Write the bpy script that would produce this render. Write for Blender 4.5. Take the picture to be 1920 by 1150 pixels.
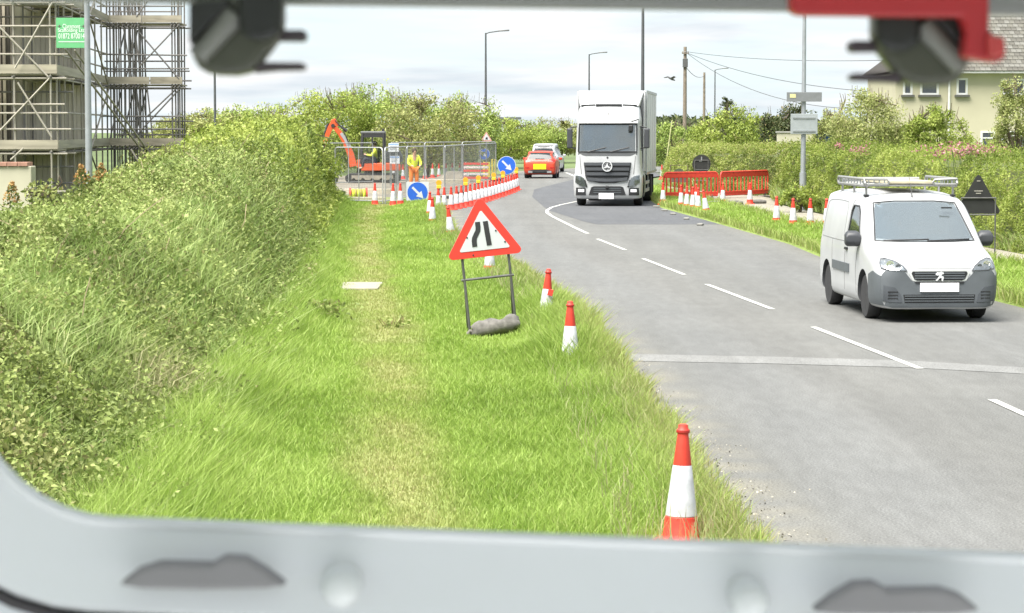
import bpy, bmesh, math, random
import numpy as np
from mathutils import Vector, Matrix
from mathutils.bvhtree import BVHTree
from mathutils.geometry import delaunay_2d_cdt

for o in list(bpy.data.objects):
    bpy.data.objects.remove(o)
SC = bpy.context.scene
COL = SC.collection
R = math.radians
random.seed(7)
RNG = np.random.default_rng(7)

# ------------------------------------------------------------------ camera
FPX, CAMZ, HZ = 4500.0, 2.66, 244.0          # focal length in photo pixels, eye height, horizon row
PITCH = math.atan((575 - HZ) / FPX)
cam_d = bpy.data.cameras.new('camera')
cam = bpy.data.objects.new('camera', cam_d)
COL.objects.link(cam)
cam.location = (0, 0, CAMZ)
cam.rotation_euler = (math.pi / 2 - PITCH, 0, 0)
cam_d.sensor_width = 36
cam_d.lens = FPX / 1920 * 36
cam_d.clip_start = 0.05
cam_d.clip_end = 3000
cam_d.dof.use_dof = True
cam_d.dof.focus_distance = 45
cam_d.dof.aperture_fstop = cam_d.lens / 5.2
SC.camera = cam

# ------------------------------------------------------------------ sky, sun, exposure
SUN_EL, SUN_AZ = 63, 226            # azimuth clockwise from +Y (the view direction)
w = bpy.data.worlds.new('World')
SC.world = w
w.use_nodes = True
nt = w.node_tree
nt.nodes.clear()
N = nt.nodes.new
L = nt.links.new
out = N('ShaderNodeOutputWorld')
bg = N('ShaderNodeBackground')
bg.inputs['Strength'].default_value = 0.1
sky = N('ShaderNodeTexSky')
sky.sky_type = 'NISHITA'
sky.sun_disc = False
sky.sun_elevation = R(SUN_EL)
sky.sun_rotation = R(SUN_AZ)
tc = N('ShaderNodeTexCoord')
sep = N('ShaderNodeSeparateXYZ')
L(tc.outputs['Generated'], sep.inputs[0])
az = N('ShaderNodeMath'); az.operation = 'ABSOLUTE'
L(sep.outputs['Z'], az.inputs[0])
ad = N('ShaderNodeMath'); ad.operation = 'ADD'; ad.inputs[1].default_value = 0.10
L(az.outputs[0], ad.inputs[0])
dv = N('ShaderNodeVectorMath'); dv.operation = 'DIVIDE'
cmb = N('ShaderNodeCombineXYZ')
for i in range(3):
    L(ad.outputs[0], cmb.inputs[i])
L(tc.outputs['Generated'], dv.inputs[0]); L(cmb.outputs[0], dv.inputs[1])
ns = N('ShaderNodeTexNoise')
ns.inputs['Scale'].default_value = 1.15; ns.inputs['Detail'].default_value = 5; ns.inputs['Roughness'].default_value = 0.55
L(dv.outputs[0], ns.inputs['Vector'])
rp = N('ShaderNodeValToRGB')
rp.color_ramp.elements[0].position = 0.36; rp.color_ramp.elements[0].color = (0, 0, 0, 1)
rp.color_ramp.elements[1].position = 0.56; rp.color_ramp.elements[1].color = (1, 1, 1, 1)
L(ns.outputs['Fac'], rp.inputs[0])
ns2 = N('ShaderNodeTexNoise'); ns2.inputs['Scale'].default_value = 1.7; ns2.inputs['Detail'].default_value = 5
L(dv.outputs[0], ns2.inputs['Vector'])
cr = N('ShaderNodeValToRGB')                          # cloud: white tops, faint grey-blue bellies
cr.color_ramp.elements[0].position = 0.3; cr.color_ramp.elements[0].color = (1.78, 1.98, 2.14, 1)
cr.color_ramp.elements[1].position = 0.6; cr.color_ramp.elements[1].color = (2.50, 2.54, 2.57, 1)
L(ns2.outputs['Fac'], cr.inputs[0])
blu = N('ShaderNodeMixRGB'); blu.inputs['Fac'].default_value = 0.8     # thin cloud veil over the clear patches
blu.inputs['Color2'].default_value = (1.62, 1.98, 2.24, 1)
L(sky.outputs[0], blu.inputs['Color1'])
mx = N('ShaderNodeMixRGB')
L(rp.outputs['Color'], mx.inputs['Fac']); L(blu.outputs[0], mx.inputs['Color1']); L(cr.outputs['Color'], mx.inputs['Color2'])
L(mx.outputs[0], bg.inputs['Color']); L(bg.outputs[0], out.inputs[0])

sl = bpy.data.lights.new('sun', 'SUN')
sl.energy = 2.8
sl.angle = R(50)
sl.color = (1.0, 0.96, 0.89)
so = bpy.data.objects.new('sun', sl)
COL.objects.link(so)
_d = Vector((math.sin(R(SUN_AZ)) * math.cos(R(SUN_EL)), math.cos(R(SUN_AZ)) * math.cos(R(SUN_EL)), math.sin(R(SUN_EL))))
so.rotation_euler = _d.to_track_quat('Z', 'Y').to_euler()
so.location = (0, -20, 60)

SC.view_settings.view_transform = 'Standard'
SC.view_settings.look = 'None'
SC.view_settings.gamma = 1
SC.view_settings.exposure = 2.06
SC.view_settings.use_curve_mapping = False
SC.cycles.max_bounces = 6
SC.cycles.transparent_max_bounces = 12
SC.cycles.use_denoising = True

# ------------------------------------------------------------------ helpers
_cp, _sp = math.cos(PITCH), math.sin(PITCH)
def ray(px, py):
    a, b = (px - 960) / FPX, (575 - py) / FPX
    return Vector((a, _cp + b * _sp, -_sp + b * _cp))
def gp(px, py, z=0.0):                       # the point of the plane z seen at a photo pixel
    d = ray(px, py); t = (z - CAMZ) / d.z
    return Vector((d.x * t, d.y * t, z))
def at(px, py, Y):                           # the point at distance Y seen at a photo pixel
    d = ray(px, py); t = Y / d.y
    return Vector((d.x * t, Y, CAMZ + d.z * t))
def pxX(px, Y):
    return (px - 960) / FPX * Y

def tag(o, label=None, cat=None, group=None, kind=None):
    if label: o['label'] = label
    if cat: o['category'] = cat
    if group: o['group'] = group
    if kind: o['kind'] = kind
    return o
def empty(name, loc=(0, 0, 0), rz=0.0, rx=0.0, ry=0.0):
    o = bpy.data.objects.new(name, None)
    COL.objects.link(o)
    o.location = loc
    o.rotation_euler = (rx, ry, rz)
    o.empty_display_size = 0.1
    return o
def thing(name, label, cat, loc=(0, 0, 0), rz=0.0, group=None, rx=0.0, ry=0.0):
    return tag(empty(name, loc, rz, rx, ry), label, cat, group)
def link_mesh(name, me, mat=None, parent=None):
    o = bpy.data.objects.new(name, me)
    COL.objects.link(o)
    if mat is not None:
        me.materials.clear(); me.materials.append(mat)
    o.parent = parent
    return o
def dup(o, parent=None):
    c = o.copy(); COL.objects.link(c)
    c.parent = parent
    for ch in list(o.children):
        dup(ch, c)
    return c
def dup_at(o, loc, rz, label=None, group=None, rx=None, ry=None):
    c = dup(o); c.location = loc
    c.rotation_euler = (o.rotation_euler.x if rx is None else rx, o.rotation_euler.y if ry is None else ry, rz)
    if label: c['label'] = label
    if group: c['group'] = group
    return c

class MB:
    def __init__(s):
        s.v = []; s.f = []
    def add(s, vs, fs):
        n = len(s.v)
        s.v += [tuple(v) for v in vs]; s.f += [tuple(i + n for i in f) for f in fs]
        return s
    def box(s, c, d, rz=0.0, rx=0.0, ry=0.0):
        m = Matrix.Rotation(rz, 3, 'Z') @ Matrix.Rotation(ry, 3, 'Y') @ Matrix.Rotation(rx, 3, 'X')
        vs = [Vector(c) + m @ Vector((x * d[0] / 2, y * d[1] / 2, z * d[2] / 2)) for x in (-1, 1) for y in (-1, 1) for z in (-1, 1)]
        return s.add(vs, [(0, 1, 3, 2), (4, 6, 7, 5), (0, 4, 5, 1), (2, 3, 7, 6), (0, 2, 6, 4), (1, 5, 7, 3)])
    def bb(s, x0, x1, y0, y1, z0, z1):
        return s.box(((x0 + x1) / 2, (y0 + y1) / 2, (z0 + z1) / 2), (x1 - x0, y1 - y0, z1 - z0))
    def ring(s, c, ax, r, n):
        ax = Vector(ax).normalized()
        u = ax.orthogonal().normalized(); w_ = ax.cross(u)
        return [Vector(c) + u * (r * math.cos(2 * math.pi * k / n)) + w_ * (r * math.sin(2 * math.pi * k / n)) for k in range(n)]
    def tube(s, p0, p1, r0, r1=None, n=8, caps=True):
        p0, p1 = Vector(p0), Vector(p1); r1 = r0 if r1 is None else r1
        a = s.ring(p0, p1 - p0, r0, n); b = s.ring(p1, p1 - p0, r1, n)
        fs = [(k, (k + 1) % n, n + (k + 1) % n, n + k) for k in range(n)]
        if caps: fs += [tuple(range(n - 1, -1, -1)), tuple(range(n, 2 * n))]
        return s.add(a + b, fs)
    def path(s, pts, r, n=6):
        pts = [Vector(p) for p in pts]; rings = []
        u = None
        for i, p in enumerate(pts):
            t = (pts[min(i + 1, len(pts) - 1)] - pts[max(i - 1, 0)]).normalized()
            u = (u - t * u.dot(t)) if u is not None else t.orthogonal()
            if u.length < 1e-5: u = t.orthogonal()
            u.normalize(); w_ = t.cross(u)
            rr = r[i] if isinstance(r, (list, tuple)) else r
            rings.append([p + u * (rr * math.cos(2 * math.pi * k / n)) + w_ * (rr * math.sin(2 * math.pi * k / n)) for k in range(n)])
        return s.loft(rings)
    def loft(s, rings, caps=True, closed=True):
        n = len(rings[0]); vs = [v for r in rings for v in r]; fs = []
        for i in range(len(rings) - 1):
            for k in range(n if closed else n - 1):
                a, b = i * n + k, i * n + (k + 1) % n
                fs.append((a, b, b + n, a + n))
        if caps: fs += [tuple(range(n - 1, -1, -1)), tuple(range((len(rings) - 1) * n, len(rings) * n))]
        return s.add(vs, fs)
    def prism(s, poly, axis, a0, a1):
        def P(p, a):
            return {'x': (a, p[0], p[1]), 'y': (p[0], a, p[1]), 'z': (p[0], p[1], a)}[axis]
        n = len(poly)
        vs = [P(p, a0) for p in poly] + [P(p, a1) for p in poly]
        fs = [(k, (k + 1) % n, n + (k + 1) % n, n + k) for k in range(n)] + [tuple(range(n - 1, -1, -1)), tuple(range(n, 2 * n))]
        return s.add(vs, fs)
    def lathe(s, prof, n=16, c=(0, 0, 0), axis='z', a0=0.0):
        rings = []
        for r, h in prof:
            ring = []
            for k in range(n):
                a = a0 + 2 * math.pi * k / n; x, y = r * math.cos(a), r * math.sin(a)
                q = {'z': (x, y, h), 'y': (x, h, y), 'x': (h, x, y)}[axis]
                ring.append((c[0] + q[0], c[1] + q[1], c[2] + q[2]))
            rings.append(ring)
        return s.loft(rings)
    def mesh(s, name='m', fix=True):
        me = bpy.data.meshes.new(name)
        me.from_pydata(s.v, [], s.f)
        if fix:
            bm = bmesh.new(); bm.from_mesh(me)
            bmesh.ops.recalc_face_normals(bm, faces=bm.faces)
            bm.to_mesh(me); bm.free()
        return me
    def build(s, name, mat, parent=None, smooth=0, bevel=0.0, seg=2):
        me = s.mesh(name)
        if smooth:
            me.polygons.foreach_set('use_smooth', [True] * len(me.polygons))
            me.set_sharp_from_angle(angle=R(smooth))
        o = link_mesh(name, me, mat, parent)
        if bevel:
            b = o.modifiers.new('bevel', 'BEVEL'); b.width = bevel; b.segments = seg; b.limit_method = 'ANGLE'; b.angle_limit = R(35)
        return o

def rrect(hx, hz, r, n=5, cx=0.0, cz=0.0):
    pts = []
    for sx, sz, a0 in ((1, 1, 0), (-1, 1, 90), (-1, -1, 180), (1, -1, 270)):
        for k in range(n + 1):
            a = R(a0 + 90 * k / n)
            pts.append((cx + sx * (hx - r) + r * math.cos(a), cz + sz * (hz - r) + r * math.sin(a)))
    return pts
def circ(r, n=24, cx=0.0, cz=0.0):
    return [(cx + r * math.cos(2 * math.pi * k / n), cz + r * math.sin(2 * math.pi * k / n)) for k in range(n)]

def np_mesh(name, V, T, mat, attrs=None, smooth=False):
    me = bpy.data.meshes.new(name)
    V = np.ascontiguousarray(V, np.float32); T = np.ascontiguousarray(T, np.int32)
    k = T.shape[1]
    me.vertices.add(len(V)); me.vertices.foreach_set('co', V.ravel())
    me.loops.add(T.size); me.loops.foreach_set('vertex_index', T.ravel())
    me.polygons.add(len(T)); me.polygons.foreach_set('loop_start', np.arange(0, T.size, k, dtype=np.int32))
    if smooth: me.polygons.foreach_set('use_smooth', np.ones(len(T), bool))
    for an, av in (attrs or {}).items():
        at_ = me.attributes.new(an, 'FLOAT', 'POINT'); at_.data.foreach_set('value', np.ascontiguousarray(av, np.float32))
    me.update(calc_edges=True)
    if mat is not None: me.materials.append(mat)
    return me

# value noise for shaping ground, banks and patches
_G = RNG.random((64, 64))
def vnoise(x, y):
    xi = np.floor(x).astype(int); yi = np.floor(y).astype(int); fx = x - xi; fy = y - yi
    fx = fx * fx * (3 - 2 * fx); fy = fy * fy * (3 - 2 * fy)
    g = lambda a, b: _G[a % 64, b % 64]
    return (g(xi, yi) * (1 - fx) + g(xi + 1, yi) * fx) * (1 - fy) + (g(xi, yi + 1) * (1 - fx) + g(xi + 1, yi + 1) * fx) * fy
def fbm(x, y, o=3):
    s = 0; a = 0.5; t = 0
    for k in range(o):
        s = s + a * vnoise(x * 2 ** k + 17 * k, y * 2 ** k + 5 * k); t += a; a *= 0.5
    return s / t
def sstep(a, b, x):
    t = np.clip((x - a) / (b - a), 0, 1)
    return t * t * (3 - 2 * t)

# ------------------------------------------------------------------ materials
def mat_base(name):
    m = bpy.data.materials.new(name); m.use_nodes = True
    n = m.node_tree; n.nodes.clear()
    o = n.nodes.new('ShaderNodeOutputMaterial')
    return m, n, o
_MC = {}
def M(name, col, rough=0.5, metal=0.0, var=0.12, scale=6.0, bump=0.0, coat=0.0, spec=0.5, bscale=60.0, dirt=None):
    if name in _MC: return _MC[name]
    m, n, o = mat_base(name)
    p = n.nodes.new('ShaderNodeBsdfPrincipled')
    p.inputs['Roughness'].default_value = rough; p.inputs['Metallic'].default_value = metal
    p.inputs['Specular IOR Level'].default_value = spec
    p.inputs['Coat Weight'].default_value = coat; p.inputs['Coat Roughness'].default_value = 0.06
    t = n.nodes.new('ShaderNodeTexCoord')
    z = n.nodes.new('ShaderNodeTexNoise'); z.inputs['Scale'].default_value = scale; z.inputs['Detail'].default_value = 6
    n.links.new(t.outputs['Object'], z.inputs['Vector'])
    r = n.nodes.new('ShaderNodeValToRGB')
    r.color_ramp.elements[0].position = 0.3; r.color_ramp.elements[1].position = 0.7
    c2 = dirt or tuple(c * (1 - var) for c in col)
    c1 = tuple(min(1, c * (1 + var * 0.5)) for c in col)
    r.color_ramp.elements[0].color = (*c2, 1); r.color_ramp.elements[1].color = (*c1, 1)
    n.links.new(z.outputs['Fac'], r.inputs[0]); n.links.new(r.outputs[0], p.inputs['Base Color'])
    if bump:
        z2 = n.nodes.new('ShaderNodeTexNoise'); z2.inputs['Scale'].default_value = bscale; z2.inputs['Detail'].default_value = 4
        n.links.new(t.outputs['Object'], z2.inputs['Vector'])
        b = n.nodes.new('ShaderNodeBump'); b.inputs['Strength'].default_value = bump; b.inputs['Distance'].default_value = 0.01
        n.links.new(z2.outputs['Fac'], b.inputs['Height']); n.links.new(b.outputs[0], p.inputs['Normal'])
    n.links.new(p.outputs[0], o.inputs[0])
    _MC[name] = m
    return m
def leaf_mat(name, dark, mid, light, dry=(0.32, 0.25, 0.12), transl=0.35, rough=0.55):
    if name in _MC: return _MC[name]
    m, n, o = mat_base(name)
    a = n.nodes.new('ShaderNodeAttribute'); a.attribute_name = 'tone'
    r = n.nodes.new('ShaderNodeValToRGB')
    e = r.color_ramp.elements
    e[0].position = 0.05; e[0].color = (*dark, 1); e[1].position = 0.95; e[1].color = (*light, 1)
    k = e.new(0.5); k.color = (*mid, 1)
    n.links.new(a.outputs['Fac'], r.inputs[0])
    d = n.nodes.new('ShaderNodeAttribute'); d.attribute_name = 'dry'
    mx_ = n.nodes.new('ShaderNodeMixRGB'); mx_.inputs['Color2'].default_value = (*dry, 1)
    n.links.new(d.outputs['Fac'], mx_.inputs['Fac']); n.links.new(r.outputs[0], mx_.inputs['Color1'])
    p = n.nodes.new('ShaderNodeBsdfPrincipled'); p.inputs['Roughness'].default_value = rough; p.inputs['Specular IOR Level'].default_value = 0.35
    tr = n.nodes.new('ShaderNodeBsdfTranslucent')
    ms = n.nodes.new('ShaderNodeMixShader'); ms.inputs['Fac'].default_value = transl
    n.links.new(mx_.outputs[0], p.inputs['Base Color']); n.links.new(mx_.outputs[0], tr.inputs['Color'])
    n.links.new(p.outputs[0], ms.inputs[1]); n.links.new(tr.outputs[0], ms.inputs[2]); n.links.new(ms.outputs[0], o.inputs[0])
    _MC[name] = m
    return m
def glass_mat(name, tint=(0.55, 0.62, 0.64), refl=0.35, rough=0.03, haze=0.0):
    if name in _MC: return _MC[name]
    m, n, o = mat_base(name)
    t = n.nodes.new('ShaderNodeBsdfTransparent'); t.inputs['Color'].default_value = (*tint, 1)
    g = n.nodes.new('ShaderNodeBsdfGlossy'); g.inputs['Roughness'].default_value = rough; g.inputs['Color'].default_value = (0.95, 0.98, 1, 1)
    lw = n.nodes.new('ShaderNodeLayerWeight'); lw.inputs['Blend'].default_value = 0.35
    mr = n.nodes.new('ShaderNodeMapRange'); mr.inputs['To Min'].default_value = refl; mr.inputs['To Max'].default_value = 0.95
    n.links.new(lw.outputs['Fresnel'], mr.inputs['Value'])
    ms = n.nodes.new('ShaderNodeMixShader')
    n.links.new(mr.outputs[0], ms.inputs['Fac']); n.links.new(t.outputs[0], ms.inputs[1]); n.links.new(g.outputs[0], ms.inputs[2])
    if haze:
        d = n.nodes.new('ShaderNodeBsdfDiffuse'); d.inputs['Color'].default_value = (0.5, 0.55, 0.55, 1)
        m2 = n.nodes.new('ShaderNodeMixShader'); m2.inputs['Fac'].default_value = haze
        n.links.new(ms.outputs[0], m2.inputs[1]); n.links.new(d.outputs[0], m2.inputs[2]); n.links.new(m2.outputs[0], o.inputs[0])
    else:
        n.links.new(ms.outputs[0], o.inputs[0])
    _MC[name] = m
    return m

WHITE = M('white_paint', (0.45, 0.46, 0.47), 0.4, var=0.10, scale=1.7, coat=0.3)
OFFWHITE = M('worn_white', (0.74, 0.74, 0.72), 0.5, var=0.1)
BLACK = M('black_plastic', (0.02, 0.021, 0.023), 0.5)
DKGREY = M('dark_grey_plastic', (0.10, 0.112, 0.122), 0.55, var=0.08)
RUBBER = M('tyre_rubber', (0.035, 0.035, 0.037), 0.85, var=0.3, scale=14)
STEEL = M('galvanised_steel', (0.36, 0.38, 0.39), 0.45, 0.6, var=0.15)
ALU = M('aluminium', (0.30, 0.30, 0.29), 0.45, 0.4)
CHROME = M('chrome', (0.8, 0.8, 0.82), 0.1, 1.0, var=0.02)
REDPL = M('cone_red', (0.70, 0.055, 0.034), 0.55, var=0.28, scale=9)
SLEEVE = M('reflective_white', (0.47, 0.48, 0.50), 0.42, var=0.28, scale=11)
REDBAR = M('barrier_red', (0.68, 0.06, 0.04), 0.5, var=0.15)
BLUE = M('sign_blue', (0.022, 0.12, 0.56), 0.4, var=0.05)
SWHITE = M('sign_white', (0.56, 0.58, 0.6), 0.42, var=0.05)
SBLACK = M('sign_black', (0.03, 0.03, 0.033), 0.5)
SRED = M('sign_red', (0.72, 0.045, 0.03), 0.45, var=0.08)
YELL = M('hivis_yellow', (0.62, 0.72, 0.05), 0.7, var=0.15, scale=12)
ORNG = M('hivis_orange', (0.75, 0.22, 0.04), 0.7, var=0.15, scale=12)
SKIN = M('skin', (0.55, 0.33, 0.24), 0.6)
WOODP = M('weathered_pole', (0.22, 0.18, 0.14), 0.85, var=0.3, scale=5)
BARK = M('bark', (0.13, 0.10, 0.07), 0.9, var=0.4, scale=7, bump=0.4)
BOARD = M('scaffold_board', (0.38, 0.345, 0.265), 0.85, var=0.3, scale=2.5)
CONC = M('concrete', (0.42, 0.41, 0.38), 0.9, var=0.2, scale=3, bump=0.3)
# ------------------------------------------------------------------ ground, road, verges
def world_poly(px, extra_near=(), extra_far=()):
    pts = [(gp(*p).y, gp(*p).x) for p in px]
    a = sorted(list(extra_near) + pts + list(extra_far))
    return np.array([p[0] for p in a]), np.array([p[1] for p in a])
_L = world_poly([(1362, 1000), (1262, 860), (1196, 760), (1128, 665), (1066, 585), (990, 527), (940, 497), (850, 443), (833, 402)],
                [(-6, 1.55), (8, 1.5)], [(96, -3.0), (108, -2.7), (125, -2.0), (140, -1.4), (155, 0.2), (170, 5), (182, 16), (192, 60)])
_Rr = world_poly([(1920, 578), (1540, 483), (1480, 458), (1400, 435), (1320, 412), (1240, 390)],
                 [(-6, 9.6), (15, 8.8)], [(96, 5.3), (108, 5.8), (120, 6.3), (132, 7.2), (147, 10), (160, 17), (178, 60)])
def xl(Y): return np.interp(Y, *_L)
def xr(Y): return np.interp(Y, *_Rr)
_H = world_poly([(330, 960), (430, 780), (545, 620), (575, 520), (600, 450), (632, 388)], [(-6, -2.2), (10, -2.3)], [(88, -6.2), (120, -9), (200, -14)])
def xh(Y): return np.interp(Y, *_H)          # foot of the left bank
_P = world_poly([(742, 980), (742, 800), (725, 640), (690, 480), (690, 415)], [(0, -0.7)], [(90, -4.6)])
def xp(Y): return np.interp(Y, *_P)          # the trodden path

def sheet(name, f0, f1, ys, nx, mat, z=0.0, zf=None, kind='structure', skirt=False):
    ys = np.asarray(ys, float); u = np.linspace(0, 1, nx)
    a, b = f0(ys), f1(ys)
    X = a[:, None] * (1 - u) + b[:, None] * u; Y = np.repeat(ys[:, None], nx, 1)
    Z = np.full_like(X, z) if zf is None else zf(X, Y)
    if skirt: Z[:, 0] = np.minimum(Z[:, 0], -0.03); Z[:, -1] = np.minimum(Z[:, -1], -0.03)
    V = np.stack([X, Y, Z], -1).reshape(-1, 3)
    i = np.arange(len(ys) - 1)[:, None] * nx + np.arange(nx - 1)[None]
    T = np.stack([i, i + 1, i + nx + 1, i + nx], -1).reshape(-1, 4)
    attrs = {'lat': np.tile(u, len(ys)), 'pathd': np.abs(X - xp(Y)).ravel()}
    me = np_mesh(name, V, T, mat, attrs, True)
    return tag(link_mesh(name, me), kind=kind)

def asphalt(name, c1, c2, tracks=True):
    m, n, o = mat_base(name)
    p = n.nodes.new('ShaderNodeBsdfPrincipled'); p.inputs['Roughness'].default_value = 0.8; p.inputs['Specular IOR Level'].default_value = 0.4
    t = n.nodes.new('ShaderNodeTexCoord')
    def noise(sc, det=5, vec=None):
        z = n.nodes.new('ShaderNodeTexNoise'); z.inputs['Scale'].default_value = sc; z.inputs['Detail'].default_value = det
        n.links.new(vec or t.outputs['Object'], z.inputs['Vector']); return z
    def mix(f, a, b, bt='MIX', fac=None):
        k = n.nodes.new('ShaderNodeMixRGB'); k.blend_type = bt
        if fac is not None: k.inputs['Fac'].default_value = fac
        if f is not None: n.links.new(f, k.inputs['Fac'])
        for s, v in ((1, a), (2, b)):
            if isinstance(v, tuple): k.inputs[s].default_value = (*v, 1)
            else: n.links.new(v, k.inputs[s])
        return k.outputs[0]
    def ramp(f, p0, p1, c0=(0, 0, 0), c1_=(1, 1, 1)):
        r = n.nodes.new('ShaderNodeValToRGB')
        r.color_ramp.elements[0].position = p0; r.color_ramp.elements[1].position = p1
        r.color_ramp.elements[0].color = (*c0, 1); r.color_ramp.elements[1].color = (*c1_, 1)
        n.links.new(f, r.inputs[0]); return r.outputs[0]
    base = mix(ramp(noise(0.35, 4).outputs['Fac'], 0.35, 0.65), c1, c2)
    mp = n.nodes.new('ShaderNodeMapping'); mp.inputs['Scale'].default_value = (2.2, 0.12, 1)
    n.links.new(t.outputs['Object'], mp.inputs['Vector'])
    base = mix(None, base, ramp(noise(1.0, 6, mp.outputs[0]).outputs['Fac'], 0.3, 0.7, (0.78, 0.77, 0.75), (1.08, 1.07, 1.05)), 'MULTIPLY', 0.5)
    if tracks:
        a = n.nodes.new('ShaderNodeAttribute'); a.attribute_name = 'lat'
        r = n.nodes.new('ShaderNodeValToRGB'); r.color_ramp.interpolation = 'B_SPLINE'
        e = r.color_ramp.elements
        e[0].position = 0.0; e[0].color = (1.02, 0.98, 0.9, 1); e[1].position = 1.0; e[1].color = (1.0, 0.96, 0.88, 1)
        for pos, c in ((0.06, (1.0, 0.98, 0.92)), (0.14, (0.9, 0.9, 0.9)), (0.24, (1.06, 1.06, 1.06)), (0.33, (0.88, 0.86, 0.83)), (0.45, (1.04, 1.03, 1.0)),
                       (0.5, (0.95, 0.94, 0.92)), (0.62, (0.9, 0.89, 0.87)), (0.72, (1.05, 1.05, 1.05)), (0.84, (0.88, 0.87, 0.86)), (0.94, (1, 0.99, 0.96))):
            k = e.new(pos); k.color = (*c, 1)
        n.links.new(a.outputs['Fac'], r.inputs[0])
        base = mix(None, base, r.outputs[0], 'MULTIPLY', 0.9)
        # sandy grit drifted along the left edge
        g = mix(None, ramp(a.outputs['Fac'], 0.0, 0.11, (1, 1, 1), (0, 0, 0)), ramp(noise(1.1, 5).outputs['Fac'], 0.42, 0.62), 'MULTIPLY', 1.0)
        base = mix(g, base, (0.22, 0.205, 0.16))
    sp = noise(55, 3)
    base = mix(None, base, ramp(sp.outputs['Fac'], 0.34, 0.66, (0.55, 0.55, 0.55), (1.3, 1.3, 1.29)), 'MULTIPLY', 0.75)
    mp2 = n.nodes.new('ShaderNodeMapping'); mp2.inputs['Scale'].default_value = (5.0, 1.1, 1)
    n.links.new(t.outputs['Object'], mp2.inputs['Vector'])
    base = mix(None, base, ramp(noise(1.6, 8, mp2.outputs[0]).outputs['Fac'], 0.36, 0.64, (0.86, 0.855, 0.85), (1.09, 1.09, 1.09)), 'MULTIPLY', 0.55)
    vo = n.nodes.new('ShaderNodeTexVoronoi'); vo.inputs['Scale'].default_value = 90
    n.links.new(t.outputs['Object'], vo.inputs['Vector'])
    b = n.nodes.new('ShaderNodeBump'); b.inputs['Strength'].default_value = 0.5; b.inputs['Distance'].default_value = 0.006
    n.links.new(vo.outputs['Distance'], b.inputs['Height'])
    n.links.new(b.outputs[0], p.inputs['Normal']); n.links.new(base, p.inputs['Base Color']); n.links.new(p.outputs[0], o.inputs[0])
    return m
ASPH = asphalt('worn_asphalt', (0.140, 0.143, 0.142), (0.156, 0.159, 0.157))
ASPH2 = asphalt('newer_asphalt', (0.088, 0.092, 0.101), (0.102, 0.106, 0.114), False)
ASPH3 = asphalt('trench_asphalt', (0.185, 0.188, 0.186), (0.21, 0.212, 0.208), False)
PAVE = asphalt('footway_surface', (0.25, 0.23, 0.19), (0.30, 0.28, 0.23), False)
PAINT = M('road_paint', (0.50, 0.50, 0.47), 0.7, var=0.35, scale=18)
SITE = M('site_hardcore', (0.20, 0.18, 0.145), 0.95, var=0.35, scale=1.6, bump=0.6, bscale=14)

def soil_mat(name, green, soil, wide=0.5):
    m, n, o = mat_base(name)
    p = n.nodes.new('ShaderNodeBsdfPrincipled'); p.inputs['Roughness'].default_value = 0.95
    t = n.nodes.new('ShaderNodeTexCoord')
    a = n.nodes.new('ShaderNodeAttribute'); a.attribute_name = 'pathd'
    z = n.nodes.new('ShaderNodeTexNoise'); z.inputs['Scale'].default_value = 2.2; z.inputs['Detail'].default_value = 6
    n.links.new(t.outputs['Object'], z.inputs['Vector'])
    mp = n.nodes.new('ShaderNodeMapRange'); mp.inputs['From Min'].default_value = 0.0; mp.inputs['From Max'].default_value = wide
    mp.inputs['To Min'].default_value = 1; mp.inputs['To Max'].default_value = 0
    n.links.new(a.outputs['Fac'], mp.inputs['Value'])
    mu = n.nodes.new('ShaderNodeMath'); mu.operation = 'MULTIPLY_ADD'; mu.inputs[1].default_value = 1.4; mu.inputs[2].default_value = -0.75
    n.links.new(z.outputs['Fac'], mu.inputs[0])
    ad_ = n.nodes.new('ShaderNodeMath'); ad_.operation = 'ADD'; ad_.use_clamp = True
    n.links.new(mp.outputs[0], ad_.inputs[0]); n.links.new(mu.outputs[0], ad_.inputs[1])
    k = n.nodes.new('ShaderNodeMixRGB'); k.inputs['Color1'].default_value = (*green, 1); k.inputs['Color2'].default_value = (*soil, 1)
    n.links.new(ad_.outputs[0], k.inputs['Fac']); n.links.new(k.outputs[0], p.inputs['Base Color']); n.links.new(p.outputs[0], o.inputs[0])
    return m
VERGE = soil_mat('verge_soil', (0.17, 0.23, 0.05), (0.235, 0.245, 0.085), 0.4)
TURF = soil_mat('bank_soil', (0.07, 0.09, 0.028), (0.085, 0.095, 0.035), 0.01)

g = MB().add([(-900, -60, -0.07), (900, -60, -0.07), (900, 2200, -0.07), (-900, 2200, -0.07)], [(0, 1, 2, 3)])
tag(g.build('ground', M('meadow', (0.10, 0.14, 0.045), 0.95, var=0.4, scale=0.05)), kind='structure')
ysr = np.concatenate([np.arange(-6, 100, 1.0), np.arange(100, 191, 1.5)])
road = sheet('road', xl, xr, ysr, 33, ASPH, 0.0)
# newer surfacing by the lorry
yb = gp(1180, 421).y
patch_ys = np.concatenate([[yb], np.arange(math.ceil(yb) + 1, 150, 1.5)])
sheet('road_resurfaced', lambda Y: np.maximum(xl(Y) + 0.02, np.interp(Y, [yb, yb + 2, yb + 12, yb + 28, yb + 40, 150], [2.4, 2.1, 1.2, 0.8, 1.0, 5.5])), lambda Y: xr(Y) - 0.03, patch_ys, 9, ASPH2, 0.004)
# reinstated trench across both lanes
tr = [(1138, 655), (1190, 664), (1450, 669), (1700, 676), (1920, 689), (2300, 712)]
trb = [(1150, 674), (1190, 677), (1450, 682), (1700, 689), (1920, 701), (2300, 724)]
vs = [gp(*p, 0.004) for p in tr] + [gp(*p, 0.004) for p in trb]
tag(MB().add(vs, [(k, k + 1, k + 7, k + 6) for k in range(5)]).build('road_trench', ASPH3), kind='structure')

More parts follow.
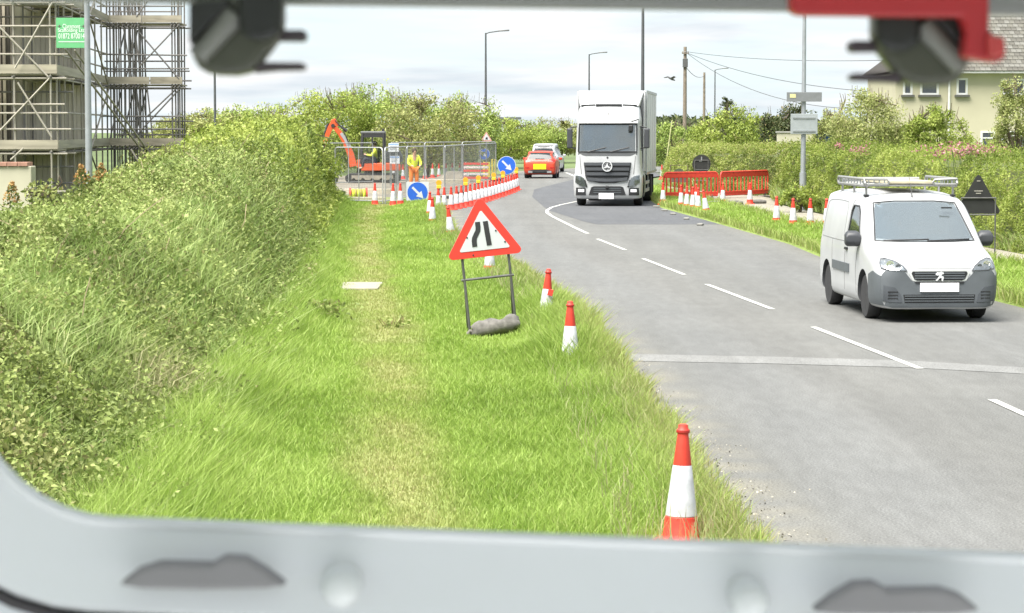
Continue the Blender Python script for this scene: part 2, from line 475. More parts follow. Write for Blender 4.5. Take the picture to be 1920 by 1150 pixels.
marks = MB()
def mark(px, w_=0.09, z=0.008):
    pts = [gp(*p, z) for p in px]
    vs = []
    for i, p in enumerate(pts):
        t = (pts[min(i + 1, len(pts) - 1)] - pts[max(i - 1, 0)]); t.z = 0; t.normalize()
        n_ = Vector((-t.y, t.x, 0)) * w_ / 2
        vs += [p + n_, p - n_]
    me = MB().add(vs, [(2 * i, 2 * i + 2, 2 * i + 3, 2 * i + 1) for i in range(len(pts) - 1)]).mesh('lane_marking')
    o = link_mesh('lane_marking', me, PAINT); o.parent = road
for d in ([(1525, 613), (1725, 691)], [(1325, 533), (1449, 580)], [(1206, 485), (1283, 515)], [(1120, 448), (1173, 469)], [(1860, 749), (2010, 817)]):
    mark(d)
mark([(1102, 438), (1080, 428), (1050, 413), (1034, 405), (1026, 399), (1026, 394), (1034, 389), (1052, 384), (1080, 378), (1112, 373)], 0.11)
mark([(1040, 322), (1062, 324), (1076, 330)], 0.16)

# left verge, right verge, footway, worksite ground
def vz(X, Y): return 0.03 + 0.05 * fbm(X * 0.7, Y * 0.4) + 0.05 * sstep(0.0, 1.2, xl(Y) - X)
sheet('grass_verge', lambda Y: xh(Y) - 0.6, lambda Y: xl(Y) + 0.05 + 0.12 * (fbm(Y * 0.9, Y * 0.13 + 3) - 0.5), np.arange(-6, 92, 0.5), 25, VERGE, zf=vz, skirt=True)
def fx0(Y): return np.interp(Y, [-6, 30, 44.7, 53, 66, 77, 92, 100, 110, 128], [11.2, 10.3, 9.53, 9.0, 7.75, 7.4, 6.9, 6.4, 6.6, 8.2])
def fx1(Y): return np.interp(Y, [-6, 30, 45, 53, 66, 86, 94, 97, 104, 112, 120, 128], [13.4, 12.3, 11.3, 10.75, 10.1, 9.65, 10.35, 9.3, 7.9, 7.3, 7.8, 9.2])
def vz2(X, Y): return 0.02 + 0.05 * fbm(X * 0.8, Y * 0.5) + 0.06 * sstep(0.0, 0.6, X - xr(Y))
sheet('roadside_verge', lambda Y: xr(Y) - 0.04, fx0, np.arange(-6, 112, 0.7), 9, VERGE, zf=vz2, skirt=True)
sheet('footway', fx0, fx1, np.arange(-6, 111, 1.0), 7, PAVE, 0.075, skirt=True)
sheet('hedge_bank_ground', fx1, lambda Y: fx1(Y) + 3.5, np.arange(-6, 112, 2.0), 4, TURF, 0.05, skirt=True)
# loose kerb stones along the newer surfacing
for i, (px, py) in enumerate(((1231, 389), (1246, 396), (1262, 403), (1287, 412), (1313, 423))):
    p = gp(px, py)
    o = MB().box((0, 0, 0.03), (0.16, 0.42, 0.06), rz=0.2).build('kerb_stone', M('kerb_concrete', (0.22, 0.215, 0.2), .9, var=.2), None, 0, 0.02); o.location = (p.x, p.y, 0); o.rotation_euler = (0, 0, -0.1 * i)
    tag(o, ('first', 'second', 'third', 'fourth', 'last')[i] + ' pale kerb stone from the lorry along the edge by the red barriers', 'kerb stone', 'kerb stones by the resurfaced road')
def site_l(Y): return np.interp(Y, [82, 90, 135], [-9.5, -10.5, -12])
def site_r(Y): return np.interp(Y, [82, 100, 118, 135], [-2.9, -1.6, -0.3, -1.5])
sheet('worksite_ground', site_l, site_r, np.arange(82, 136, 1.5), 12, SITE, zf=lambda X, Y: 0.06 + 0.10 * fbm(X * 0.6, Y * 0.3), skirt=True)
# flat covers set in the verge
for (x0, x1, y0, y1), lab in (((630, 718, 544, 556), 'pale concrete slab sunk in the worn grass path'), ((737, 782, 397, 402), 'narrow pale concrete strip at the far end of the grass path')):
    a, b = gp(x0, y1), gp(x1, y0)
    o = MB().box((0, 0, 0), (b.x - a.x + 0.02 * 0, b.y - a.y, 0.16)).build('concrete_slab', M('pale_slab', (0.30, 0.285, 0.22), 0.9, var=0.15, scale=5), None, 0, 0.012)
    o.location = ((a.x + b.x) / 2, (a.y + b.y) / 2, 0.055)
    tag(o, lab, 'concrete slab')

# ------------------------------------------------------------------ left bank
_HT = ([0, 16, 22, 30, 40, 48, 58, 70, 78, 83, 86], [1.0, 1.1, 1.25, 1.4, 1.66, 1.8, 1.95, 2.15, 2.42, 2.25, 0.1])
def bank_h(X, Y):
    t = xh(Y) - X
    h = np.interp(Y, *_HT)
    run = np.interp(Y, [0, 22, 32, 60, 86], [2.6, 2.1, 1.35, 0.85, 0.8])
    z = h * sstep(-0.1, 1.0, t / run) * (0.84 + 0.32 * fbm(X * 0.75 + 3, Y * 0.5))
    z = z + (0.55 * (fbm(X * 0.95 + 7, Y * 0.62) - 0.5 - 0.45 * (1 - sstep(40, 56, Y)) * sstep(1.2, 3, t)) + 0.35 * (fbm(X * 2.3 + 1, Y * 1.5) - 0.5)) * sstep(0.2, 1.1, t) * np.interp(Y, [14, 30, 84, 86], [0.5, 1.0, 1.0, 0.1])
    z = z * (1 - 0.78 * sstep(2.5, 6.0, t))
    return z + 0.03 + 0.16 * (fbm(X * 2.1, Y * 1.6 + 9) - 0.5) * sstep(0.1, 0.8, t)
ysb = np.arange(2, 87, 0.4)
sheet('bank', lambda Y: xh(Y) - 10, lambda Y: xh(Y) + 0.25, ysb, 60, TURF, zf=bank_h)
# ------------------------------------------------------------------ vegetation
def blades_mesh(name, P, h, w_, mat, tone, dry, lean=0.35, curl=0.5):
    n = len(P); a = RNG.random(n) * 2 * math.pi; b = RNG.random(n) * 2 * math.pi
    side = np.stack([np.cos(a), np.sin(a), np.zeros(n)], 1) * (w_ / 2)[:, None]
    ln = (lean * (0.3 + RNG.random(n)))[:, None] * np.stack([np.cos(b), np.sin(b), np.zeros(n)], 1)
    up = np.array([0, 0, 1.0])[None]
    m = P + (up * 0.55 + ln * 0.35) * h[:, None]
    t = P + (up * (1 - curl * lean * 0.6) + ln * (0.9 + curl * 0.6)) * h[:, None]
    V = np.stack([P - side, P + side, m - side * 0.85, m + side * 0.85, t], 1).reshape(-1, 3)
    i = np.arange(n)[:, None] * 5
    T = np.concatenate([i + [0, 1, 3], i + [0, 3, 2], i + [2, 3, 4]], 1).reshape(-1, 3)
    return np_mesh(name, V, T, mat, {'tone': np.repeat(tone, 5), 'dry': np.repeat(dry, 5)})
def leaves_mesh(name, P, size, mat, tone, dry=None, Nrm=None, asp=0.55, droop=0.15):
    n = len(P)
    D = RNG.normal(size=(n, 3)); D[:, 2] -= droop
    D /= np.linalg.norm(D, axis=1)[:, None]
    U = RNG.normal(size=(n, 3))
    if Nrm is not None: U = U * 0.65 + Nrm
    U -= D * (U * D).sum(1)[:, None]; U /= np.linalg.norm(U, axis=1)[:, None] + 1e-9
    S = np.cross(D, U)
    s = size[:, None]
    b = P - D * s * 0.5; t = P + D * s * 0.5
    l = P + S * s * asp * 0.5 + U * s * 0.12; r = P - S * s * asp * 0.5 + U * s * 0.12
    V = np.stack([b, l, t, r], 1).reshape(-1, 3)
    i = np.arange(n)[:, None] * 4
    T = np.concatenate([i + [0, 1, 2], i + [0, 2, 3]], 1).reshape(-1, 3)
    if dry is None: dry = np.zeros(n)
    return np_mesh(name, V, T, mat, {'tone': np.repeat(tone, 4), 'dry': np.repeat(dry, 4)})

GRASS = leaf_mat('grass_blades', (0.2, 0.3, 0.05), (0.265, 0.39, 0.065), (0.36, 0.48, 0.115), dry=(0.37, 0.33, 0.16), transl=0.42)
LUSH = leaf_mat('long_grass', (0.145, 0.23, 0.045), (0.255, 0.37, 0.09), (0.42, 0.52, 0.19), dry=(0.42, 0.36, 0.22), transl=0.4)
BRAM = leaf_mat('bramble_leaves', (0.125, 0.165, 0.04), (0.245, 0.31, 0.08), (0.37, 0.43, 0.145), dry=(0.24, 0.19, 0.10), transl=0.3)
HEDGE = leaf_mat('hedge_leaves', (0.11, 0.155, 0.024), (0.27, 0.345, 0.06), (0.43, 0.49, 0.12), dry=(0.28, 0.26, 0.10), transl=0.35)
TREE = leaf_mat('tree_leaves', (0.11, 0.165, 0.034), (0.26, 0.355, 0.075), (0.42, 0.5, 0.14), dry=(0.20, 0.18, 0.08), transl=0.35)
OLIVE = leaf_mat('olive_leaves', (0.115, 0.13, 0.036), (0.255, 0.28, 0.085), (0.4, 0.42, 0.15), dry=(0.22, 0.18, 0.10), transl=0.3)
DARKF = leaf_mat('dark_leaves', (0.035, 0.05, 0.02), (0.065, 0.085, 0.03), (0.12, 0.14, 0.05), transl=0.25)
PALEF = leaf_mat('pale_leaves', (0.17, 0.21, 0.06), (0.33, 0.37, 0.12), (0.48, 0.5, 0.22), dry=(0.4, 0.34, 0.2), transl=0.4)
PINK = leaf_mat('pink_petals', (0.32, 0.11, 0.14), (0.42, 0.18, 0.21), (0.5, 0.27, 0.28), transl=0.3)
ORFL = leaf_mat('orange_petals', (0.36, 0.2, 0.06), (0.5, 0.27, 0.1), (0.52, 0.38, 0.16), transl=0.3)
PRIV = leaf_mat('footway_hedge_leaves', (0.11, 0.155, 0.025), (0.24, 0.31, 0.055), (0.36, 0.42, 0.1), dry=(0.38, 0.35, 0.15), transl=0.45)
YFLW = leaf_mat('yellow_petals', (0.6, 0.45, 0.03), (0.75, 0.6, 0.05), (0.8, 0.7, 0.15), transl=0.2)

def strip_points(f0, f1, y0, y1, dens):
    """points over a strip; dens(Y) per square metre falls off with distance"""
    ys = np.arange(y0, y1, 1.0); out_ = []
    for y in ys:
        a, b = float(f0(y)), float(f1(y))
        n = int(dens(y) * max(b - a, 0))
        if n <= 0: continue
        Y = y + RNG.random(n); u = RNG.random(n)
        out_.append(np.stack([f0(Y) * (1 - u) + f1(Y) * u, Y], 1))
    return np.concatenate(out_)

# mown verge
P2 = strip_points(lambda Y: xh(Y) - 0.3, lambda Y: xl(Y) + 0.02 + 0.3 * (fbm(Y * 0.9, Y * 0.13 + 3) - 0.5), 13, 86, lambda y: 3800 * min(1, (18 / y)) ** 1.75)
X, Y = P2[:, 0], P2[:, 1]
pd = np.abs(X - xp(Y) - 0.5 * (fbm(X * 0.8, Y * 0.5) - 0.5)); re_ = xl(Y) - X; hd = X - xh(Y)
pn = fbm(X * 1.3 + 5, Y * 0.9)
worn = (1 - sstep(0.12, 0.62, pd)) * (0.35 + 0.65 * sstep(0.28, 0.58, fbm(X * 1.6, Y * 0.55 + 40)))
keep = RNG.random(len(X)) > worn * 0.4
X, Y, pd, re_, hd, pn, worn = [a[keep] for a in (X, Y, pd, re_, hd, pn, worn)]
n = len(X)
h = 0.05 + 0.035 * sstep(0.3, 0.9, pd) + 0.14 * (1 - sstep(0.1, 1.1, re_)) + 0.30 * (1 - sstep(-0.1, 0.75, hd)) + 0.05 * pn
for _px, _py, _r, _a in ((1069, 700, .5, .30), (1050, 640, .6, .2), (1022, 614, .5, .28), (1120, 660, .5, .18), (1275, 1060, .35, -.20), (925, 652, .55, -.10), (1275, 1020, .25, -.16)):
    _c = gp(_px, _py); h = h + _a * np.exp(-((X - _c.x) ** 2 + ((Y - _c.y) / 2) ** 2) / _r ** 2)
h = np.maximum(h, .035)
h *= (0.65 + 0.7 * RNG.random(n)) * (1 - 0.4 * worn)
tone = np.clip(0.50 + 1.3 * (pn - 0.5) + 0.6 * (fbm(X * 0.45 + 60, Y * 0.28) - 0.5) + 0.22 * RNG.normal(size=n) + 0.1 * (1 - sstep(0, 1, pd)), 0, 1)
dry = np.clip(0.58 * worn + 0.3 * (RNG.random(n) < 0.12) + 0.85 * (1 - sstep(0.0, 0.5, re_)) * RNG.random(n), 0, 0.95)
w_ = (0.0042 + 0.00026 * Y) * (0.7 + 0.6 * RNG.random(n))
Pz = np.stack([X, Y, vz(X, Y) - 0.01], 1)
tag(link_mesh('verge_grass', blades_mesh('verge_grass', Pz, h, w_, GRASS, tone, dry, lean=0.45)),
    'short bright green mown grass on the verge with a worn path', 'grass', kind='stuff')
# seeding stalks and rank tufts along the carriageway edge and the sign
P2 = strip_points(lambda Y: xl(Y) - 0.80, lambda Y: xl(Y) + 0.22, 13, 60, lambda y: 520 * min(1, 18 / y) ** 1.4)
X, Y = P2[:, 0], P2[:, 1]; n = len(X)
kk = RNG.random(n) < (0.25 + 0.5 * (X > xl(Y) - .35) + 0.9 * sstep(0.45, 0.7, fbm(X * 1.1, Y * 0.6 + 20))); X, Y = X[kk], Y[kk]; n = len(X)
h = (0.12 + 0.22 * RNG.random(n)) * np.where(X > xl(Y), .45, 1)
tag(link_mesh('seeding_grass', blades_mesh('seeding_grass', np.stack([X, Y, vz(X, Y)], 1), h, (0.003 + 0.00022 * Y), LUSH, np.clip(0.6 + 0.25 * RNG.normal(size=n), 0, 1), np.clip(RNG.random(n) * 1.1, 0, 0.95), lean=0.35)),
    'taller grass going to seed along the road edge', 'grass', kind='stuff')

# grit and small stones along the broken road edge
n = 4500
Yg_ = 14 + 30 * RNG.random(n) ** 1.6; Xg_ = xl(Yg_) + 0.02 + np.abs(RNG.normal(size=n)) * 0.22 * (0.4 + 1.2 * fbm(Yg_ * 0.8, Yg_ * 0.1))
GRIT = leaf_mat('road_grit', (0.10, 0.095, 0.085), (0.27, 0.25, 0.20), (0.42, 0.39, 0.32), transl=0.0, rough=0.95)
tag(link_mesh('edge_gravel', leaves_mesh('edge_gravel', np.stack([Xg_, Yg_, 0.004 + 0.006 * RNG.random(n)], 1), 0.008 + 0.016 * RNG.random(n), GRIT, RNG.random(n), None, np.array([[0, 0, 1.5]]), asp=0.8, droop=0)),
    'sandy grit and small stones along the ragged road edge', 'gravel', kind='stuff')
# right verge grass
P2 = strip_points(lambda Y: xr(Y) + 0.0, lambda Y: fx0(Y) + 0.05, 24, 106, lambda y: 620 * min(1, (40 / y)) ** 1.6)
X, Y = P2[:, 0], P2[:, 1]; n = len(X); pn = fbm(X * 1.3 + 5, Y * 0.9)
ed = np.minimum(X - xr(Y), fx0(Y) - X)
h = (0.10 + 0.10 * pn + 0.10 * (1 - sstep(0, 0.4, ed))) * (0.6 + 0.8 * RNG.random(n))
tag(link_mesh('roadside_grass', blades_mesh('roadside_grass', np.stack([X, Y, vz2(X, Y) - 0.01], 1), h, (0.005 + 0.00028 * Y) * (0.7 + 0.6 * RNG.random(n)), GRASS,
    np.clip(0.5 + 1.2 * (pn - 0.5) + 0.22 * RNG.normal(size=n), 0, 1), 0.5 * (RNG.random(n) < 0.15) + 0.3 * (1 - sstep(0, 0.25, ed)), lean=0.5)),
    'bright green grass strip between the road and the far footway', 'grass', kind='stuff')

# bank: long grass where the patch noise is high, bramble leaves where it is low, hedge leaves on the tall far half
def bank_pts(dens, t0=-0.2, t1=5.6, y0=11, y1=85.5):
    P_ = strip_points(lambda Y: xh(Y) - t1, lambda Y: xh(Y) - t0, y0, y1, dens)
    X, Y = P_[:, 0], P_[:, 1]
    vis = X > (-0.2134 - 0.02) * Y - 0.3        # nothing past the side of the view plus a margin of a step
    return X[vis], Y[vis]
X, Y = bank_pts(lambda y: 2300 * min(1, 18 / y) ** 1.5)
t = xh(Y) - X; gm = fbm(X * 0.55 + 11, Y * 0.35 + 2)
far = sstep(44, 56, Y)
gmask = np.clip(sstep(0.37, 0.54, gm) * (1 - far * 0.8) + (1 - sstep(0.2, 0.9, t)) * (1 - 0.6 * far), 0, 1)
isg = RNG.random(len(X)) < gmask * 0.36
Xg, Yg, tg = X[isg], Y[isg], t[isg]; n = len(Xg)
pn = fbm(Xg * 1.1 + 31, Yg * 0.8)
hg = (0.26 + 0.32 * RNG.random(n)) * (0.55 + 0.9 * pn)
brown = np.exp(-((Xg + 2.95) ** 2 / 0.10 + (Yg - 20.6) ** 2 / 2.5))
tag(link_mesh('bank_grass', blades_mesh('bank_grass', np.stack([Xg, Yg, bank_h(Xg, Yg) - 0.04], 1), hg, (0.0055 + 0.00026 * Yg) * (0.7 + 0.6 * RNG.random(n)), LUSH,
    np.clip(0.55 + 1.4 * (pn - 0.5) + 0.22 * RNG.normal(size=n), 0, 1), np.clip(0.35 * (RNG.random(n) < 0.18) + brown * 0.8, 0, 0.95), lean=0.5, curl=0.7)),
    'long rank grass growing over the roadside bank', 'grass', kind='stuff')
def bank_normals(X, Y):
    e = 0.15
    gx = (bank_h(X + e, Y) - bank_h(X - e, Y)) / (2 * e); gy = (bank_h(X, Y + e) - bank_h(X, Y - e)) / (2 * e)
    Nn = np.stack([-gx, -gy, np.ones_like(gx)], 1); return Nn / np.linalg.norm(Nn, axis=1)[:, None]
lm = (~isg) & (RNG.random(len(X)) < 0.34 + 0.66 * sstep(0.32, 0.48, fbm(X * 1.9 + 90, Y * 1.25)))
Xl, Yl, tl = X[lm], Y[lm], t[lm]
reps = 2
Xl = np.repeat(Xl, reps) + RNG.normal(size=len(Xl) * reps) * 0.06; Yl = np.repeat(Yl, reps) + RNG.normal(size=len(Yl) * reps) * 0.06
n = len(Xl)
cl = fbm(Xl * 2.6, Yl * 2.0 + 70)
Zl = bank_h(Xl, Yl) + RNG.random(n) ** 1.4 * 0.36 * (0.35 + 1.3 * cl) * np.interp(Yl, [20, 60], [1, 1.5])
tone = np.clip(0.40 + 1.5 * (cl - 0.5) + 0.9 * (fbm(Xl * 0.5, Yl * 0.3 + 13) - 0.5) + 0.2 * RNG.normal(size=n), 0, 1)
dry = np.clip(0.6 * (RNG.random(n) < 0.07) + 0.4 * sstep(0.58, 0.78, fbm(Xl * 0.9 + 50, Yl * 0.6)) * (RNG.random(n) < 0.6), 0, 0.9)
isf = RNG.random(n) < sstep(44, 58, Yl)
Nn = bank_normals(Xl, Yl)
for nm, sel, mt, sz, lab in (('bank_undergrowth', ~isf, BRAM, 1.0, 'olive bramble and nettle undergrowth covering the roadside bank'), ('hedgerow_foliage', isf, HEDGE, 1.15, 'thick leafy growth of the hedge on top of the bank')):
    s_ = (0.030 + 0.00085 * Yl[sel]) * (0.6 + 0.8 * RNG.random(sel.sum())) * sz
    tag(link_mesh(nm, leaves_mesh(nm, np.stack([Xl, Yl, Zl], 1)[sel], s_, mt, tone[sel], dry[sel] * (0.6 if mt is HEDGE else 1), Nn[sel])), lab, 'undergrowth', kind='stuff')
# bare stems and dead stalks sticking out of the bank
sm = MB()
for k in range(170):
    y = random.uniform(18, 76); x = float(xh(y)) - random.uniform(0.8, 4.2); z = float(bank_h(np.array([x]), np.array([y]))[0])
    q = Vector((x, y, z)); pts = [q]
    d = Vector((random.uniform(-1, 1), random.uniform(-.5, .5), random.uniform(0.6, 1.6)))
    for j in range(3):
        q = q + d * random.uniform(0.1, 0.22); d += Vector((random.uniform(-.5, .5), 0, -0.35)); pts.append(q)
    sm.path(pts, 0.004 + 0.00006 * y, 4)
tag(sm.build('dead_stalks', M('dry_stalk', (0.34, 0.27, 0.17), 0.9)), 'thin dry stalks and runners sticking out of the bank', 'stalks', kind='stuff')

# ---- shrubs and trees
def crown_pts(n, rx, ry, rz, clumps, seed, shell=0.55, flat=0.0):
    rg = np.random.default_rng(seed)
    d = rg.normal(size=(clumps, 3)); d /= np.linalg.norm(d, axis=1)[:, None]
    r = (shell + (1 - shell) * rg.random(clumps)) ** 0.7 * (0.82 + 0.3 * rg.random(clumps))
    c = d * r[:, None] * np.array([rx, ry, rz]); c[:, 2] = np.where(c[:, 2] < -flat * rz, -flat * rz * rg.random(clumps), c[:, 2])
    k = rg.integers(0, clumps, n)
    cs = (0.14 + 0.13 * rg.random(clumps))[k]
    g_ = rg.normal(size=(n, 3)); g_ /= np.linalg.norm(g_, axis=1)[:, None] + 1e-9
    rad = rg.random(n) ** 0.5
    sc = np.array([rx, ry, rz * 1.0])
    p = c[k] + g_ * rad[:, None] * cs[:, None] * 1.35 * np.minimum(sc, sc.mean())
    ct = rg.random(clumps)[k]
    nr = g_ * 0.8 + c[k] / sc * 0.6 + np.array([0, 0, 0.35])
    return p, ct, nr, c
def tree(name, label, px, Y, ztop, width, mt, n, leaf, trunk_h=0.8, clumps=70, depth=None, seed=1, group=None, cat='tree', x=None, twigs=26, zlow=0.15, dryf=0.05, tb=0.0):
    X0 = pxX(px, Y) if x is None else x
    t_ = thing(name, label, cat, (X0, Y, 0), random.random() * 6 * 0, group)
    rx = width / 2; ry = (depth or width) / 2; rz = (ztop - zlow) / 2 * 1.0
    zc = zlow + rz
    rg = random.Random(seed)
    p, ct, nr, c = crown_pts(n, rx * 0.9, ry * 0.9, rz * 0.9, clumps, seed, flat=0.75)
    p[:, 2] += zc
    p[:, 2] = np.maximum(p[:, 2], 0.05)
    # trunk and limbs
    mb = MB()
    tops = [Vector(q) + Vector((0, 0, zc)) for q in c[::max(1, len(c) // 14)]]
    fork = Vector((0.06 * rx, 0, max(0.3, trunk_h)))
    r0 = 0.035 * ztop * 0.6 + 0.03
    mb.path([(0, 0, -0.1), (0.02 * rx, 0, fork.z * 0.5), fork], [r0, r0 * 0.85, r0 * 0.7], 7)
    for q in tops:
        mid = fork.lerp(q, 0.5) + Vector((rg.uniform(-.15, .15) * rx, rg.uniform(-.1, .1) * rx, 0.12 * rz))
        mb.path([fork, mid, q], [r0 * 0.55, r0 * 0.3, r0 * 0.09], 5)
    for k in range(twigs):
        a = rg.uniform(0, 2 * math.pi); u = rg.uniform(0.05, 0.85)
        q = Vector((rx * u * math.cos(a) * 0.95, ry * u * math.sin(a) * 0.6, zc + rz * 0.86 * math.sqrt(max(0, 1 - u * u))))
        e = q + Vector((q.x / rx * 0.25, 0, 1)) * rg.uniform(0.10, 0.24) * rz + Vector((rg.uniform(-.1, .1) * rx * 0.4, 0, 0))
        qn = min(tops, key=lambda w__: (w__ - q).length)
        mb.path([qn, q, e], [0.02, 0.016, 0.008], 4)
    mb.build('trunk', BARK, t_, 60)
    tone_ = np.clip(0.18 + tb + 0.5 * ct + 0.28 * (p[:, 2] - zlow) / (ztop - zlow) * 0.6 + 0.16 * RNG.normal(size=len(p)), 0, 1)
    sz = leaf * (0.6 + 0.8 * RNG.random(len(p)))
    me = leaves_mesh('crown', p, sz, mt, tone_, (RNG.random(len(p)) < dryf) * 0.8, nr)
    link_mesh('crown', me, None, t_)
    return t_

TG = 'trees behind the worksite'
spec = [  # px, Y, top row, width m, material, label
    (372, 128, 214, 5.5, OLIVE, 'low olive bush just right of the scaffolding, leftmost of the tree line'),
    (432, 132, 212, 5.2, TREE, 'rounded green tree behind the thin black lamp post on the left'),
    (492, 136, 203, 5.2, TREE, 'green tree with spiky top between the lamp post and the tall copse'),
    (545, 126, 222, 4.2, HEDGE, 'bright green bush where the low trees meet the tall copse'),
    (610, 138, 176, 6.0, HEDGE, 'tall bright green tree at the left end of the copse, above the digger arm'),
    (672, 142, 168, 6.2, TREE, 'tallest green tree of the copse, behind the digger cab'),
    (742, 140, 176, 6.0, TREE, 'broad green tree in the middle of the copse behind the white notices'),
    (800, 132, 186, 6.6, OLIVE, 'spreading olive-brown tree in front of the copse behind the fencing'),
    (866, 142, 184, 5.0, TREE, 'green tree at the right end of the tall copse beside the street lamp'),
    (945, 172, 228, 6.3, HEDGE, 'small light green tree just right of the street lamp'),
    (1002, 198, 236, 6.5, TREE, 'low rounded green tree above the red car'),
    (1050, 200, 226, 6.5, OLIVE, 'olive tree partly hidden behind the left side of the lorry'),
]
for i, (px, Yt, top, wd, mt, lab) in enumerate(spec):
    zt = at(px, top, Yt).z + .25; wd *= 1.12
    tree('broadleaf_tree', lab, px, Yt, zt, wd, mt, 10500, 0.155, 0.9, 110, wd * 0.8, 100 + i, TG, twigs=34, tb=.08)
spec = [
    (1262, 150, 222, 5.2, TREE, 'round green tree between the lorry and the wooden pole'),
    (1306, 160, 226, 4.4, OLIVE, 'olive bush between the two wooden poles'),
    (1366, 122, 196, 4.6, HEDGE, 'bushy bright green tree with dark spiky leader near the second street lamp'),
    (1425, 128, 232, 3.6, TREE, 'low green bush right of the spiky leader tree'),
    (1478, 118, 190, 3.2, DARKF, 'dark evergreen tree left of the grey signpost'),
]
for i, (px, Yt, top, wd, mt, lab) in enumerate(spec):
    zt = at(px, top, Yt).z
    tree('roadside_tree', lab, px, Yt, zt, wd, mt, 6500, 0.14, 0.7, 70, wd * 0.8, 200 + i, 'trees behind the far hedge', twigs=24)
# spiky leader of the dark-tipped tree
t_ = thing('conifer', 'dark spiky conifer top poking out of the bright green bush', 'tree', (pxX(1362, 124), 124, 0))
mb = MB(); ztop = at(1362, 186, 124).z
mb.path([(0, 0, 0), (0, 0, ztop * 0.6), (0, 0, ztop)], [0.09, 0.07, 0.02], 6); mb.build('trunk', BARK, t_, 60)
pp = []
for k in range(90):
    z = ztop * (0.45 + 0.55 * random.random()); a = random.random() * 6.28; L_ = (ztop - z) * 0.42 + 0.18
    for j in range(22):
        u = random.random(); pp.append((math.cos(a) * L_ * u + random.gauss(0, .03), math.sin(a) * L_ * u + random.gauss(0, .03), z + L_ * 0.45 * u + random.gauss(0, .03)))
pp = np.array(pp)
link_mesh('crown', leaves_mesh('crown', pp, 0.10 + 0.08 * RNG.random(len(pp)), DARKF, RNG.random(len(pp)), asp=0.3), None, t_)

# shrubs in front of the house
spec = [
    (1624, 84, 164, 3.2, PALEF, 1300, 'big pale green rounded shrub left of the house windows'),
    (1560, 88, 205, 1.9, PALEF, 800, 'small pale shrub behind the grey signpost'),
    (1752, 82, 194, 2.5, HEDGE, 1300, 'bright green shrub with ragged top under the house windows'),
    (1905, 80, 140, 1.8, PALEF, 900, 'thin pale tree in front of the house at the right edge'),
    (1690, 90, 236, 2.2, OLIVE, 700, 'low olive shrub between the pale shrub and the bright green one'),
]
for i, (px, Yt, top, wd, mt, n_, lab) in enumerate(spec):
    zt = at(px, top, Yt).z
    tree('garden_shrub', lab, px, Yt, zt, wd, mt, n_ * 11, 0.082, 0.8, 70, wd * 0.9, 300 + i, 'shrubs in front of the house', cat='shrub', twigs=22, zlow=0.9)

# right hedge along the footway
def hedge_prof(Y): return np.interp(Y, [14, 40, 60, 80, 100, 120], [1.9, 1.9, 1.95, 1.85, 1.75, 1.6])
hd_ = thing('clipped_hedge', 'long leafy green hedge running behind the far footway', 'hedge', (0, 0, 0))
P_ = strip_points(fx1, lambda Y: fx1(Y) + 1.0, 24, 126, lambda y: 3800 * min(1, 40 / y) ** 1.1)
Yh = P_[:, 1]; n = len(Yh); f0 = fx1(Yh); u = RNG.random(n)
Hh = hedge_prof(Yh) * (0.84 + 0.34 * fbm(Yh * 0.45, u * 1.5 + Yh * 0.11 + 6))
front = RNG.random(n) < 0.62
bul = 0.6 * (fbm(Yh * 1.1, u * 4 + Yh * 0.2) - 0.5)
Zh = np.where(front, Hh * u, Hh + 0.13 * np.abs(RNG.normal(size=n)) - .05)
Xh_ = np.where(front, f0 + 0.35 * u ** 2 + bul - RNG.random(n) * 0.14, f0 + 0.35 + 2.6 * u)
cl = fbm(Yh * 1.5 + 9, Zh * 2.2 + Xh_ * 0.7)
yel = sstep(78, 100, Yh)
tone = np.clip(0.5 + 1.1 * (cl - 0.5) + 1.2 * (fbm(Yh * 0.3, Zh * 0.8 + Xh_ * .3 + 3) - 0.5) + 0.15 * RNG.normal(size=n), 0, 1)
Nh = np.where(front[:, None], np.array([[-1, -0.5, 0.5]]), np.array([[0, 0, 1.0]]))
me = leaves_mesh('foliage', np.stack([Xh_, Yh, Zh + 0.06], 1), (0.026 + 0.00062 * Yh) * (0.6 + 0.8 * RNG.random(n)), PRIV, tone, 0.55 * (RNG.random(n) < 0.08 + 0.3 * yel), Nh)
o = link_mesh('foliage', me, None, hd_); o['kind'] = 'stuff'
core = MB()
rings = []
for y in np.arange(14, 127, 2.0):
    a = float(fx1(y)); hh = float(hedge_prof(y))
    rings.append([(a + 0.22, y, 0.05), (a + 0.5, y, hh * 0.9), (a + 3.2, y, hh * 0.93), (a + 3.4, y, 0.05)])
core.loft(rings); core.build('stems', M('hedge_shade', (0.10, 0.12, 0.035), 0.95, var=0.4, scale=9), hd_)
# long grass along the hedge foot, far part
P_ = strip_points(lambda Y: fx1(Y) - 0.15, lambda Y: fx1(Y) + 0.25, 28, 126, lambda y: 520 * min(1, 40 / y))
n = len(P_)
tag(link_mesh('hedge_foot_grass', blades_mesh('hedge_foot_grass', np.c_[P_, np.full(n, 0.05)], 0.25 + 0.45 * RNG.random(n) * np.interp(P_[:, 1], [40, 100], [0.6, 1.4]), 0.005 + 0.0003 * P_[:, 1], LUSH, np.clip(0.5 + 0.25 * RNG.normal(size=n), 0, 1), 0.6 * (RNG.random(n) < 0.3), lean=0.6)),
    'long grass along the foot of the far hedge', 'grass', kind='stuff')

tree('column_foot_shrub', 'leafy growth around the foot of the grey sign column', 1500, 75.6, .95, 1.5, HEDGE, 3600, .075, .3, 50, 1.2, 350, cat='shrub', twigs=4, zlow=.06)
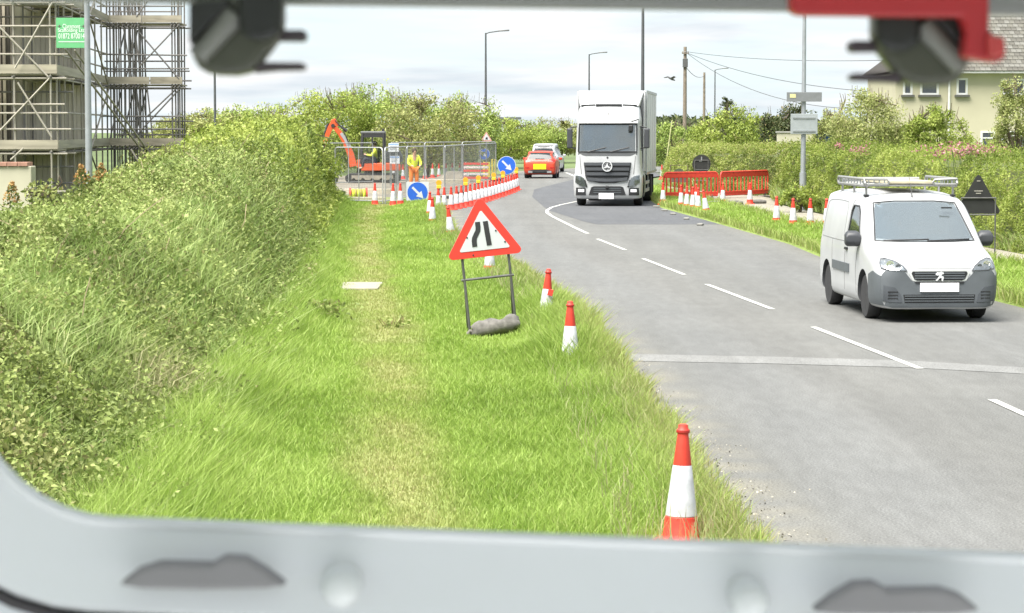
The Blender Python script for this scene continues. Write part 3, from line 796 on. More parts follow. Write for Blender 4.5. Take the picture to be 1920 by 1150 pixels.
# pink valerian and orange spikes
for px, py, Yt, wx, hz_, lab in ((1611, 284, 73, 0.34, 0.24, 'small clump of pink flowers on the hedge below the big pale shrub'), (1808, 281, 58, 0.95, 0.20, 'long clump of pink flowers on the hedge below the house door'), (1573, 275, 76, 0.12, 0.14, 'single small pink flower tuft near the blue board')):
    c = at(px, py, Yt); n = int(330 * wx + 60)
    t_ = thing('flower_clump', lab, 'flowers', (c.x, Yt, 0), group='pink flowers on the hedge')
    p = RNG.normal(size=(n, 3)) * np.array([wx * 0.5, 0.25, hz_ * 0.42]); p[:, 2] += c.z
    link_mesh('blossom', leaves_mesh('blossom', p, 0.05 + 0.05 * RNG.random(n), PINK, RNG.random(n)), None, t_)
    m_ = MB()
    for k in range(14): m_.tube((random.gauss(0, wx * .3), 0, 0.2), (random.gauss(0, wx * .45), random.uniform(-.15, .15), c.z), 0.01, n=4)
    m_.build('stem', M('flower_stem', (0.09, 0.14, 0.04), 0.8), t_)

BS = leaf_mat('conifer_bush', (0.07, 0.10, 0.025), (0.15, 0.19, 0.05), (0.27, 0.30, 0.09), dry=(0.34, 0.27, 0.12), transl=0.3)
bsh = [(150, 38, 314, 2.6, BS, 'spreading yellow-green bush in front of the grey lamp column'), (60, 36, 380, 1.9, BRAM, 'low dark bush below the cream gate pier'), (228, 42, 332, 2.3, BS, 'feathery bush right of the lamp column at the scaffolding foot'),
       (325, 50, 268, 2.3, OLIVE, 'grey-green bush in front of the right end of the scaffolding'), (415, 56, 262, 2.2, OLIVE, 'grey-green bush top of the hedge left of the bright end'), (585, 78, 236, 2.2, HEDGE, 'bright green end of the hedge beside the digger'), (515, 68, 250, 2.6, HEDGE, 'light green bush on the hedge before its bright end')]
for i, (px, Yt, top, wd, mt, lab) in enumerate(bsh):
    zt = at(px, top, Yt).z
    tree('bank_bush', lab, px, Yt, zt, wd, mt, 5200, 0.05 + 0.0007 * Yt, 0.6, 60, wd, 400 + i, 'bushes on the roadside bank', cat='bush', twigs=8, zlow=0.45, dryf=0.06, tb=0.06)
for px, py, top, Yt, lab in ((22, 385, 340, 35, 'orange flower spike at the left edge below the cream pier'), (152, 345, 308, 37.4, 'orange flower spike left of the lamp column'), (190, 338, 306, 37.6, 'orange flower spike right of the lamp column')):
    c = at(px, top, Yt); b_ = at(px, py, Yt); hh = c.z - b_.z; n = 110
    t_ = thing('flower_spike', lab, 'flower', (c.x, Yt, 0), group='orange flower spikes on the bank')
    u = RNG.random(n); a = RNG.random(n) * 6.28; rr = (1 - u) * 0.16 * RNG.random(n) ** 0.5 + 0.02
    p = np.stack([rr * np.cos(a), rr * np.sin(a), b_.z + hh * u], 1)
    link_mesh('blossom', leaves_mesh('blossom', p, 0.035 + 0.03 * RNG.random(n), ORFL, RNG.random(n)), None, t_)
    p = np.stack([rr * 1.3 * np.cos(a), rr * 1.3 * np.sin(a), b_.z - .25 + (hh + .2) * u], 1)
    link_mesh('leaves', leaves_mesh('leaves', p, 0.05 + 0.04 * RNG.random(n), BS, RNG.random(n)), None, t_)
    MB().tube((0, 0, 0.3), (0, 0, c.z - 0.05), 0.012, 0.006, 5).build('stem', M('flower_stem', (0.09, 0.14, 0.04), 0.8), t_)
# low weeds beside the path
for px, py, hh, lab in ((600, 620, 0.36, 'reddish docks and weeds at the foot of the bank beside the path'), (742, 632, 0.22, 'small dark weed standing in the middle of the worn path'), (1190, 850, 0.0, '')):
    if not lab: continue
    c = gp(px, py); n = 420 if hh > .3 else 90
    t_ = thing('weed_plant', lab, 'weed', (c.x, c.y, 0.03))
    p = np.stack([RNG.normal(size=n) * hh * 0.45, RNG.normal(size=n) * hh * 0.8, RNG.random(n) * hh], 1)
    link_mesh('leaves', leaves_mesh('leaves', p, 0.05 + 0.05 * RNG.random(n), BRAM, np.clip(0.4 + 0.3 * RNG.normal(size=n), 0, 1), 0.4 * (RNG.random(n) < .3)), None, t_)
    m_ = MB()
    for k in range(7): m_.tube((random.gauss(0, .05), random.gauss(0, .1), 0), (random.gauss(0, .12), random.gauss(0, .15), hh), 0.006, 0.003, 5)
    m_.build('stem', M('weed_stem', (0.20, 0.12, 0.07), 0.9), t_)

# distant wooded rise
n = 15000
Xf = RNG.uniform(15, 120, n); Yf = RNG.uniform(250, 300, n)
top = 2.2 + 2.4 * fbm(Xf * 0.09, Xf * 0.02 + 1) + 1.0 * fbm(Xf * 0.5, Xf * 0.1 + 8)
Zf = top * RNG.random(n) ** 0.5
tag(link_mesh('distant_wood', leaves_mesh('distant_wood', np.stack([Xf, Yf, Zf], 1), 0.5 + 0.5 * RNG.random(n), DARKF, np.clip(0.5 + 0.3 * RNG.normal(size=n), 0, 1))), 'far-off dark band of woodland on the skyline', 'woodland', kind='stuff')
n = 11000                                   # scrub filling the ground under the copse
Xf = RNG.uniform(-24, -4.5, n); Yf = 146 + RNG.uniform(0, 20, n); Zf = RNG.random(n) ** 0.7 * (2.0 + 1.2 * fbm(Xf * 0.3, Yf * 0.1))
tag(link_mesh('scrub_foliage', leaves_mesh('scrub_foliage', np.stack([Xf, Yf, Zf], 1), 0.22 + 0.2 * RNG.random(n), OLIVE, np.clip(0.35 + 0.3 * RNG.normal(size=n), 0, 1))), 'dense scrub filling the gaps below the copse', 'undergrowth', kind='stuff')
# ------------------------------------------------------------------ vehicle helpers
def cat1(P, n):
    """Catmull-Rom resampling of a list of numpy points, n steps per span"""
    P = np.asarray(P, float); out_ = []
    for i in range(len(P) - 1):
        p0, p1, p2, p3 = P[max(i - 1, 0)], P[i], P[i + 1], P[min(i + 2, len(P) - 1)]
        for k in range(n):
            t = k / n
            out_.append(0.5 * ((2 * p1) + (-p0 + p2) * t + (2 * p0 - 5 * p1 + 4 * p2 - p3) * t * t + (-p0 + 3 * p1 - 3 * p2 + p3) * t ** 3))
    out_.append(P[-1])
    return np.array(out_)
def shell(stations, ny=4, nv=3):
    """closed body from half cross-sections [(y, [(x, z), ...])], bottom centre to roof centre"""
    A = np.array([[(x, y, z) for x, z in ps] for y, ps in stations], float)
    A = cat1(A, ny)
    rings = []
    for s in A:
        c = cat1(s, nv); c[0, 0] = 0; c[-1, 0] = 0; c[:, 0] = np.maximum(c[:, 0], 0)
        left = c[1:-1][::-1] * np.array([-1, 1, 1])
        rings.append([tuple(p) for p in c] + [tuple(p) for p in left])
    return MB().loft(rings)
def boolean(mb, cutters, mats, sharp=38):
    """mb minus cutters; the cut faces take the second material"""
    me = mb.mesh('body'); o = link_mesh('body', me)
    for m in mats: me.materials.append(m)
    tmp = []
    for c in cutters:
        cm = c.mesh('cut'); co = link_mesh('cut', cm)
        for m in mats: cm.materials.append(m)
        cm.polygons.foreach_set('material_index', [1] * len(cm.polygons))
        b = o.modifiers.new('b', 'BOOLEAN'); b.operation = 'DIFFERENCE'; b.solver = 'EXACT'; b.object = co
        tmp.append((co, cm))
    dg = bpy.context.evaluated_depsgraph_get()
    nm = bpy.data.meshes.new_from_object(o.evaluated_get(dg))
    for co, cm in tmp: bpy.data.objects.remove(co)
    bpy.data.objects.remove(o)
    nm.polygons.foreach_set('use_smooth', [True] * len(nm.polygons)); nm.set_sharp_from_angle(angle=R(sharp))
    return nm
def bvh_of(mb):
    return BVHTree.FromPolygons([Vector(v) for v in mb.v], mb.f)
_AX = {'front': (Vector((0, 1, 0)), lambda a, b: Vector((a, -9, b))), 'rear': (Vector((0, -1, 0)), lambda a, b: Vector((a, 30, b))),
       'left': (Vector((1, 0, 0)), lambda a, b: Vector((-9, a, b))), 'right': (Vector((-1, 0, 0)), lambda a, b: Vector((9, a, b))), 'top': (Vector((0, 0, -1)), lambda a, b: Vector((a, b, 12)))}
def inside(p, poly):
    x, y = p; c = False; j = len(poly) - 1
    for i in range(len(poly)):
        if (poly[i][1] > y) != (poly[j][1] > y) and x < (poly[j][0] - poly[i][0]) * (y - poly[i][1]) / (poly[j][1] - poly[i][1]) + poly[i][0]: c = not c
        j = i
    return c
def patch(bvh, poly, view, off, name, mat, parent, dens=0.08, thick=0.02, bevel=0):
    """a panel with thickness laid on the body, its outline given in a side, front or rear view"""
    d, org = _AX[view]
    pts = []
    m = len(poly)
    for i in range(m):
        a, b = Vector(poly[i]), Vector(poly[(i + 1) % m]); k = max(1, int((b - a).length / dens))
        pts += [tuple(a.lerp(b, j / k)) for j in range(k)]
    nb = len(pts)
    xs = [p[0] for p in pts]; zs = [p[1] for p in pts]
    x = min(xs) + dens * 0.6
    while x < max(xs):
        z = min(zs) + dens * 0.6
        while z < max(zs):
            if inside((x, z), pts) and min((Vector((x, z)) - Vector(q)).length for q in pts[:nb]) > dens * 0.35: pts.append((x, z))
            z += dens
        x += dens
    vs, es, fs, *_ = delaunay_2d_cdt([Vector(p) for p in pts], [(i, (i + 1) % nb) for i in range(nb)], [], 1, 1e-5)
    V = []
    last = None
    for p in vs:
        o_ = org(p.x, p.y); hit = bvh.ray_cast(o_, d)
        if hit[0] is None:
            near = bvh.find_nearest(o_ + d * (9 if view != 'rear' else 27))[0]
            q = Vector(o_); ax = 'xyz'[[abs(c) for c in d].index(1)]
            setattr(q, ax, getattr(near, ax))
        else: q = hit[0]
        V.append(q - d * off)
    n = len(V)
    W = [v + d * (thick + off) for v in V]
    cnt = {}
    for f in fs:
        for i in range(len(f)):
            e = (f[i], f[(i + 1) % len(f)]); cnt[e] = cnt.get(e, 0) + 1
    F = [tuple(f) for f in fs] + [tuple(i + n for i in reversed(f)) for f in fs]
    for (a, b) in cnt:
        if (b, a) not in cnt: F.append((b, a, a + n, b + n))
    return MB().add(V + W, F).build(name, mat, parent, 30)
def mirror(poly): return [(-x, z) for x, z in poly]
def wheel(parent, x, y, r, wd, rim_r, side, rimmat=None, spokes=0, name='wheel'):
    w0 = empty(name, (x, y, r)); w0.parent = parent
    s = side
    o = MB().lathe([(rim_r * 0.96, -wd / 2), (r * 0.93, -wd / 2), (r, -wd * 0.36), (r, wd * 0.36), (r * 0.93, wd / 2), (rim_r * 0.96, wd / 2)], 28, axis='x').build('tyre', RUBBER, w0, 40)
    f = s * wd / 2
    prof = [(rim_r, f * 0.92), (rim_r * 0.9, f * 0.9), (rim_r * 0.82, f * 0.55), (rim_r * 0.5, f * 0.62), (rim_r * 0.3, f * 0.8), (0.01, f * 0.82)]
    prof = [(rim_r, -f * 0.8)] + prof
    MB().lathe(prof, 24, axis='x').build('rim', rimmat or M('wheel_steel', (0.24, 0.235, 0.225), 0.55, 0.1, var=0.25), w0, 40)
    if spokes:
        sp = MB()
        for k in range(spokes):
            a = 2 * math.pi * k / spokes
            sp.tube((f * 0.7, math.cos(a) * rim_r * 0.62, math.sin(a) * rim_r * 0.62), (f * 0.76, math.cos(a) * rim_r * 0.62, math.sin(a) * rim_r * 0.62), rim_r * 0.11, n=8)
        tag(sp.build('wheel_holes', BLACK, w0), kind='stuff')
    return w0
def skin_body(name, joints, edges, root, mat, parent, sub=2):
    bm = bmesh.new(); lay = bm.verts.layers.skin.verify(); vv = {}
    for k, (co, r) in joints.items():
        v = bm.verts.new(co); v[lay].radius = (r, r) if not isinstance(r, tuple) else r; v[lay].use_root = (k == root); vv[k] = v
    for a, b in edges: bm.edges.new((vv[a], vv[b]))
    me = bpy.data.meshes.new(name); bm.to_mesh(me); bm.free()
    o = link_mesh(name, me); o.modifiers.new('s', 'SKIN').use_smooth_shade = True
    ss = o.modifiers.new('u', 'SUBSURF'); ss.levels = sub; ss.render_levels = sub
    dg = bpy.context.evaluated_depsgraph_get(); nm = bpy.data.meshes.new_from_object(o.evaluated_get(dg))
    bpy.data.objects.remove(o)
    nm.polygons.foreach_set('use_smooth', [True] * len(nm.polygons))
    return link_mesh(name, nm, mat, parent)
def head(parent, c, mat_hair, helmet=None, s=1.0, yaw=0.0):
    """hair or helmet on top of the skinned head; the face is pushed out of the head itself"""
    x, y, z = c
    if helmet:
        MB().lathe([(0.01, 0.155), (0.07, 0.145), (0.115, 0.10), (0.128, 0.03), (0.128, 0.02), (0.155, 0.012), (0.155, 0.0), (0.12, 0.0)], 18, (x, y, z + 0.01)).build('helmet', helmet, parent, 50)
    else:
        MB().lathe([(0.01, 0.128), (0.06, 0.118), (0.098, 0.07), (0.108, 0.01), (0.104, -0.05), (0.085, -0.06)], 16, (x, y + 0.018, z + 0.01)).build('hair', mat_hair, parent, 50)
HAIR = M('brown_hair', (0.06, 0.04, 0.025), 0.8)
def slim(J):
    return {k: (c, r * (.78 if k.endswith(('pel', 'belly', 'chest', 'sh', 'el', 'hip', 'kn')) else 1)) for k, (c, r) in J.items()}
def seated_driver(name, label, loc, rz, top, hands=((-0.18, -0.42, 0.42), (0.18, -0.42, 0.42)), helmet=None, scale=1.0):
    """seat at z = 0, facing -Y; hands at the wheel"""
    t_ = thing(name, label, 'person', loc, rz)
    t_.scale = (scale,) * 3
    J = {'pel': ((0, 0, 0.09), 0.135), 'belly': ((0, -0.01, 0.24), 0.13), 'chest': ((0, 0, 0.42), 0.15), 'neck': ((0, -0.01, 0.58), 0.06), 'h0': ((0, -0.03, 0.67), 0.085), 'h1': ((0, -0.03, 0.76), 0.098), 'h2': ((0, -0.02, 0.83), 0.065), 'nose': ((0, -0.125, 0.735), 0.017)}
    E = [('pel', 'belly'), ('belly', 'chest'), ('chest', 'neck'), ('neck', 'h0'), ('h0', 'h1'), ('h1', 'h2'), ('h1', 'nose')]
    for s, hn in ((-1, hands[0]), (1, hands[1])):
        k = 'l' if s < 0 else 'r'
        el = Vector((s * 0.27, -0.12, 0.26)); hv = Vector(hn)
        J.update({k + 'sh': ((s * 0.19, 0, 0.5), 0.07), k + 'el': (tuple(el), 0.048), k + 'wr': (tuple(el.lerp(hv, 0.86)), 0.032), k + 'ha': (tuple(hv), 0.036),
                  k + 'f': (tuple(hv + Vector((-s * 0.02, -0.06, 0.03))), 0.016), k + 'th': (tuple(hv + Vector((-s * 0.045, -0.01, 0.035))), 0.011),
                  k + 'hip': ((s * 0.10, -0.05, 0.07), 0.10), k + 'kn': ((s * 0.16, -0.46, 0.12), 0.07), k + 'an': ((s * 0.16, -0.55, -0.26), 0.045), k + 'to': ((s * 0.16, -0.70, -0.30), 0.035)})
        E += [('chest', k + 'sh'), (k + 'sh', k + 'el'), (k + 'el', k + 'wr'), (k + 'wr', k + 'ha'), (k + 'ha', k + 'f'), (k + 'ha', k + 'th'), ('pel', k + 'hip'), (k + 'hip', k + 'kn'), (k + 'kn', k + 'an'), (k + 'an', k + 'to')]
    skin_body('body', slim(J), E, 'pel', SKIN, t_)
    g_ = 1.08
    keep = ['pel', 'belly', 'chest', 'lsh', 'rsh', 'lel', 'rel', 'lwr', 'rwr']
    JT = {k: (J[k][0], J[k][1] * g_ + 0.006) for k in keep}
    skin_body('jacket', JT, [e for e in E if e[0] in keep and e[1] in keep], 'pel', top, t_)
    kl = ['pel', 'lhip', 'rhip', 'lkn', 'rkn', 'lan', 'ran']
    skin_body('trousers', {k: (J[k][0], J[k][1] * 1.12 + 0.004) for k in kl}, [e for e in E if e[0] in kl and e[1] in kl], 'pel', M('dark_trousers', (0.03, 0.035, 0.05), 0.85), t_)
    head(t_, (0, -0.025, 0.75), HAIR, helmet)
    return t_

WINDSCREEN = glass_mat('windscreen', (0.80, 0.84, 0.86), 0.24, 0.05, 0.06)
SIDEGLASS = glass_mat('side_glass', (0.4, 0.45, 0.46), 0.25, 0.03, 0.03)
DARKGLASS = M('dark_glass', (0.03, 0.036, 0.04), 0.12, var=0.02, spec=0.35)
LENS = glass_mat('lamp_lens', (0.92, 0.94, 0.95), 0.12, 0.05, 0.05)
INNER = M('cabin_trim', (0.06, 0.063, 0.068), 0.8)
REFL = M('lamp_reflector', (0.24, 0.255, 0.27), 0.3, 0.3, var=0.5, scale=30)

# ------------------------------------------------------------------ white van
def make_van():
    f1 = gp(1629, 594); f2 = gp(1832, 599)
    c = (f1 + f2) / 2
    v = thing('parked_van' if False else 'white_van', 'white panel van with grey bumper and roof rack driving towards the camera', 'van', (c.x + 0.02, c.y + 0.05, 0), R(3.3))
    v.scale = (0.965, 1, 0.985)
    Z = [(0, .19), (.70, .19), (.87, .25)]
    st = [
        (-.93, [(0, .24), (.50, .24), (.62, .28), (.66, .42), (.665, .54), (.65, .64), (.60, .70), (.50, .735), (.28, .75), (0, .755)]),
        (-.90, [(0, .20), (.60, .20), (.73, .25), (.775, .42), (.78, .56), (.765, .67), (.71, .75), (.58, .785), (.32, .80), (0, .805)]),
        (-.80, [(0, .19), (.66, .19), (.81, .25), (.855, .43), (.86, .60), (.845, .73), (.79, .82), (.64, .86), (.35, .88), (0, .885)]),
        (-.52, [(0, .19), (.70, .19), (.87, .25), (.90, .48), (.90, .72), (.875, .87), (.80, .935), (.65, .97), (.35, .99), (0, 1.0)]),
        (-.14, [(0, .19), (.70, .19), (.88, .25), (.905, .5), (.905, .78), (.885, .96), (.81, 1.03), (.66, 1.06), (.35, 1.082), (0, 1.09)]),
        (.12, [(0, .19), (.70, .19), (.88, .25), (.905, .5), (.905, .8), (.895, .99), (.845, 1.14), (.70, 1.215), (.4, 1.25), (0, 1.26)]),
        (.45, [(0, .19), (.70, .19), (.88, .25), (.905, .5), (.905, .8), (.895, 1.02), (.83, 1.36), (.69, 1.455), (.4, 1.485), (0, 1.495)]),
        (.76, [(0, .19), (.70, .19), (.88, .25), (.905, .5), (.905, .8), (.895, 1.03), (.80, 1.54), (.69, 1.645), (.4, 1.685), (0, 1.695)]),
        (1.15, [(0, .19), (.70, .19), (.88, .25), (.905, .5), (.905, .8), (.895, 1.03), (.79, 1.6), (.69, 1.73), (.4, 1.78), (0, 1.79)]),
        (2.0, [(0, .19), (.70, .19), (.88, .25), (.905, .5), (.905, .8), (.895, 1.03), (.80, 1.6), (.71, 1.745), (.4, 1.80), (0, 1.81)]),
        (3.15, [(0, .21), (.70, .21), (.88, .27), (.90, .5), (.90, .8), (.885, 1.03), (.79, 1.6), (.70, 1.735), (.4, 1.785), (0, 1.795)]),
        (3.38, [(0, .25), (.68, .25), (.84, .3), (.875, .5), (.875, .8), (.855, 1.03), (.75, 1.57), (.66, 1.69), (.4, 1.73), (0, 1.74)]),
        (3.45, [(0, .28), (.62, .28), (.78, .33), (.82, .5), (.82, .8), (.80, 1.03), (.70, 1.54), (.61, 1.64), (.38, 1.68), (0, 1.69)]),
    ]
    sh = shell(st)
    bv = bvh_of(sh)
    cut = []
    for y in (0, 2.73):
        for s in (-1, 1):
            cut.append(MB().tube((s * 0.60, y, .325), (s * 1.2, y, .325), .385, n=28))
    ws = [(-.715, 1.145), (-.60, 1.625), (-.3, 1.645), (.3, 1.645), (.60, 1.625), (.715, 1.145), (.35, 1.125), (-.35, 1.125)]
    cut.append(MB().prism(ws, 'y', -1.2, 1.3))
    sw = [(.34, 1.06), (.37, 1.14), (.66, 1.50), (.82, 1.585), (1.16, 1.585), (1.22, 1.5), (1.24, 1.06)]
    cut.append(MB().prism(sw, 'x', -1.3, 1.3))
    cut.append(MB().bb(-.70, .70, .22, 1.30, .62, 1.12))
    me = boolean(sh, cut, [WHITE, INNER])
    link_mesh('body', me, None, v)
    # glazing
    wsg = [(-.735, 1.115), (-.615, 1.635), (-.3, 1.66), (.3, 1.66), (.615, 1.635), (.735, 1.115), (.35, 1.10), (-.35, 1.10)]
    g0 = patch(bv, wsg, 'front', 0.004, 'windscreen', WINDSCREEN, v, 0.07, 0.004)
    q = []
    for (x0, z0), (x1, z1) in zip(wsg, wsg[1:] + wsg[:1]):
        for k in range(6):
            q.append(bv.ray_cast(Vector((x0 + (x1 - x0) * k / 6, -9, z0 + (z1 - z0) * k / 6)), Vector((0, 1, 0)))[0] - Vector((0, .004, 0)))
    MB().path(q + [q[0]], .012, 5).build('windscreen_seal', BLACK, v)
    for s, vw in ((-1, 'left'), (1, 'right')):
        patch(bv, [(y, z) for y, z in sw], vw, 0.0, 'door_window', SIDEGLASS, v, 0.08, 0.004)
        fr = MB()
        pts = []
        for (y, z) in sw + [sw[0]]:
            h_ = bv.ray_cast(_AX[vw][1](y, z), _AX[vw][0])[0]
            pts.append(h_ + Vector((s * 0.004, 0, 0)))
        fr.path(pts, 0.014, 5); fr.build('window_seal', BLACK, v)
        # side rub strip, panel seams, handle
        patch(bv, [(.98, .60), (2.22, .60), (2.22, .73), (.98, .73)], vw, 0.018, 'rub_strip', DKGREY, v, 0.2, 0.02)
        for seam in ([(.47, .33), (.52, .7), (.40, 1.05)], [(1.33, .33), (1.33, 1.0), (1.30, 1.5), (1.2, 1.68)], [(2.30, .55), (2.32, 1.05)], [(1.36, 1.05), (2.3, 1.05), (3.2, 1.06)], [(1.5, 1.12), (1.55, 1.55), (1.75, 1.63), (2.9, 1.62), (3.12, 1.5), (3.16, 1.12)]):
            pp_ = cat1([(a, b, 0) for a, b in seam], 6); q = []
            for a, b, _ in pp_:
                h_ = bv.ray_cast(_AX[vw][1](a, b), _AX[vw][0])[0]
                if h_ is not None: q.append(h_)
            MB().path(q, 0.0055, 4).build('panel_seam', M('panel_gap', (0.18, 0.18, 0.18), 0.8), v)
        patch(bv, [(1.10, .93), (1.26, .93), (1.26, .965), (1.10, .965)], vw, 0.03, 'door_handle', BLACK, v, 0.1, 0.02)
        # mirror
        mr = MB(); x0 = s * 0.90
        mr.loft([[(x0 + s * (-0.02 + 0.225 * 0.5 * (1 + a)), .42 + dy, 1.13 + b * hz_) for a, b in ((-1, -.75), (-.8, -1), (.75, -1), (1, -.7), (1, .55), (.7, 1), (-.6, 1), (-1, .6))] for dy, hz_ in ((0.0, .10), (-.06, .115), (-.13, .09), (-.16, .05))])
        mo = mr.build('mirror', M('mirror_shell', (0.05, 0.053, 0.06), 0.5), v, 45, 0.015)
        MB().prism([(x0 - s * 0.02, 1.03), (x0 + s * 0.12, 1.05), (x0 + s * 0.12, 1.10), (x0 - s * 0.02, 1.12)], 'y', .34, .44).build('mirror_arm', BLACK, mo)
        MB().box((x0 + s * 0.10, .424, 1.13), (0.17, 0.008, 0.17)).build('mirror_glass', DARKGLASS, mo)
    # lower grey bumper: front wrap and cheeks
    bum = [(-.85, .26), (-.845, .60), (-.81, .69), (-.77, .735), (-.50, .715), (-.45, .66), (-.38, .575), (.38, .575), (.45, .66), (.50, .715), (.77, .735), (.81, .69), (.845, .60), (.85, .26), (.68, .215), (-.68, .215)]
    bo = patch(bv, bum, 'front', 0.012, 'bumper', DKGREY, v, 0.06, 0.03)
    for vw in ('left', 'right'):
        patch(bv, [(-.86, .24), (-.86, .66), (-.62, .72), (-.40, .66), (-.385, .4), (-.39, .25)], vw, 0.010, 'bumper_cheek', DKGREY, v, 0.07, 0.03)
    # lower intake with slats
    patch(bv, [(-.50, .285), (-.52, .40), (.52, .40), (.50, .285)], 'front', 0.016, 'intake', BLACK, bo, 0.1, 0.02)
    for z in (.31, .345, .38): patch(bv, [(-.50, z - .006), (-.50, z + .006), (.50, z + .006), (.50, z - .006)], 'front', 0.028, 'intake_slat', DKGREY, bo, 0.15, 0.02)
    for s in (-1, 1):
        fo = [(s * .54, .29), (s * .56, .40), (s * .64, .50), (s * .80, .53), (s * .80, .30)]
        patch(bv, fo, 'front', 0.020, 'fog_panel', M('bumper_panel', (0.07, 0.078, 0.088), 0.5), bo, 0.07, 0.02)
        for k, z in enumerate((.34, .385, .43)): patch(bv, [(s * .60, z), (s * .60, z + .016), (s * .74, z + .016), (s * .74, z)], 'front', 0.026, 'fog_slat', BLACK, bo, 0.1, 0.02)
        # headlights
        hl = [(s * .47, .735), (s * .52, .80), (s * .62, .865), (s * .74, .90), (s * .80, .89), (s * .825, .83), (s * .82, .765), (s * .72, .745)]
        ho = patch(bv, hl, 'front', 0.010, 'headlight', REFL, v, 0.06, 0.01)
        patch(bv, hl, 'front', 0.024, 'lens', LENS, ho, 0.06, 0.003)
        q = []
        for (x0, z0), (x1, z1) in zip(hl, hl[1:] + hl[:1]):
            for k in range(4):
                h_ = bv.ray_cast(Vector((x0 + (x1 - x0) * k / 4, -9, z0 + (z1 - z0) * k / 4)), Vector((0, 1, 0)))[0]
                q.append(h_ - Vector((0, .012, 0)))
        MB().path(q + [q[0]], .007, 5).build('lamp_seal', M('lamp_edge', (0.10, 0.10, 0.11), .6), ho)
        for cx, cz, r in ((s * .70, .815, .055), (s * .59, .79, .042)):
            h_ = bv.ray_cast(Vector((cx, -9, cz)), Vector((0, 1, 0)))[0]
            MB().lathe([(r, -.0), (r, -.014), (r * .8, -.014), (r * .7, -0.002), (0.005, 0.006)], 16, (cx, h_.y - 0.006, cz), 'y').build('reflector_bowl', CHROME if r > .05 else REFL, ho, 40)
    # grille: chrome surround, dark insert, bars, emblem
    gr = [(-.44, .70), (-.42, .745), (.42, .745), (.44, .70), (.39, .60), (.33, .575), (-.33, .575), (-.39, .60)]
    go = patch(bv, gr, 'front', 0.014, 'grille_surround', M('grille_white', (0.72, 0.73, 0.74), 0.2, 0.3), v, 0.07, 0.02)
    gi = patch(bv, [(-.405, .70), (-.39, .725), (.39, .725), (.405, .70), (.365, .615), (.32, .597), (-.32, .597), (-.365, .615)], 'front', 0.022, 'grille', BLACK, v, 0.07, 0.02)
    for z in (.63, .665, .70): patch(bv, [(-.36, z - .008), (-.36, z + .008), (.36, z + .008), (.36, z - .008)], 'front', 0.032, 'grille_bar', DKGREY, gi, 0.1, 0.02)
    lion = [(-.055, .700), (-.03, .715), (.0, .712), (.02, .722), (.05, .712), (.055, .69), (.03, .685), (.02, .668), (.05, .655), (.055, .63), (.04, .60), (.055, .59), (.03, .588), (.022, .61), (.025, .632), (.0, .636), (-.02, .615), (-.045, .59), (-.06, .60), (-.035, .622), (-.02, .65), (-.012, .672), (-.04, .668), (-.062, .68)]
    patch(bv, lion, 'front', 0.046, 'emblem', M('emblem_metal', (0.75, 0.76, 0.78), 0.4, 0.3), v, 0.03, 0.02)
    patch(bv, [(-.28, .44), (-.28, .565), (.28, .565), (.28, .44)], 'front', 0.034, 'number_plate', M('blank_plate', (0.86, 0.86, 0.86), 0.5, var=0.0), v, 0.1, 0.02)
    patch(bv, [(-.34, .555), (-.36, .585), (.36, .585), (.34, .555)], 'front', 0.024, 'plate_recess', BLACK, v, 0.1, 0.02)
    # bonnet shut line, wipers, aerial
    for z_, w__ in ((.762, .46),):
        patch(bv, [(-w__, z_), (-w__, z_ + .006), (w__, z_ + .006), (w__, z_)], 'front', 0.003, 'bonnet_seam', M('panel_gap', (0.18, 0.18, 0.18), 0.8), v, 0.1, 0.01)
    for a, b in (((-.62, 1.12), (.05, 1.135)), ((.02, 1.115), (.66, 1.135))):
        q = []
        for k in range(7):
            x, z = a[0] + (b[0] - a[0]) * k / 6, a[1] + (b[1] - a[1]) * k / 6
            h_ = bv.ray_cast(Vector((x, -9, z)), Vector((0, 1, 0)))[0]
            if h_ is not None: q.append(h_ - Vector((0, .02, 0)))
        MB().path(q, 0.011, 5).build('wiper', BLACK, v)
    MB().path([(0, .80, 1.70), (0, .84, 1.76), (0, 1.02, 2.0)], [0.016, 0.008, 0.005], 6).build('aerial', BLACK, v)
    MB().box((.43, .43, 1.57), (.16, .02, .022)).build('sun_visor_strip', BLACK, v)
    # interior: dash, seats, steering wheel, far bulkhead
    MB().prism([(.0, .75), (.05, 1.06), (.30, 1.11), (.42, 1.05), (.45, .75)], 'x', -.69, .69).build('dashboard', M('dash', (0.10, 0.105, 0.11), 0.6), v)
    MB().bb(-.66, .66, 1.24, 1.28, .66, 1.58).build('bulkhead', M('bulkhead_grey', (0.20, 0.205, 0.21), 0.8), v)
    for s in (-1, 1):
        MB().box((s * .36, 1.06, .98), (.44, .14, .62), rx=-.12).box((s * .36, 1.08, 1.36), (.24, .09, .18)).build('seat', M('seat_cloth', (0.12, 0.125, 0.13), 0.9), v, 0, 0.04)
    tr_ = []
    for k in range(21):
        a = 2 * math.pi * k / 20; tr_.append((-.36 + .185 * math.cos(a), .52 + .08 * math.sin(a), 1.06 + .165 * math.sin(a)))
    MB().path(tr_, .014, 6).build('steering_wheel', BLACK, v)
    # wheels
    for y in (0, 2.73):
        for s in (-1, 1): wheel(v, s * .775, y, .318, .195, .205, s, spokes=10)
    for s in (-1, 1): MB().box((s * .52, -.2, .2), (.2, .5, .02)).build('underbody_tray', BLACK, v)
    MB().bb(-.6, .6, -.6, 3.2, .17, .24).build('underbody', BLACK, v)
    # roof rack: crossbars on feet, side rails with looped ends, roller, plank
    rk = empty('roof_rack', (0, 0, 0)); rk.parent = v
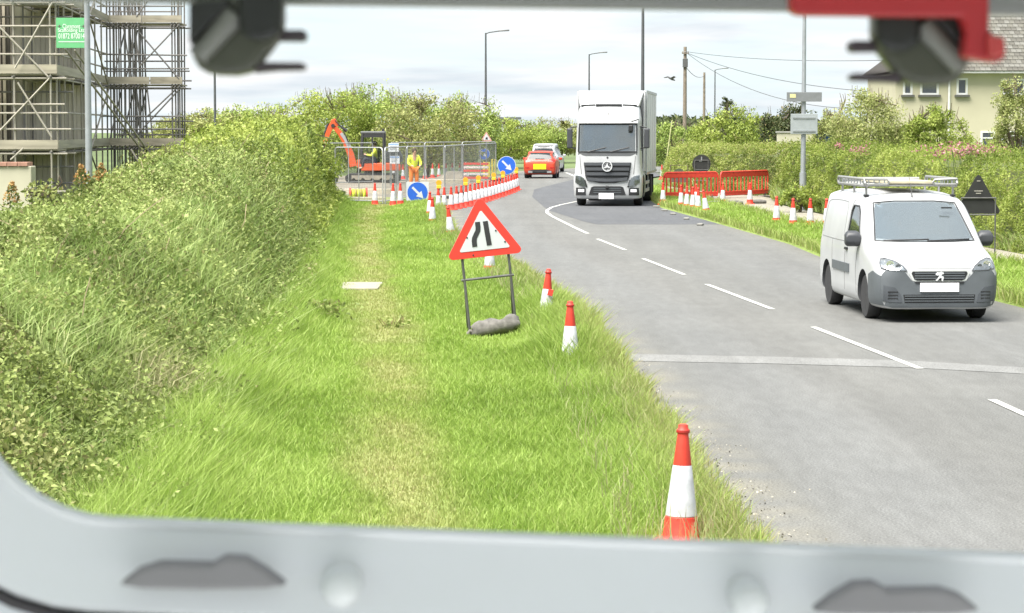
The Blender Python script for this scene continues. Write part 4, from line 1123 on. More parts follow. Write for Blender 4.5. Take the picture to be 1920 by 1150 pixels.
    for y in (.98, 1.85, 2.75):
        MB().path([(-.66, y, 1.72), (-.66, y, 1.865), (-.60, y, 1.885), (.60, y, 1.885), (.66, y, 1.865), (.66, y, 1.72)], .019, 8).build('crossbar', ALU, rk, 60)
        for s in (-1, 1): MB().box((s * .66, y, 1.735), (.07, .10, .035)).build('rack_foot', BLACK, rk, 0, 0.01)
    for s in (-1, 1):
        x = s * .70
        lo = [(x, .92, 1.88), (x, .88, 1.92), (x, .92, 1.98), (x, 2.85, 1.98), (x, 2.90, 1.93), (x, 2.85, 1.88), (x, .92, 1.88)]
        MB().path(lo, .020, 8).build('side_rail', ALU, rk, 60)
        MB().path([(x - s * .34, .90, 1.90), (x - s * .37, .89, 1.93), (x - s * .34, .90, 1.97), (x, .90, 1.98)], .017, 7).build('rail_loop', ALU, rk, 60)
        MB().path([(x - s * .34, .90, 1.90), (x, .90, 1.90)], .017, 7).build('rail_tie', ALU, rk, 60)
        for k in range(4): MB().tube((x - s * (.06 + .08 * k), .90, 1.89), (x - s * (.06 + .08 * k), .90, 1.975), .009, n=6).build('rail_upright', STEEL, rk)
        for k in range(9): MB().tube((x, 1.0 + .22 * k, 1.88), (x, 1.0 + .22 * k, 1.98), .010, n=6).build('rail_upright', STEEL, rk)
    MB().bb(-.36, .36, .95, 2.8, 1.91, 1.95).build('plank', M('plank_cream', (0.52, 0.47, 0.34), 0.8, var=0.2), rk, 0, 0.006)
    MB().tube((-.62, 3.0, 1.93), (.62, 3.0, 1.93), .04, n=12).build('rear_roller', ALU, rk, 50)
    # driver
    M_ = v.matrix_basis
    seat = v.location + Matrix.Rotation(v.rotation_euler.z, 3, 'Z') @ Vector((-.36, .98, .66))
    seated_driver('person', 'person in dark blue top driving the white van, one hand raised at the wheel', seat, v.rotation_euler.z, M('navy_top', (0.06, 0.08, 0.14), 0.85), hands=((-.15, -.42, .42), (.16, -.36, .66)), scale=.98)
    return v
van = make_van()

# ------------------------------------------------------------------ lorry
def make_lorry():
    a, b = gp(1090, 385), gp(1199, 385)
    c = (a + b) / 2
    FA = 1.30                               # front axle behind the bumper
    v = thing('box_lorry', 'large white box lorry with black grille coming round the bend', 'lorry', (c.x - 0.16, c.y - FA, 0), R(-6.2))
    v.scale = (0.965, 1, 1)
    def ring(z, hw, y0, y1, rc, bow=0.05):
        pts = []
        n = 6
        for k in range(n + 1):                  # left front corner
            t = R(180 + 90 * k / n); pts.append((-hw + rc + rc * math.cos(t), y0 + rc + rc * math.sin(t), z))
        for k in range(1, 6):
            u = -1 + 2 * k / 6; pts.append((u * (hw - rc), y0 - bow * (1 - u * u), z))
        for k in range(n + 1):
            t = R(270 + 90 * k / n); pts.append((hw - rc + rc * math.cos(t), y0 + rc + rc * math.sin(t), z))
        pts += [(hw, y1, z), (-hw, y1, z)]
        return pts
    rg = [ring(*q) for q in ((.25, 1.10, .10, 2.15, .30), (.29, 1.20, .03, 2.18, .26), (.40, 1.235, .0, 2.2, .24), (.75, 1.245, .0, 2.2, .22), (1.05, 1.245, .01, 2.2, .22), (1.15, 1.20, .03, 2.2, .22),
                             (1.55, 1.175, .05, 2.2, .22), (1.88, 1.165, .08, 2.2, .2), (2.35, 1.155, .16, 2.2, .2), (2.88, 1.145, .27, 2.2, .2), (3.00, 1.15, .24, 2.2, .2), (3.12, 1.14, .34, 2.2, .24), (3.35, 1.11, .50, 2.2, .28), (3.5, 1.06, .72, 2.2, .3), (3.56, .98, .95, 2.15, .3))]
    sh = MB().loft(rg); bv = bvh_of(sh)
    cut = [MB().prism([(-1.0, 1.95), (-.985, 2.82), (.985, 2.82), (1.0, 1.95)], 'y', -1, 1.7)]
    cut.append(MB().prism([(.62, 1.95), (.70, 2.75), (1.35, 2.8), (1.45, 1.95)], 'x', -1.6, 1.6))
    for s in (-1, 1): cut.append(MB().tube((s * .75, FA, .50), (s * 1.6, FA, .50), .60, n=28))
    link_mesh('cab', boolean(sh, cut, [WHITE, INNER], 35), None, v)
    patch(bv, [(-1.09, 1.90), (-1.06, 2.87), (1.06, 2.87), (1.09, 1.90), (.85, 1.82), (-.85, 1.82)], 'front', .004, 'windscreen_surround', BLACK, v, .15, .003) if False else None
    ws = [(-1.06, 1.90), (-1.04, 2.86), (1.04, 2.86), (1.06, 1.90)]
    patch(bv, ws, 'front', .006, 'windscreen', glass_mat('lorry_glass', (0.66, 0.72, 0.73), .14, .06, .06), v, .12, .004)
    fr = MB(); q = []
    for x, z in ws + [ws[0]]: pass
    for (x0, z0), (x1, z1) in zip(ws, ws[1:] + ws[:1]):
        for k in range(6):
            x, z = x0 + (x1 - x0) * k / 6, z0 + (z1 - z0) * k / 6
            q.append(bv.ray_cast(Vector((x, -9, z)), Vector((0, 1, 0)))[0] - Vector((0, .006, 0)))
    fr.path(q + [q[0]], .03, 5).build('windscreen_seal', BLACK, v)
    patch(bv, [(-1.07, 1.79), (-1.07, 1.93), (1.07, 1.93), (1.07, 1.79), (.8, 1.76), (-.8, 1.76)], 'front', .008, 'cowl', M('cowl_grey', (0.10, 0.105, 0.11), .5), v, .15, .02)
    for vw in ('left', 'right'):
        patch(bv, [(.60, 1.93), (.68, 2.78), (1.37, 2.82), (1.47, 1.93)], vw, .002, 'door_window', SIDEGLASS, v, .2, .004)
    for x0, x1 in ((-.72, -.05), (.10, .78)):
        q = []
        for k in range(6):
            x = x0 + (x1 - x0) * k / 5; z = 1.90 + .16 * k / 5
            q.append(bv.ray_cast(Vector((x, -9, z)), Vector((0, 1, 0)))[0] - Vector((0, .03, 0)))
        MB().path(q, .018, 5).build('wiper', BLACK, v)
    # visor, roof lamp slot, badge dots, deflector
    MB().loft([[(-1.08, .20, 2.90), (-.5, .14, 2.90), (.5, .14, 2.90), (1.08, .20, 2.90), (1.08, .33, 2.98), (-1.08, .33, 2.98)], [(-1.08, .23, 2.96), (-.5, .17, 2.96), (.5, .17, 2.96), (1.08, .23, 2.96), (1.08, .34, 3.02), (-1.08, .34, 3.02)]]).build('sun_visor', WHITE, v)
    patch(bv, [(-.60, 3.40), (-.56, 3.45), (.32, 3.45), (.36, 3.40)], 'front', .02, 'roof_slot', BLACK, v, .2, .03) if False else None
    for x, z in ((.0, 3.22), (.0, 1.70)): patch(bv, circ(.035, 12, x, z), 'front', .01, 'badge_dot', BLACK, v, .05, .02)
    df = [ring(z, hw, y0, 2.3, .2, .04) for z, hw, y0 in ((3.50, 1.08, .74), (3.62, 1.12, .93), (3.85, 1.17, 1.35), (4.02, 1.20, 1.75), (4.06, 1.18, 1.95))]
    MB().loft(df).build('air_deflector', WHITE, v, 40)
    MB().box((0, .665, 3.53), (.95, .08, .075)).build('deflector_slot', BLACK, v)
    for s in (-1, 1):
        MB().box((s * .76, .735, 3.535), (.52, .06, .035), rz=s * .06, ry=s * .04).build('deflector_gap', BLACK, v)
        MB().prism([(1.55, 1.2), (2.32, 1.2), (2.32, 4.04), (1.85, 4.04), (1.70, 3.4), (1.62, 2.6)], 'x', s * 1.20, s * 1.255).build('side_fairing', WHITE, v, 0, .01)
    # grille
    gl = [(-.86, 1.53), (.86, 1.53), (.80, 1.05), (.74, .92), (.30, .82), (-.30, .82), (-.74, .92), (-.80, 1.05)]
    go = patch(bv, gl, 'front', .03, 'grille', BLACK, v, .1, .03)
    for k, z in enumerate((1.475, 1.30, 1.13, .965)):
        w0 = .83 - .035 * k
        MB().loft([[(x, -.052 - .05 * (1 - (x / .9) ** 2) + dy, z + dz - (.05 * (1 - (x / .8) ** 2) if k == 3 else 0)) for x in np.linspace(-w0, w0, 11)] for dy, dz in ((0, .055), (-.012, .05), (-.02, -.05), (.0, -.062))], caps=False, closed=False).build('grille_slat', M('grille_slat_grey', (0.075, 0.08, 0.088), .4, .3), go, 30)
    # emblem: ring and three-pointed star
    e = empty('emblem', (0, -.15, 1.40)); e.parent = v
    MB().lathe([(.155, 0), (.155, -.03), (.185, -.03), (.185, 0)], 28, axis='y').build('emblem_ring', M('emblem_metal', (0.75, 0.76, 0.78), 0.4, 0.3), e, 40)
    MB().lathe([(.01, 0.0), (.16, 0.0), (.16, .02), (.01, .02)], 20, axis='y').build('emblem_back', BLACK, e)
    st_ = []
    for k in range(3):
        a_ = R(90 + 120 * k); st_.append((math.cos(a_) * .16, math.sin(a_) * .16)); a2 = a_ + R(60); st_.append((math.cos(a2) * .035, math.sin(a2) * .035))
    MB().prism(st_, 'y', -.035, -.01).build('emblem_star', M('emblem_metal', (0.75, 0.76, 0.78), 0.4, 0.3), e)
    # bumper, intake, lamps, plate
    patch(bv, [(-1.16, .31), (-1.20, .60), (-.70, .60), (-.62, .69), (.62, .69), (.70, .60), (1.20, .60), (1.16, .31), (.9, .27), (-.9, .27)], 'front', .02, 'bumper', WHITE, v, .12, .03)
    ino = patch(bv, [(-.67, .40), (-.58, .665), (-.50, .70), (.50, .70), (.58, .665), (.67, .40)], 'front', .035, 'intake', BLACK, v, .15, .03)
    for z in (.48, .56, .63): patch(bv, [(-.5, z - .012), (-.5, z + .012), (.5, z + .012), (.5, z - .012)], 'front', .045, 'intake_bar', DKGREY, ino, .2, .02)
    MB().box((0, -.12, .67), (.13, .05, .10)).build('radar_unit', BLACK, v, 0, .02)
    for s in (-1, 1):
        hl = [(s * .74, .72), (s * .86, .99), (s * .98, 1.06), (s * 1.16, 1.10), (s * 1.17, .84), (s * 1.02, .74), (s * .86, .69)]
        ho = patch(bv, hl, 'front', .02, 'headlight', REFL, v, .1, .03)
        patch(bv, hl, 'front', .04, 'lens', LENS, ho, .12, .004)
        patch(bv, [(s * .72, .68), (s * .80, .93), (s * .84, .93), (s * .78, .68)], 'front', .03, 'lamp_trim', BLACK, ho, .1, .02)
        fo = patch(bv, [(s * .78, .39), (s * .78, .62), (s * .83, .65), (s * 1.14, .65), (s * 1.15, .39)], 'front', .036, 'fog_lamp', BLACK, v, .1, .03)
        patch(bv, [(s * .84, .50), (s * .84, .60), (s * 1.06, .60), (s * 1.06, .50)], 'front', .045, 'fog_lens', M('fog_white', (0.8, 0.82, 0.84), .2), fo, .1, .02)
        patch(bv, [(s * .93, 1.12), (s * 1.0, 1.75), (s * 1.02, 1.75), (s * .96, 1.12)], 'front', .005, 'corner_seam', M('panel_gap', (0.18, 0.18, 0.18), .8), v, .1, .01)
        # mirrors on arms
        x = s * 1.40
        mo = MB().bb(x - .10, x + .10, .30, .48, 2.02, 2.72).build('mirror', M('mirror_shell', (0.05, 0.053, 0.06), .5), v, 0, .05, 3)
        MB().tube((s * 1.13, .42, 2.78), (x, .40, 2.74), .022, n=6).tube((s * 1.14, .45, 2.0), (x, .42, 2.06), .02, n=6).build('mirror_arm', BLACK, mo)
        MB().box((x, .485, 2.37), (.16, .01, .56)).build('mirror_glass', DARKGLASS, mo)
        MB().bb(s * 1.16 - .03, s * 1.16 + .03, 1.02, 1.20, 1.30, 1.36).build('door_handle', BLACK, v)
        for k, z in enumerate((.42, .75, 1.02)): MB().box((s * 1.20, .75, z), (.10, .42, .05)).build('step', DKGREY, v)
    MB().tube((.86, .05, 2.95), (1.12, -.05, 3.03), .02, n=6).build('kerb_mirror_arm', BLACK, v)
    MB().box((.84, .08, 2.72), (.17, .10, .24)).build('kerb_mirror', BLACK, v, 0, .04)
    MB().box((-.03, -.145, .365), (.54, .02, .20)).build('number_plate', M('blank_plate', (0.86, 0.86, 0.86), .5, var=0.0), v)
    # cabin
    MB().bb(-1.0, 1.0, .55, .95, 1.2, 1.97).build('dashboard', M('dash', (0.10, 0.105, 0.11), .6), v)
    MB().bb(-.98, .98, 1.62, 1.66, 1.9, 2.8).build('cab_rear_wall', M('curtain_grey', (0.16, 0.165, 0.17), .9), v)
    for s in (-1, 1): MB().box((s * .6, 1.5, 2.12), (.5, .14, .7)).build('seat', M('seat_cloth', (0.12, 0.125, 0.13), .9), v, 0, .04)
    MB().box((.12, .52, 2.02), (.22, .03, .13)).build('dash_screen', BLACK, v)
    # cargo box with frame edges, chassis, side guards
    bx = MB().bb(-1.275, 1.275, 2.42, 9.6, 1.08, 4.06).build('cargo_box', M('box_side', (0.62, 0.64, 0.67), .4, var=.05), v, 0, .03)
    for x in (-1.275, 1.275):
        MB().bb(x - .02, x + .02, 2.40, 9.62, 3.98, 4.075).build('roof_rail', M('box_rail', (0.42, 0.44, 0.46), .4, .4), bx)
        MB().bb(x - .02, x + .02, 2.40, 9.62, 1.06, 1.16).build('floor_rail', M('box_rail', (0.42, 0.44, 0.46), .4, .4), bx)
        MB().bb(x - .022, x + .022, 2.395, 2.45, 1.08, 4.07).build('corner_post', M('box_rail', (0.42, 0.44, 0.46), .4, .4), bx)
        for k in range(1, 5): MB().bb(x - .012, x + .012, 2.42 + 1.44 * k - .015, 2.42 + 1.44 * k + .015, 1.16, 3.98).build('box_seam', M('box_seam', (0.48, 0.5, 0.52), .5), bx)
    MB().bb(-.45, .45, 1.6, 9.4, .72, 1.06).build('chassis', BLACK, v)
    for s in (-1, 1):
        gd = MB().bb(s * 1.2 - .02, s * 1.2 + .02, 3.0, 5.6, .42, .54).bb(s * 1.2 - .02, s * 1.2 + .02, 3.0, 5.6, .70, .82)
        gd.bb(s * 1.18 - .02, s * 1.18 + .02, 3.2, 3.26, .42, 1.06).bb(s * 1.18 - .02, s * 1.18 + .02, 5.3, 5.36, .42, 1.06)
        gd.build('side_guard', M('guard_grey', (0.45, 0.45, 0.46), .5), v)
        MB().bb(s * .9 - .28, s * .9 + .28, 2.3, 3.0, .45, .98).build('fuel_tank', M('tank_grey', (0.2, 0.2, 0.21), .4, .6), v, 0, .08, 3)
        wheel(v, s * 1.04, FA, .49, .30, .30, s)
        wheel(v, s * .98, 6.9, .49, .52, .30, s)
        MB().bb(s * 1.0 - .28, s * 1.0 + .28, 7.45, 7.47, .3, 1.0).build('mudflap', BLACK, v)
    seat = v.location + Matrix.Rotation(v.rotation_euler.z, 3, 'Z') @ Vector((-.6, 1.36, 1.62))
    seated_driver('person', 'person in grey top driving the lorry, dim behind the windscreen', seat, v.rotation_euler.z, M('grey_top', (0.12, 0.12, 0.13), .85), hands=((-.2, -.42, .42), (.2, -.42, .42)))
    return v
lorry = make_lorry()

# ------------------------------------------------------------------ cars driving away
def make_car(name, label, px, py, wpx, paint, roofh, rz, hw=.90, roofm=None):
    a = gp(px, py)
    v = thing(name, label, 'car', (a.x, a.y, 0), rz)
    k = roofh / 1.52
    # y = 0 at the rear bumper, front away from the camera
    def sec(hw_, zb, belt, hr, zr, ind=1.0):
        return [(0, zb), (hw_ * .78, zb), (hw_ * .95, zb + .08), (hw_, .52), (hw_, belt * .82), (hw_ * .975, belt), (hr * 1.06, belt + (zr - belt) * .45), (hr, zr * .965), (hr * .6, zr * .993), (0, zr)]
    st = [(.0, sec(hw * .86, .34, .80, hw * .70, .86)), (.05, sec(hw * .93, .27, .90, hw * .74, .98)), (.16, sec(hw * .97, .24, 1.0, hw * .74, 1.12)), (.32, sec(hw, .22, 1.03, hw * .72, 1.34 * k)), (.52, sec(hw, .2, 1.03, hw * .72, 1.47 * k)),
          (.85, sec(hw, .2, 1.02, hw * .74, 1.52 * k)), (1.7, sec(hw, .2, 1.0, hw * .75, 1.53 * k)), (2.4, sec(hw, .2, .98, hw * .72, 1.46 * k)), (3.2, sec(hw, .2, .95, hw * .80, 1.03)), (3.9, sec(hw * .96, .22, .86, hw * .8, .92)), (4.25, sec(hw * .85, .3, .7, hw * .7, .74))]
    sh = shell(st, 4, 3); bv = bvh_of(sh)
    cut = [MB().tube((s * .6, y, .33), (s * 1.3, y, .33), .37, n=24) for y in (.85, 3.45) for s in (-1, 1)]
    link_mesh('body', boolean(sh, cut, [paint, BLACK], 40), None, v)
    F = 'front'          # the camera side, at -Y of the local frame
    zr = 1.52 * k
    patch(bv, [(-.60, 1.06), (-.66, 1.13), (-.53, zr * .905), (-.3, zr * .925), (.3, zr * .925), (.53, zr * .905), (.66, 1.13), (.60, 1.06)], F, .006, 'rear_window', DARKGLASS, v, .1, .01)
    patch(bv, [(-.60, zr * .945), (-.56, zr * .985), (.56, zr * .985), (.60, zr * .945)], F, .05, 'roof_spoiler', roofm or paint, v, .1, .06)
    patch(bv, [(-.62, zr * .915), (-.60, zr * .94), (.60, zr * .94), (.62, zr * .915)], F, .02, 'spoiler_shade', BLACK, v, .1, .03)
    for s in (-1, 1):
        lo = patch(bv, [(s * .44, .93), (s * .46, 1.0), (s * .72, 1.06), (s * .82, 1.02), (s * .85, .90), (s * .66, .90)], F, .012, 'tail_light', M('tail_red', (0.45, 0.02, 0.02), .2), v, .08, .02)
        patch(bv, [(s * .58, .56), (s * .58, .62), (s * .80, .62), (s * .80, .56)], F, .012, 'reflector', M('tail_red', (0.45, 0.02, 0.02), .2), v, .1, .02)
        patch(bv, [(s * .40, .31), (s * .40, .40), (s * .64, .42), (s * .64, .31)], F, .03, 'exhaust_trim', CHROME, v, .1, .03)
        vw = 'left' if s < 0 else 'right'
        patch(bv, [(.62, 1.06), (.78, zr * .93), (1.7, zr * .94), (2.35, zr * .90), (2.85, 1.04)], vw, .004, 'side_window', DARKGLASS, v, .15, .01)
        MB().box((s * (hw + .10), 2.75, 1.05), (.2, .09, .14)).build('mirror', paint, v, 0, .03)
        for y in (.85, 3.45): wheel(v, s * (hw - .13), y, .335, .225, .22, s)
    patch(bv, [(-.62, .28), (-.66, .42), (-.40, .48), (.40, .48), (.66, .42), (.62, .28)], F, .012, 'bumper', M('bumper_black', (0.03, 0.03, 0.032), .6), v, .1, .03)
    patch(bv, [(-.35, .51), (-.35, .80), (.35, .80), (.35, .51)], F, .035, 'number_plate', M('blank_yellow_plate', (0.85, 0.72, 0.01), .5, var=0.0), v, .1, .02)
    MB().box((0, .10, 1.08), (.5, .03, .02)).build('wiper', BLACK, v)
    return v
RED = M('car_red', (0.48, 0.05, 0.02), .4, var=.05, coat=.15)
make_car('red_car', 'red hatchback with blank yellow plate driving away past the roadworks', 1012, 335, 62, RED, 1.50, R(-4))
make_car('white_car', 'white car with dark rear window just beyond the red hatchback', 1018, 324, 52, M('car_white', (0.5, 0.51, 0.52), .3, coat=.5, var=.03), 1.80, R(-8), .92)
# ------------------------------------------------------------------ traffic cones
def make_cone():
    t_ = empty('traffic_cone')
    MB().loft([[(a, b, 0) for a, b in rrect(.18, .18, .05, 3)], [(a, b, .022) for a, b in rrect(.18, .18, .05, 3)], [(a, b, .035) for a, b in rrect(.155, .155, .05, 3)]]).build('base', REDPL, t_, 30)
    MB().lathe([(.125, .03), (.118, .045), (.104, .175), (.0985, .18)], 22).build('lower_body', REDPL, t_, 40)
    MB().lathe([(.0985, .18), (.1025, .185), (.062, .505), (.058, .51)], 22).build('sleeve', SLEEVE, t_, 40)
    MB().lathe([(.0575, .505), (.0595, .512), (.036, .70), (.036, .715), (.041, .72), (.041, .738), (.034, .745), (.030, .77), (.02, .775)], 20).build('top', REDPL, t_, 40)
    MB().lathe([(.0425, .718), (.044, .722), (.044, .734), (.0425, .738)], 20).build('neck_ring', M('dark_red', (0.36, 0.02, 0.015), .5), t_)
    return t_
cone0 = make_cone()
used = [False]
def cone(px, py, label, group=None, lean=0.0, z=0.0, scale=1.0, rz=None):
    p = gp(px, py, z)
    rz = random.uniform(-.5, .5) if rz is None else rz
    c = cone0 if not used[0] else dup(cone0)
    used[0] = True
    c.location = (p.x, p.y, z); c.rotation_euler = (random.uniform(-.02, .02), lean, rz); c.scale = (scale,) * 3
    tag(c, label, 'traffic cone', group or 'traffic cones along the verge')
    return c
cone(1276, 1019, 'nearest red and white traffic cone, at the grass edge just above the window sill', lean=R(0.8), z=.05, scale=.98)
cone(1069, 700, 'traffic cone half buried in long grass where the trench line meets the verge', lean=R(0), z=.06)
c3 = cone(1022, 614, 'traffic cone with a red flap, in the grass right of the triangular sign', lean=R(3.5), z=.06)
cone(918, 517, 'traffic cone standing behind the legs of the red triangular sign', z=.06)
cone(846, 446, 'traffic cone at the grass edge just left of the red triangular sign', lean=R(-6), z=.05)
cone(811, 423, 'upright traffic cone on the grass in front of the worksite corner', z=.05)
cone(806, 408, 'traffic cone directly below the square blue arrow board', z=.05)
MB().box((.05, -.085, .47), (.07, .012, .085), ry=.2).build('loose_flap', REDPL, c3, 0, .004)
# packed line along the carriageway
CG = 'packed line of cones along the worksite edge'
line = [(822, 396), (833, 395), (846, 394), (856, 392), (865, 390), (874, 388), (882, 386), (890, 384), (897, 382), (904, 380), (911, 378), (918, 376), (924, 374), (930, 372), (936, 370), (942, 368), (948, 366), (953, 364), (958, 362), (963, 360), (967, 358), (970, 356)]
ORD = 'first second third fourth fifth sixth seventh eighth ninth tenth eleventh twelfth thirteenth fourteenth fifteenth sixteenth seventeenth eighteenth nineteenth twentieth twenty-first last'.split()
for i_, p in enumerate(line): cone(*p, ORD[i_] + ' cone from the near end of the packed line along the worksite', CG)
for px, py, lab in ((703, 386, 'traffic cone inside the fence in front of the digger track'), (737, 387, 'traffic cone beside the near fence post, left of the square blue board'), (751, 386, 'traffic cone touching the left edge of the square blue board'),
                    (738, 338, 'traffic cone standing beside the digger under the white notices'), (756, 337, 'traffic cone between the white notices and the standing worker')):
    cone(px, py, lab, 'traffic cones inside the worksite', z=.08)
for i_, (px, py) in enumerate(((797, 336), (811, 334), (823, 334), (836, 333), (848, 332), (862, 332), (872, 333))): cone(px, py, ORD[i_] + ' cone from the left in the far row inside the mesh fencing', 'far row of cones inside the worksite', z=.08)
RG = 'traffic cones by the red barriers'
for px, py, lab in ((1243, 384, 'traffic cone at the road end of the red barriers'), (1277, 390, 'leftmost of the cone cluster in front of the red barriers'), (1288, 393, 'second cone of the cluster in front of the red barriers'), (1299, 395, 'third cone of the cluster in front of the red barriers'),
                    (1309, 397, 'fourth cone of the cluster in front of the red barriers'), (1325, 402, 'tilted cone at the right end of the cluster by the barriers'), (1305, 388, 'cone standing behind the cluster against the red barrier'),
                    (1355, 384, 'traffic cone in front of the joint between the two red barriers'), (1406, 384, 'traffic cone in front of the right red barrier')):
    cone(px, py, lab, RG, z=.05, lean=R(-8) if 'tilted' in lab else 0)
for px, py, lab in ((1241, 337, 'small far cone just right of the lorry behind the barriers'), (1253, 337, 'small far cone left of the low sign frame behind the barriers')): cone(px, py, lab, RG, z=.05)
FG = 'four cones along the footway'
for px, py, lab in ((1456, 421, 'leftmost cone of the four on the footway, greyish and faded'), (1487, 426, 'second cone from the left on the footway'), (1519, 427, 'third cone on the footway, nearest the signpost'), (1550, 427, 'cone on the footway half hidden by the white van')):
    cone(px, py, lab, FG, z=.08)

# amber lamps on cones
def cone_lamp(px, py, lab):
    p = gp(px, py); t_ = thing('warning_lamp', lab, 'lamp', (p.x, p.y, .72), 0, 'amber warning lamps on the cones')
    MB().bb(-.075, .075, -.045, .045, .02, .13).build('battery_case', M('lamp_yellow', (0.75, 0.50, 0.03), .5), t_, 0, .015)
    MB().lathe([(.09, -.03), (.095, 0), (.09, .03), (.03, .04)], 18, (0, 0, .21), 'y').build('amber_lens', M('amber', (0.80, 0.36, 0.03), .25), t_, 40)
    MB().tube((0, 0, -.04), (0, 0, .03), .03, n=8).build('socket', BLACK, t_)
for px, py, lab in ((823, 396, 'amber lamp on the first cone of the packed line'), (873, 388, 'amber lamp on the cone left of the yellow board'), (897, 382, 'amber lamp on the cone in front of the striped boards'), (926, 374, 'amber lamp on the cone under the yellow board'), (943, 368, 'amber lamp on the cone below the round blue sign'), (968, 357, 'amber lamp at the far end of the packed line')):
    cone_lamp(px, py, lab)

# ------------------------------------------------------------------ road signs
def tri(s, r, n=5):
    """rounded triangle, side s, corner radius r, centred on its base line"""
    h = s * math.sqrt(3) / 2; pts = []
    for (cx, cz), a0 in (((s / 2 - r * 1.732, r), -90), ((0, h - 2 * r), 30), ((-s / 2 + r * 1.732, r), 150)):
        for k in range(n + 1):
            a = R(a0 + 120 * k / n); pts.append((cx + r * math.cos(a), cz + r * math.sin(a)))
    return pts
def strip2(pts, w_):
    out_ = []; back = []
    P = [Vector(p) for p in pts]
    for i, p in enumerate(P):
        t = (P[min(i + 1, len(P) - 1)] - P[max(i - 1, 0)]).normalized(); n_ = Vector((-t.y, t.x)) * w_ / 2
        out_.append(tuple(p + n_)); back.append(tuple(p - n_))
    return out_ + back[::-1]
def road_narrows():
    b = gp(926, 645)
    t_ = thing('warning_sign', 'red triangular road-narrows sign on a leaning tubular stand weighed down with a sandbag', 'road sign', (b.x, b.y, .10), R(4), ry=R(-6))
    z0 = .995; S = .985
    MB().prism([(x, z * .9 + z0) for x, z in tri(S, .055)], 'y', 0, .016).build('sign_back', M('sign_grey', (0.25, 0.26, 0.27), .6), t_)
    MB().prism([(x, z * .9 + z0) for x, z in tri(S, .055)], 'y', -.012, -.001).build('red_border', SRED, t_, 0, .003)
    MB().prism([(x, z * .9 + z0 + .085) for x, z in tri(S - .34, .018)], 'y', -.018, -.013).build('white_face', SWHITE, t_)
    q = strip2([(-.12, .17), (-.12, .25), (-.112, .29), (-.085, .34), (-.062, .38), (-.055, .42), (-.055, .50)], .062)
    MB().prism([(x + .0, z * .92 + z0 - .02) for x, z in q], 'y', -.023, -.019).build('narrowing_line', SBLACK, t_)
    MB().prism([(x, z * .92 + z0 - .02) for x, z in strip2([(.062, .17), (.042, .50)], .062)], 'y', -.023, -.019).build('straight_line', SBLACK, t_)
    for x, z in ((-.205, .26), (.16, .31), (.26, .16), (-.15, .035)): MB().lathe([(.011, 0), (.011, -.006), (.002, -.008)], 8, (x, -.018, z + z0), 'y').build('rivet', SBLACK, t_)
    FRM = M('stand_grey', (0.12, 0.12, 0.115), .6, .3, var=.3)
    for s in (-1, 1):
        MB().tube((s * .29, .03, 0), (s * .29, .03, z0 + .12), .017, n=8).build('leg', FRM, t_)
        MB().tube((s * .29, .05, .0), (s * .29, .62, .02), .016, n=8).build('foot', FRM, t_)
        MB().tube((s * .29, .60, .03), (s * .29, .05, z0 - .3), .013, n=8).build('brace', FRM, t_)
    MB().tube((-.33, .028, .73), (.33, .028, .73), .016, n=8).build('cross_tube', FRM, t_)
    MB().tube((-.29, .03, .02), (.29, .03, .02), .016, n=8).build('bottom_tube', FRM, t_)
    # the sandbag lies on the feet
    sb = thing('sandbag', 'grey sandbag lying across the feet of the triangular sign', 'sandbag', (b.x + .03, b.y - .04, .10), R(4), ry=R(-6))
    sb.scale = (0.80, 1.0, 1.05)
    rings = []
    for k in range(13):
        u = k / 12; x = -.37 + .74 * u; r = .14 * (math.sin(math.pi * min(1, max(0, .08 + u * .84))) ** .35) * (1 + .12 * math.sin(7 * u + 1))
        rings.append([(x + .02 * math.sin(3 * a + u * 5), .85 * r * math.cos(a), max(.0, .075 + .05 * u + (.85 if math.sin(a) > 0 else .6) * r * math.sin(a) * (1 + .16 * math.sin(3 * a + 11 * u) + .12 * math.sin(17 * u)))) for a in [2 * math.pi * j / 14 for j in range(14)]])
    MB().loft(rings).build('sack', M('sack_cloth', (0.15, 0.142, 0.13), .95, var=.4, scale=12, bump=.5, bscale=25), sb, 70)
    MB().path([(-.36, 0, .08), (-.40, -.02, .10), (-.43, .0, .06)], [.03, .018, .035], 7).build('tied_neck', M('sack_dark', (0.16, 0.15, 0.13), .95), sb, 60)
road_narrows()
def arrow_poly(s=1.0):
    pts = [(-.36, -.055), (.08, -.055), (.08, -.19), (.40, 0), (.08, .19), (.08, .055), (-.36, .055)]
    a = R(-45)
    return [((x * math.cos(a) - z * math.sin(a)) * s, (x * math.sin(a) + z * math.cos(a)) * s) for x, z in pts]
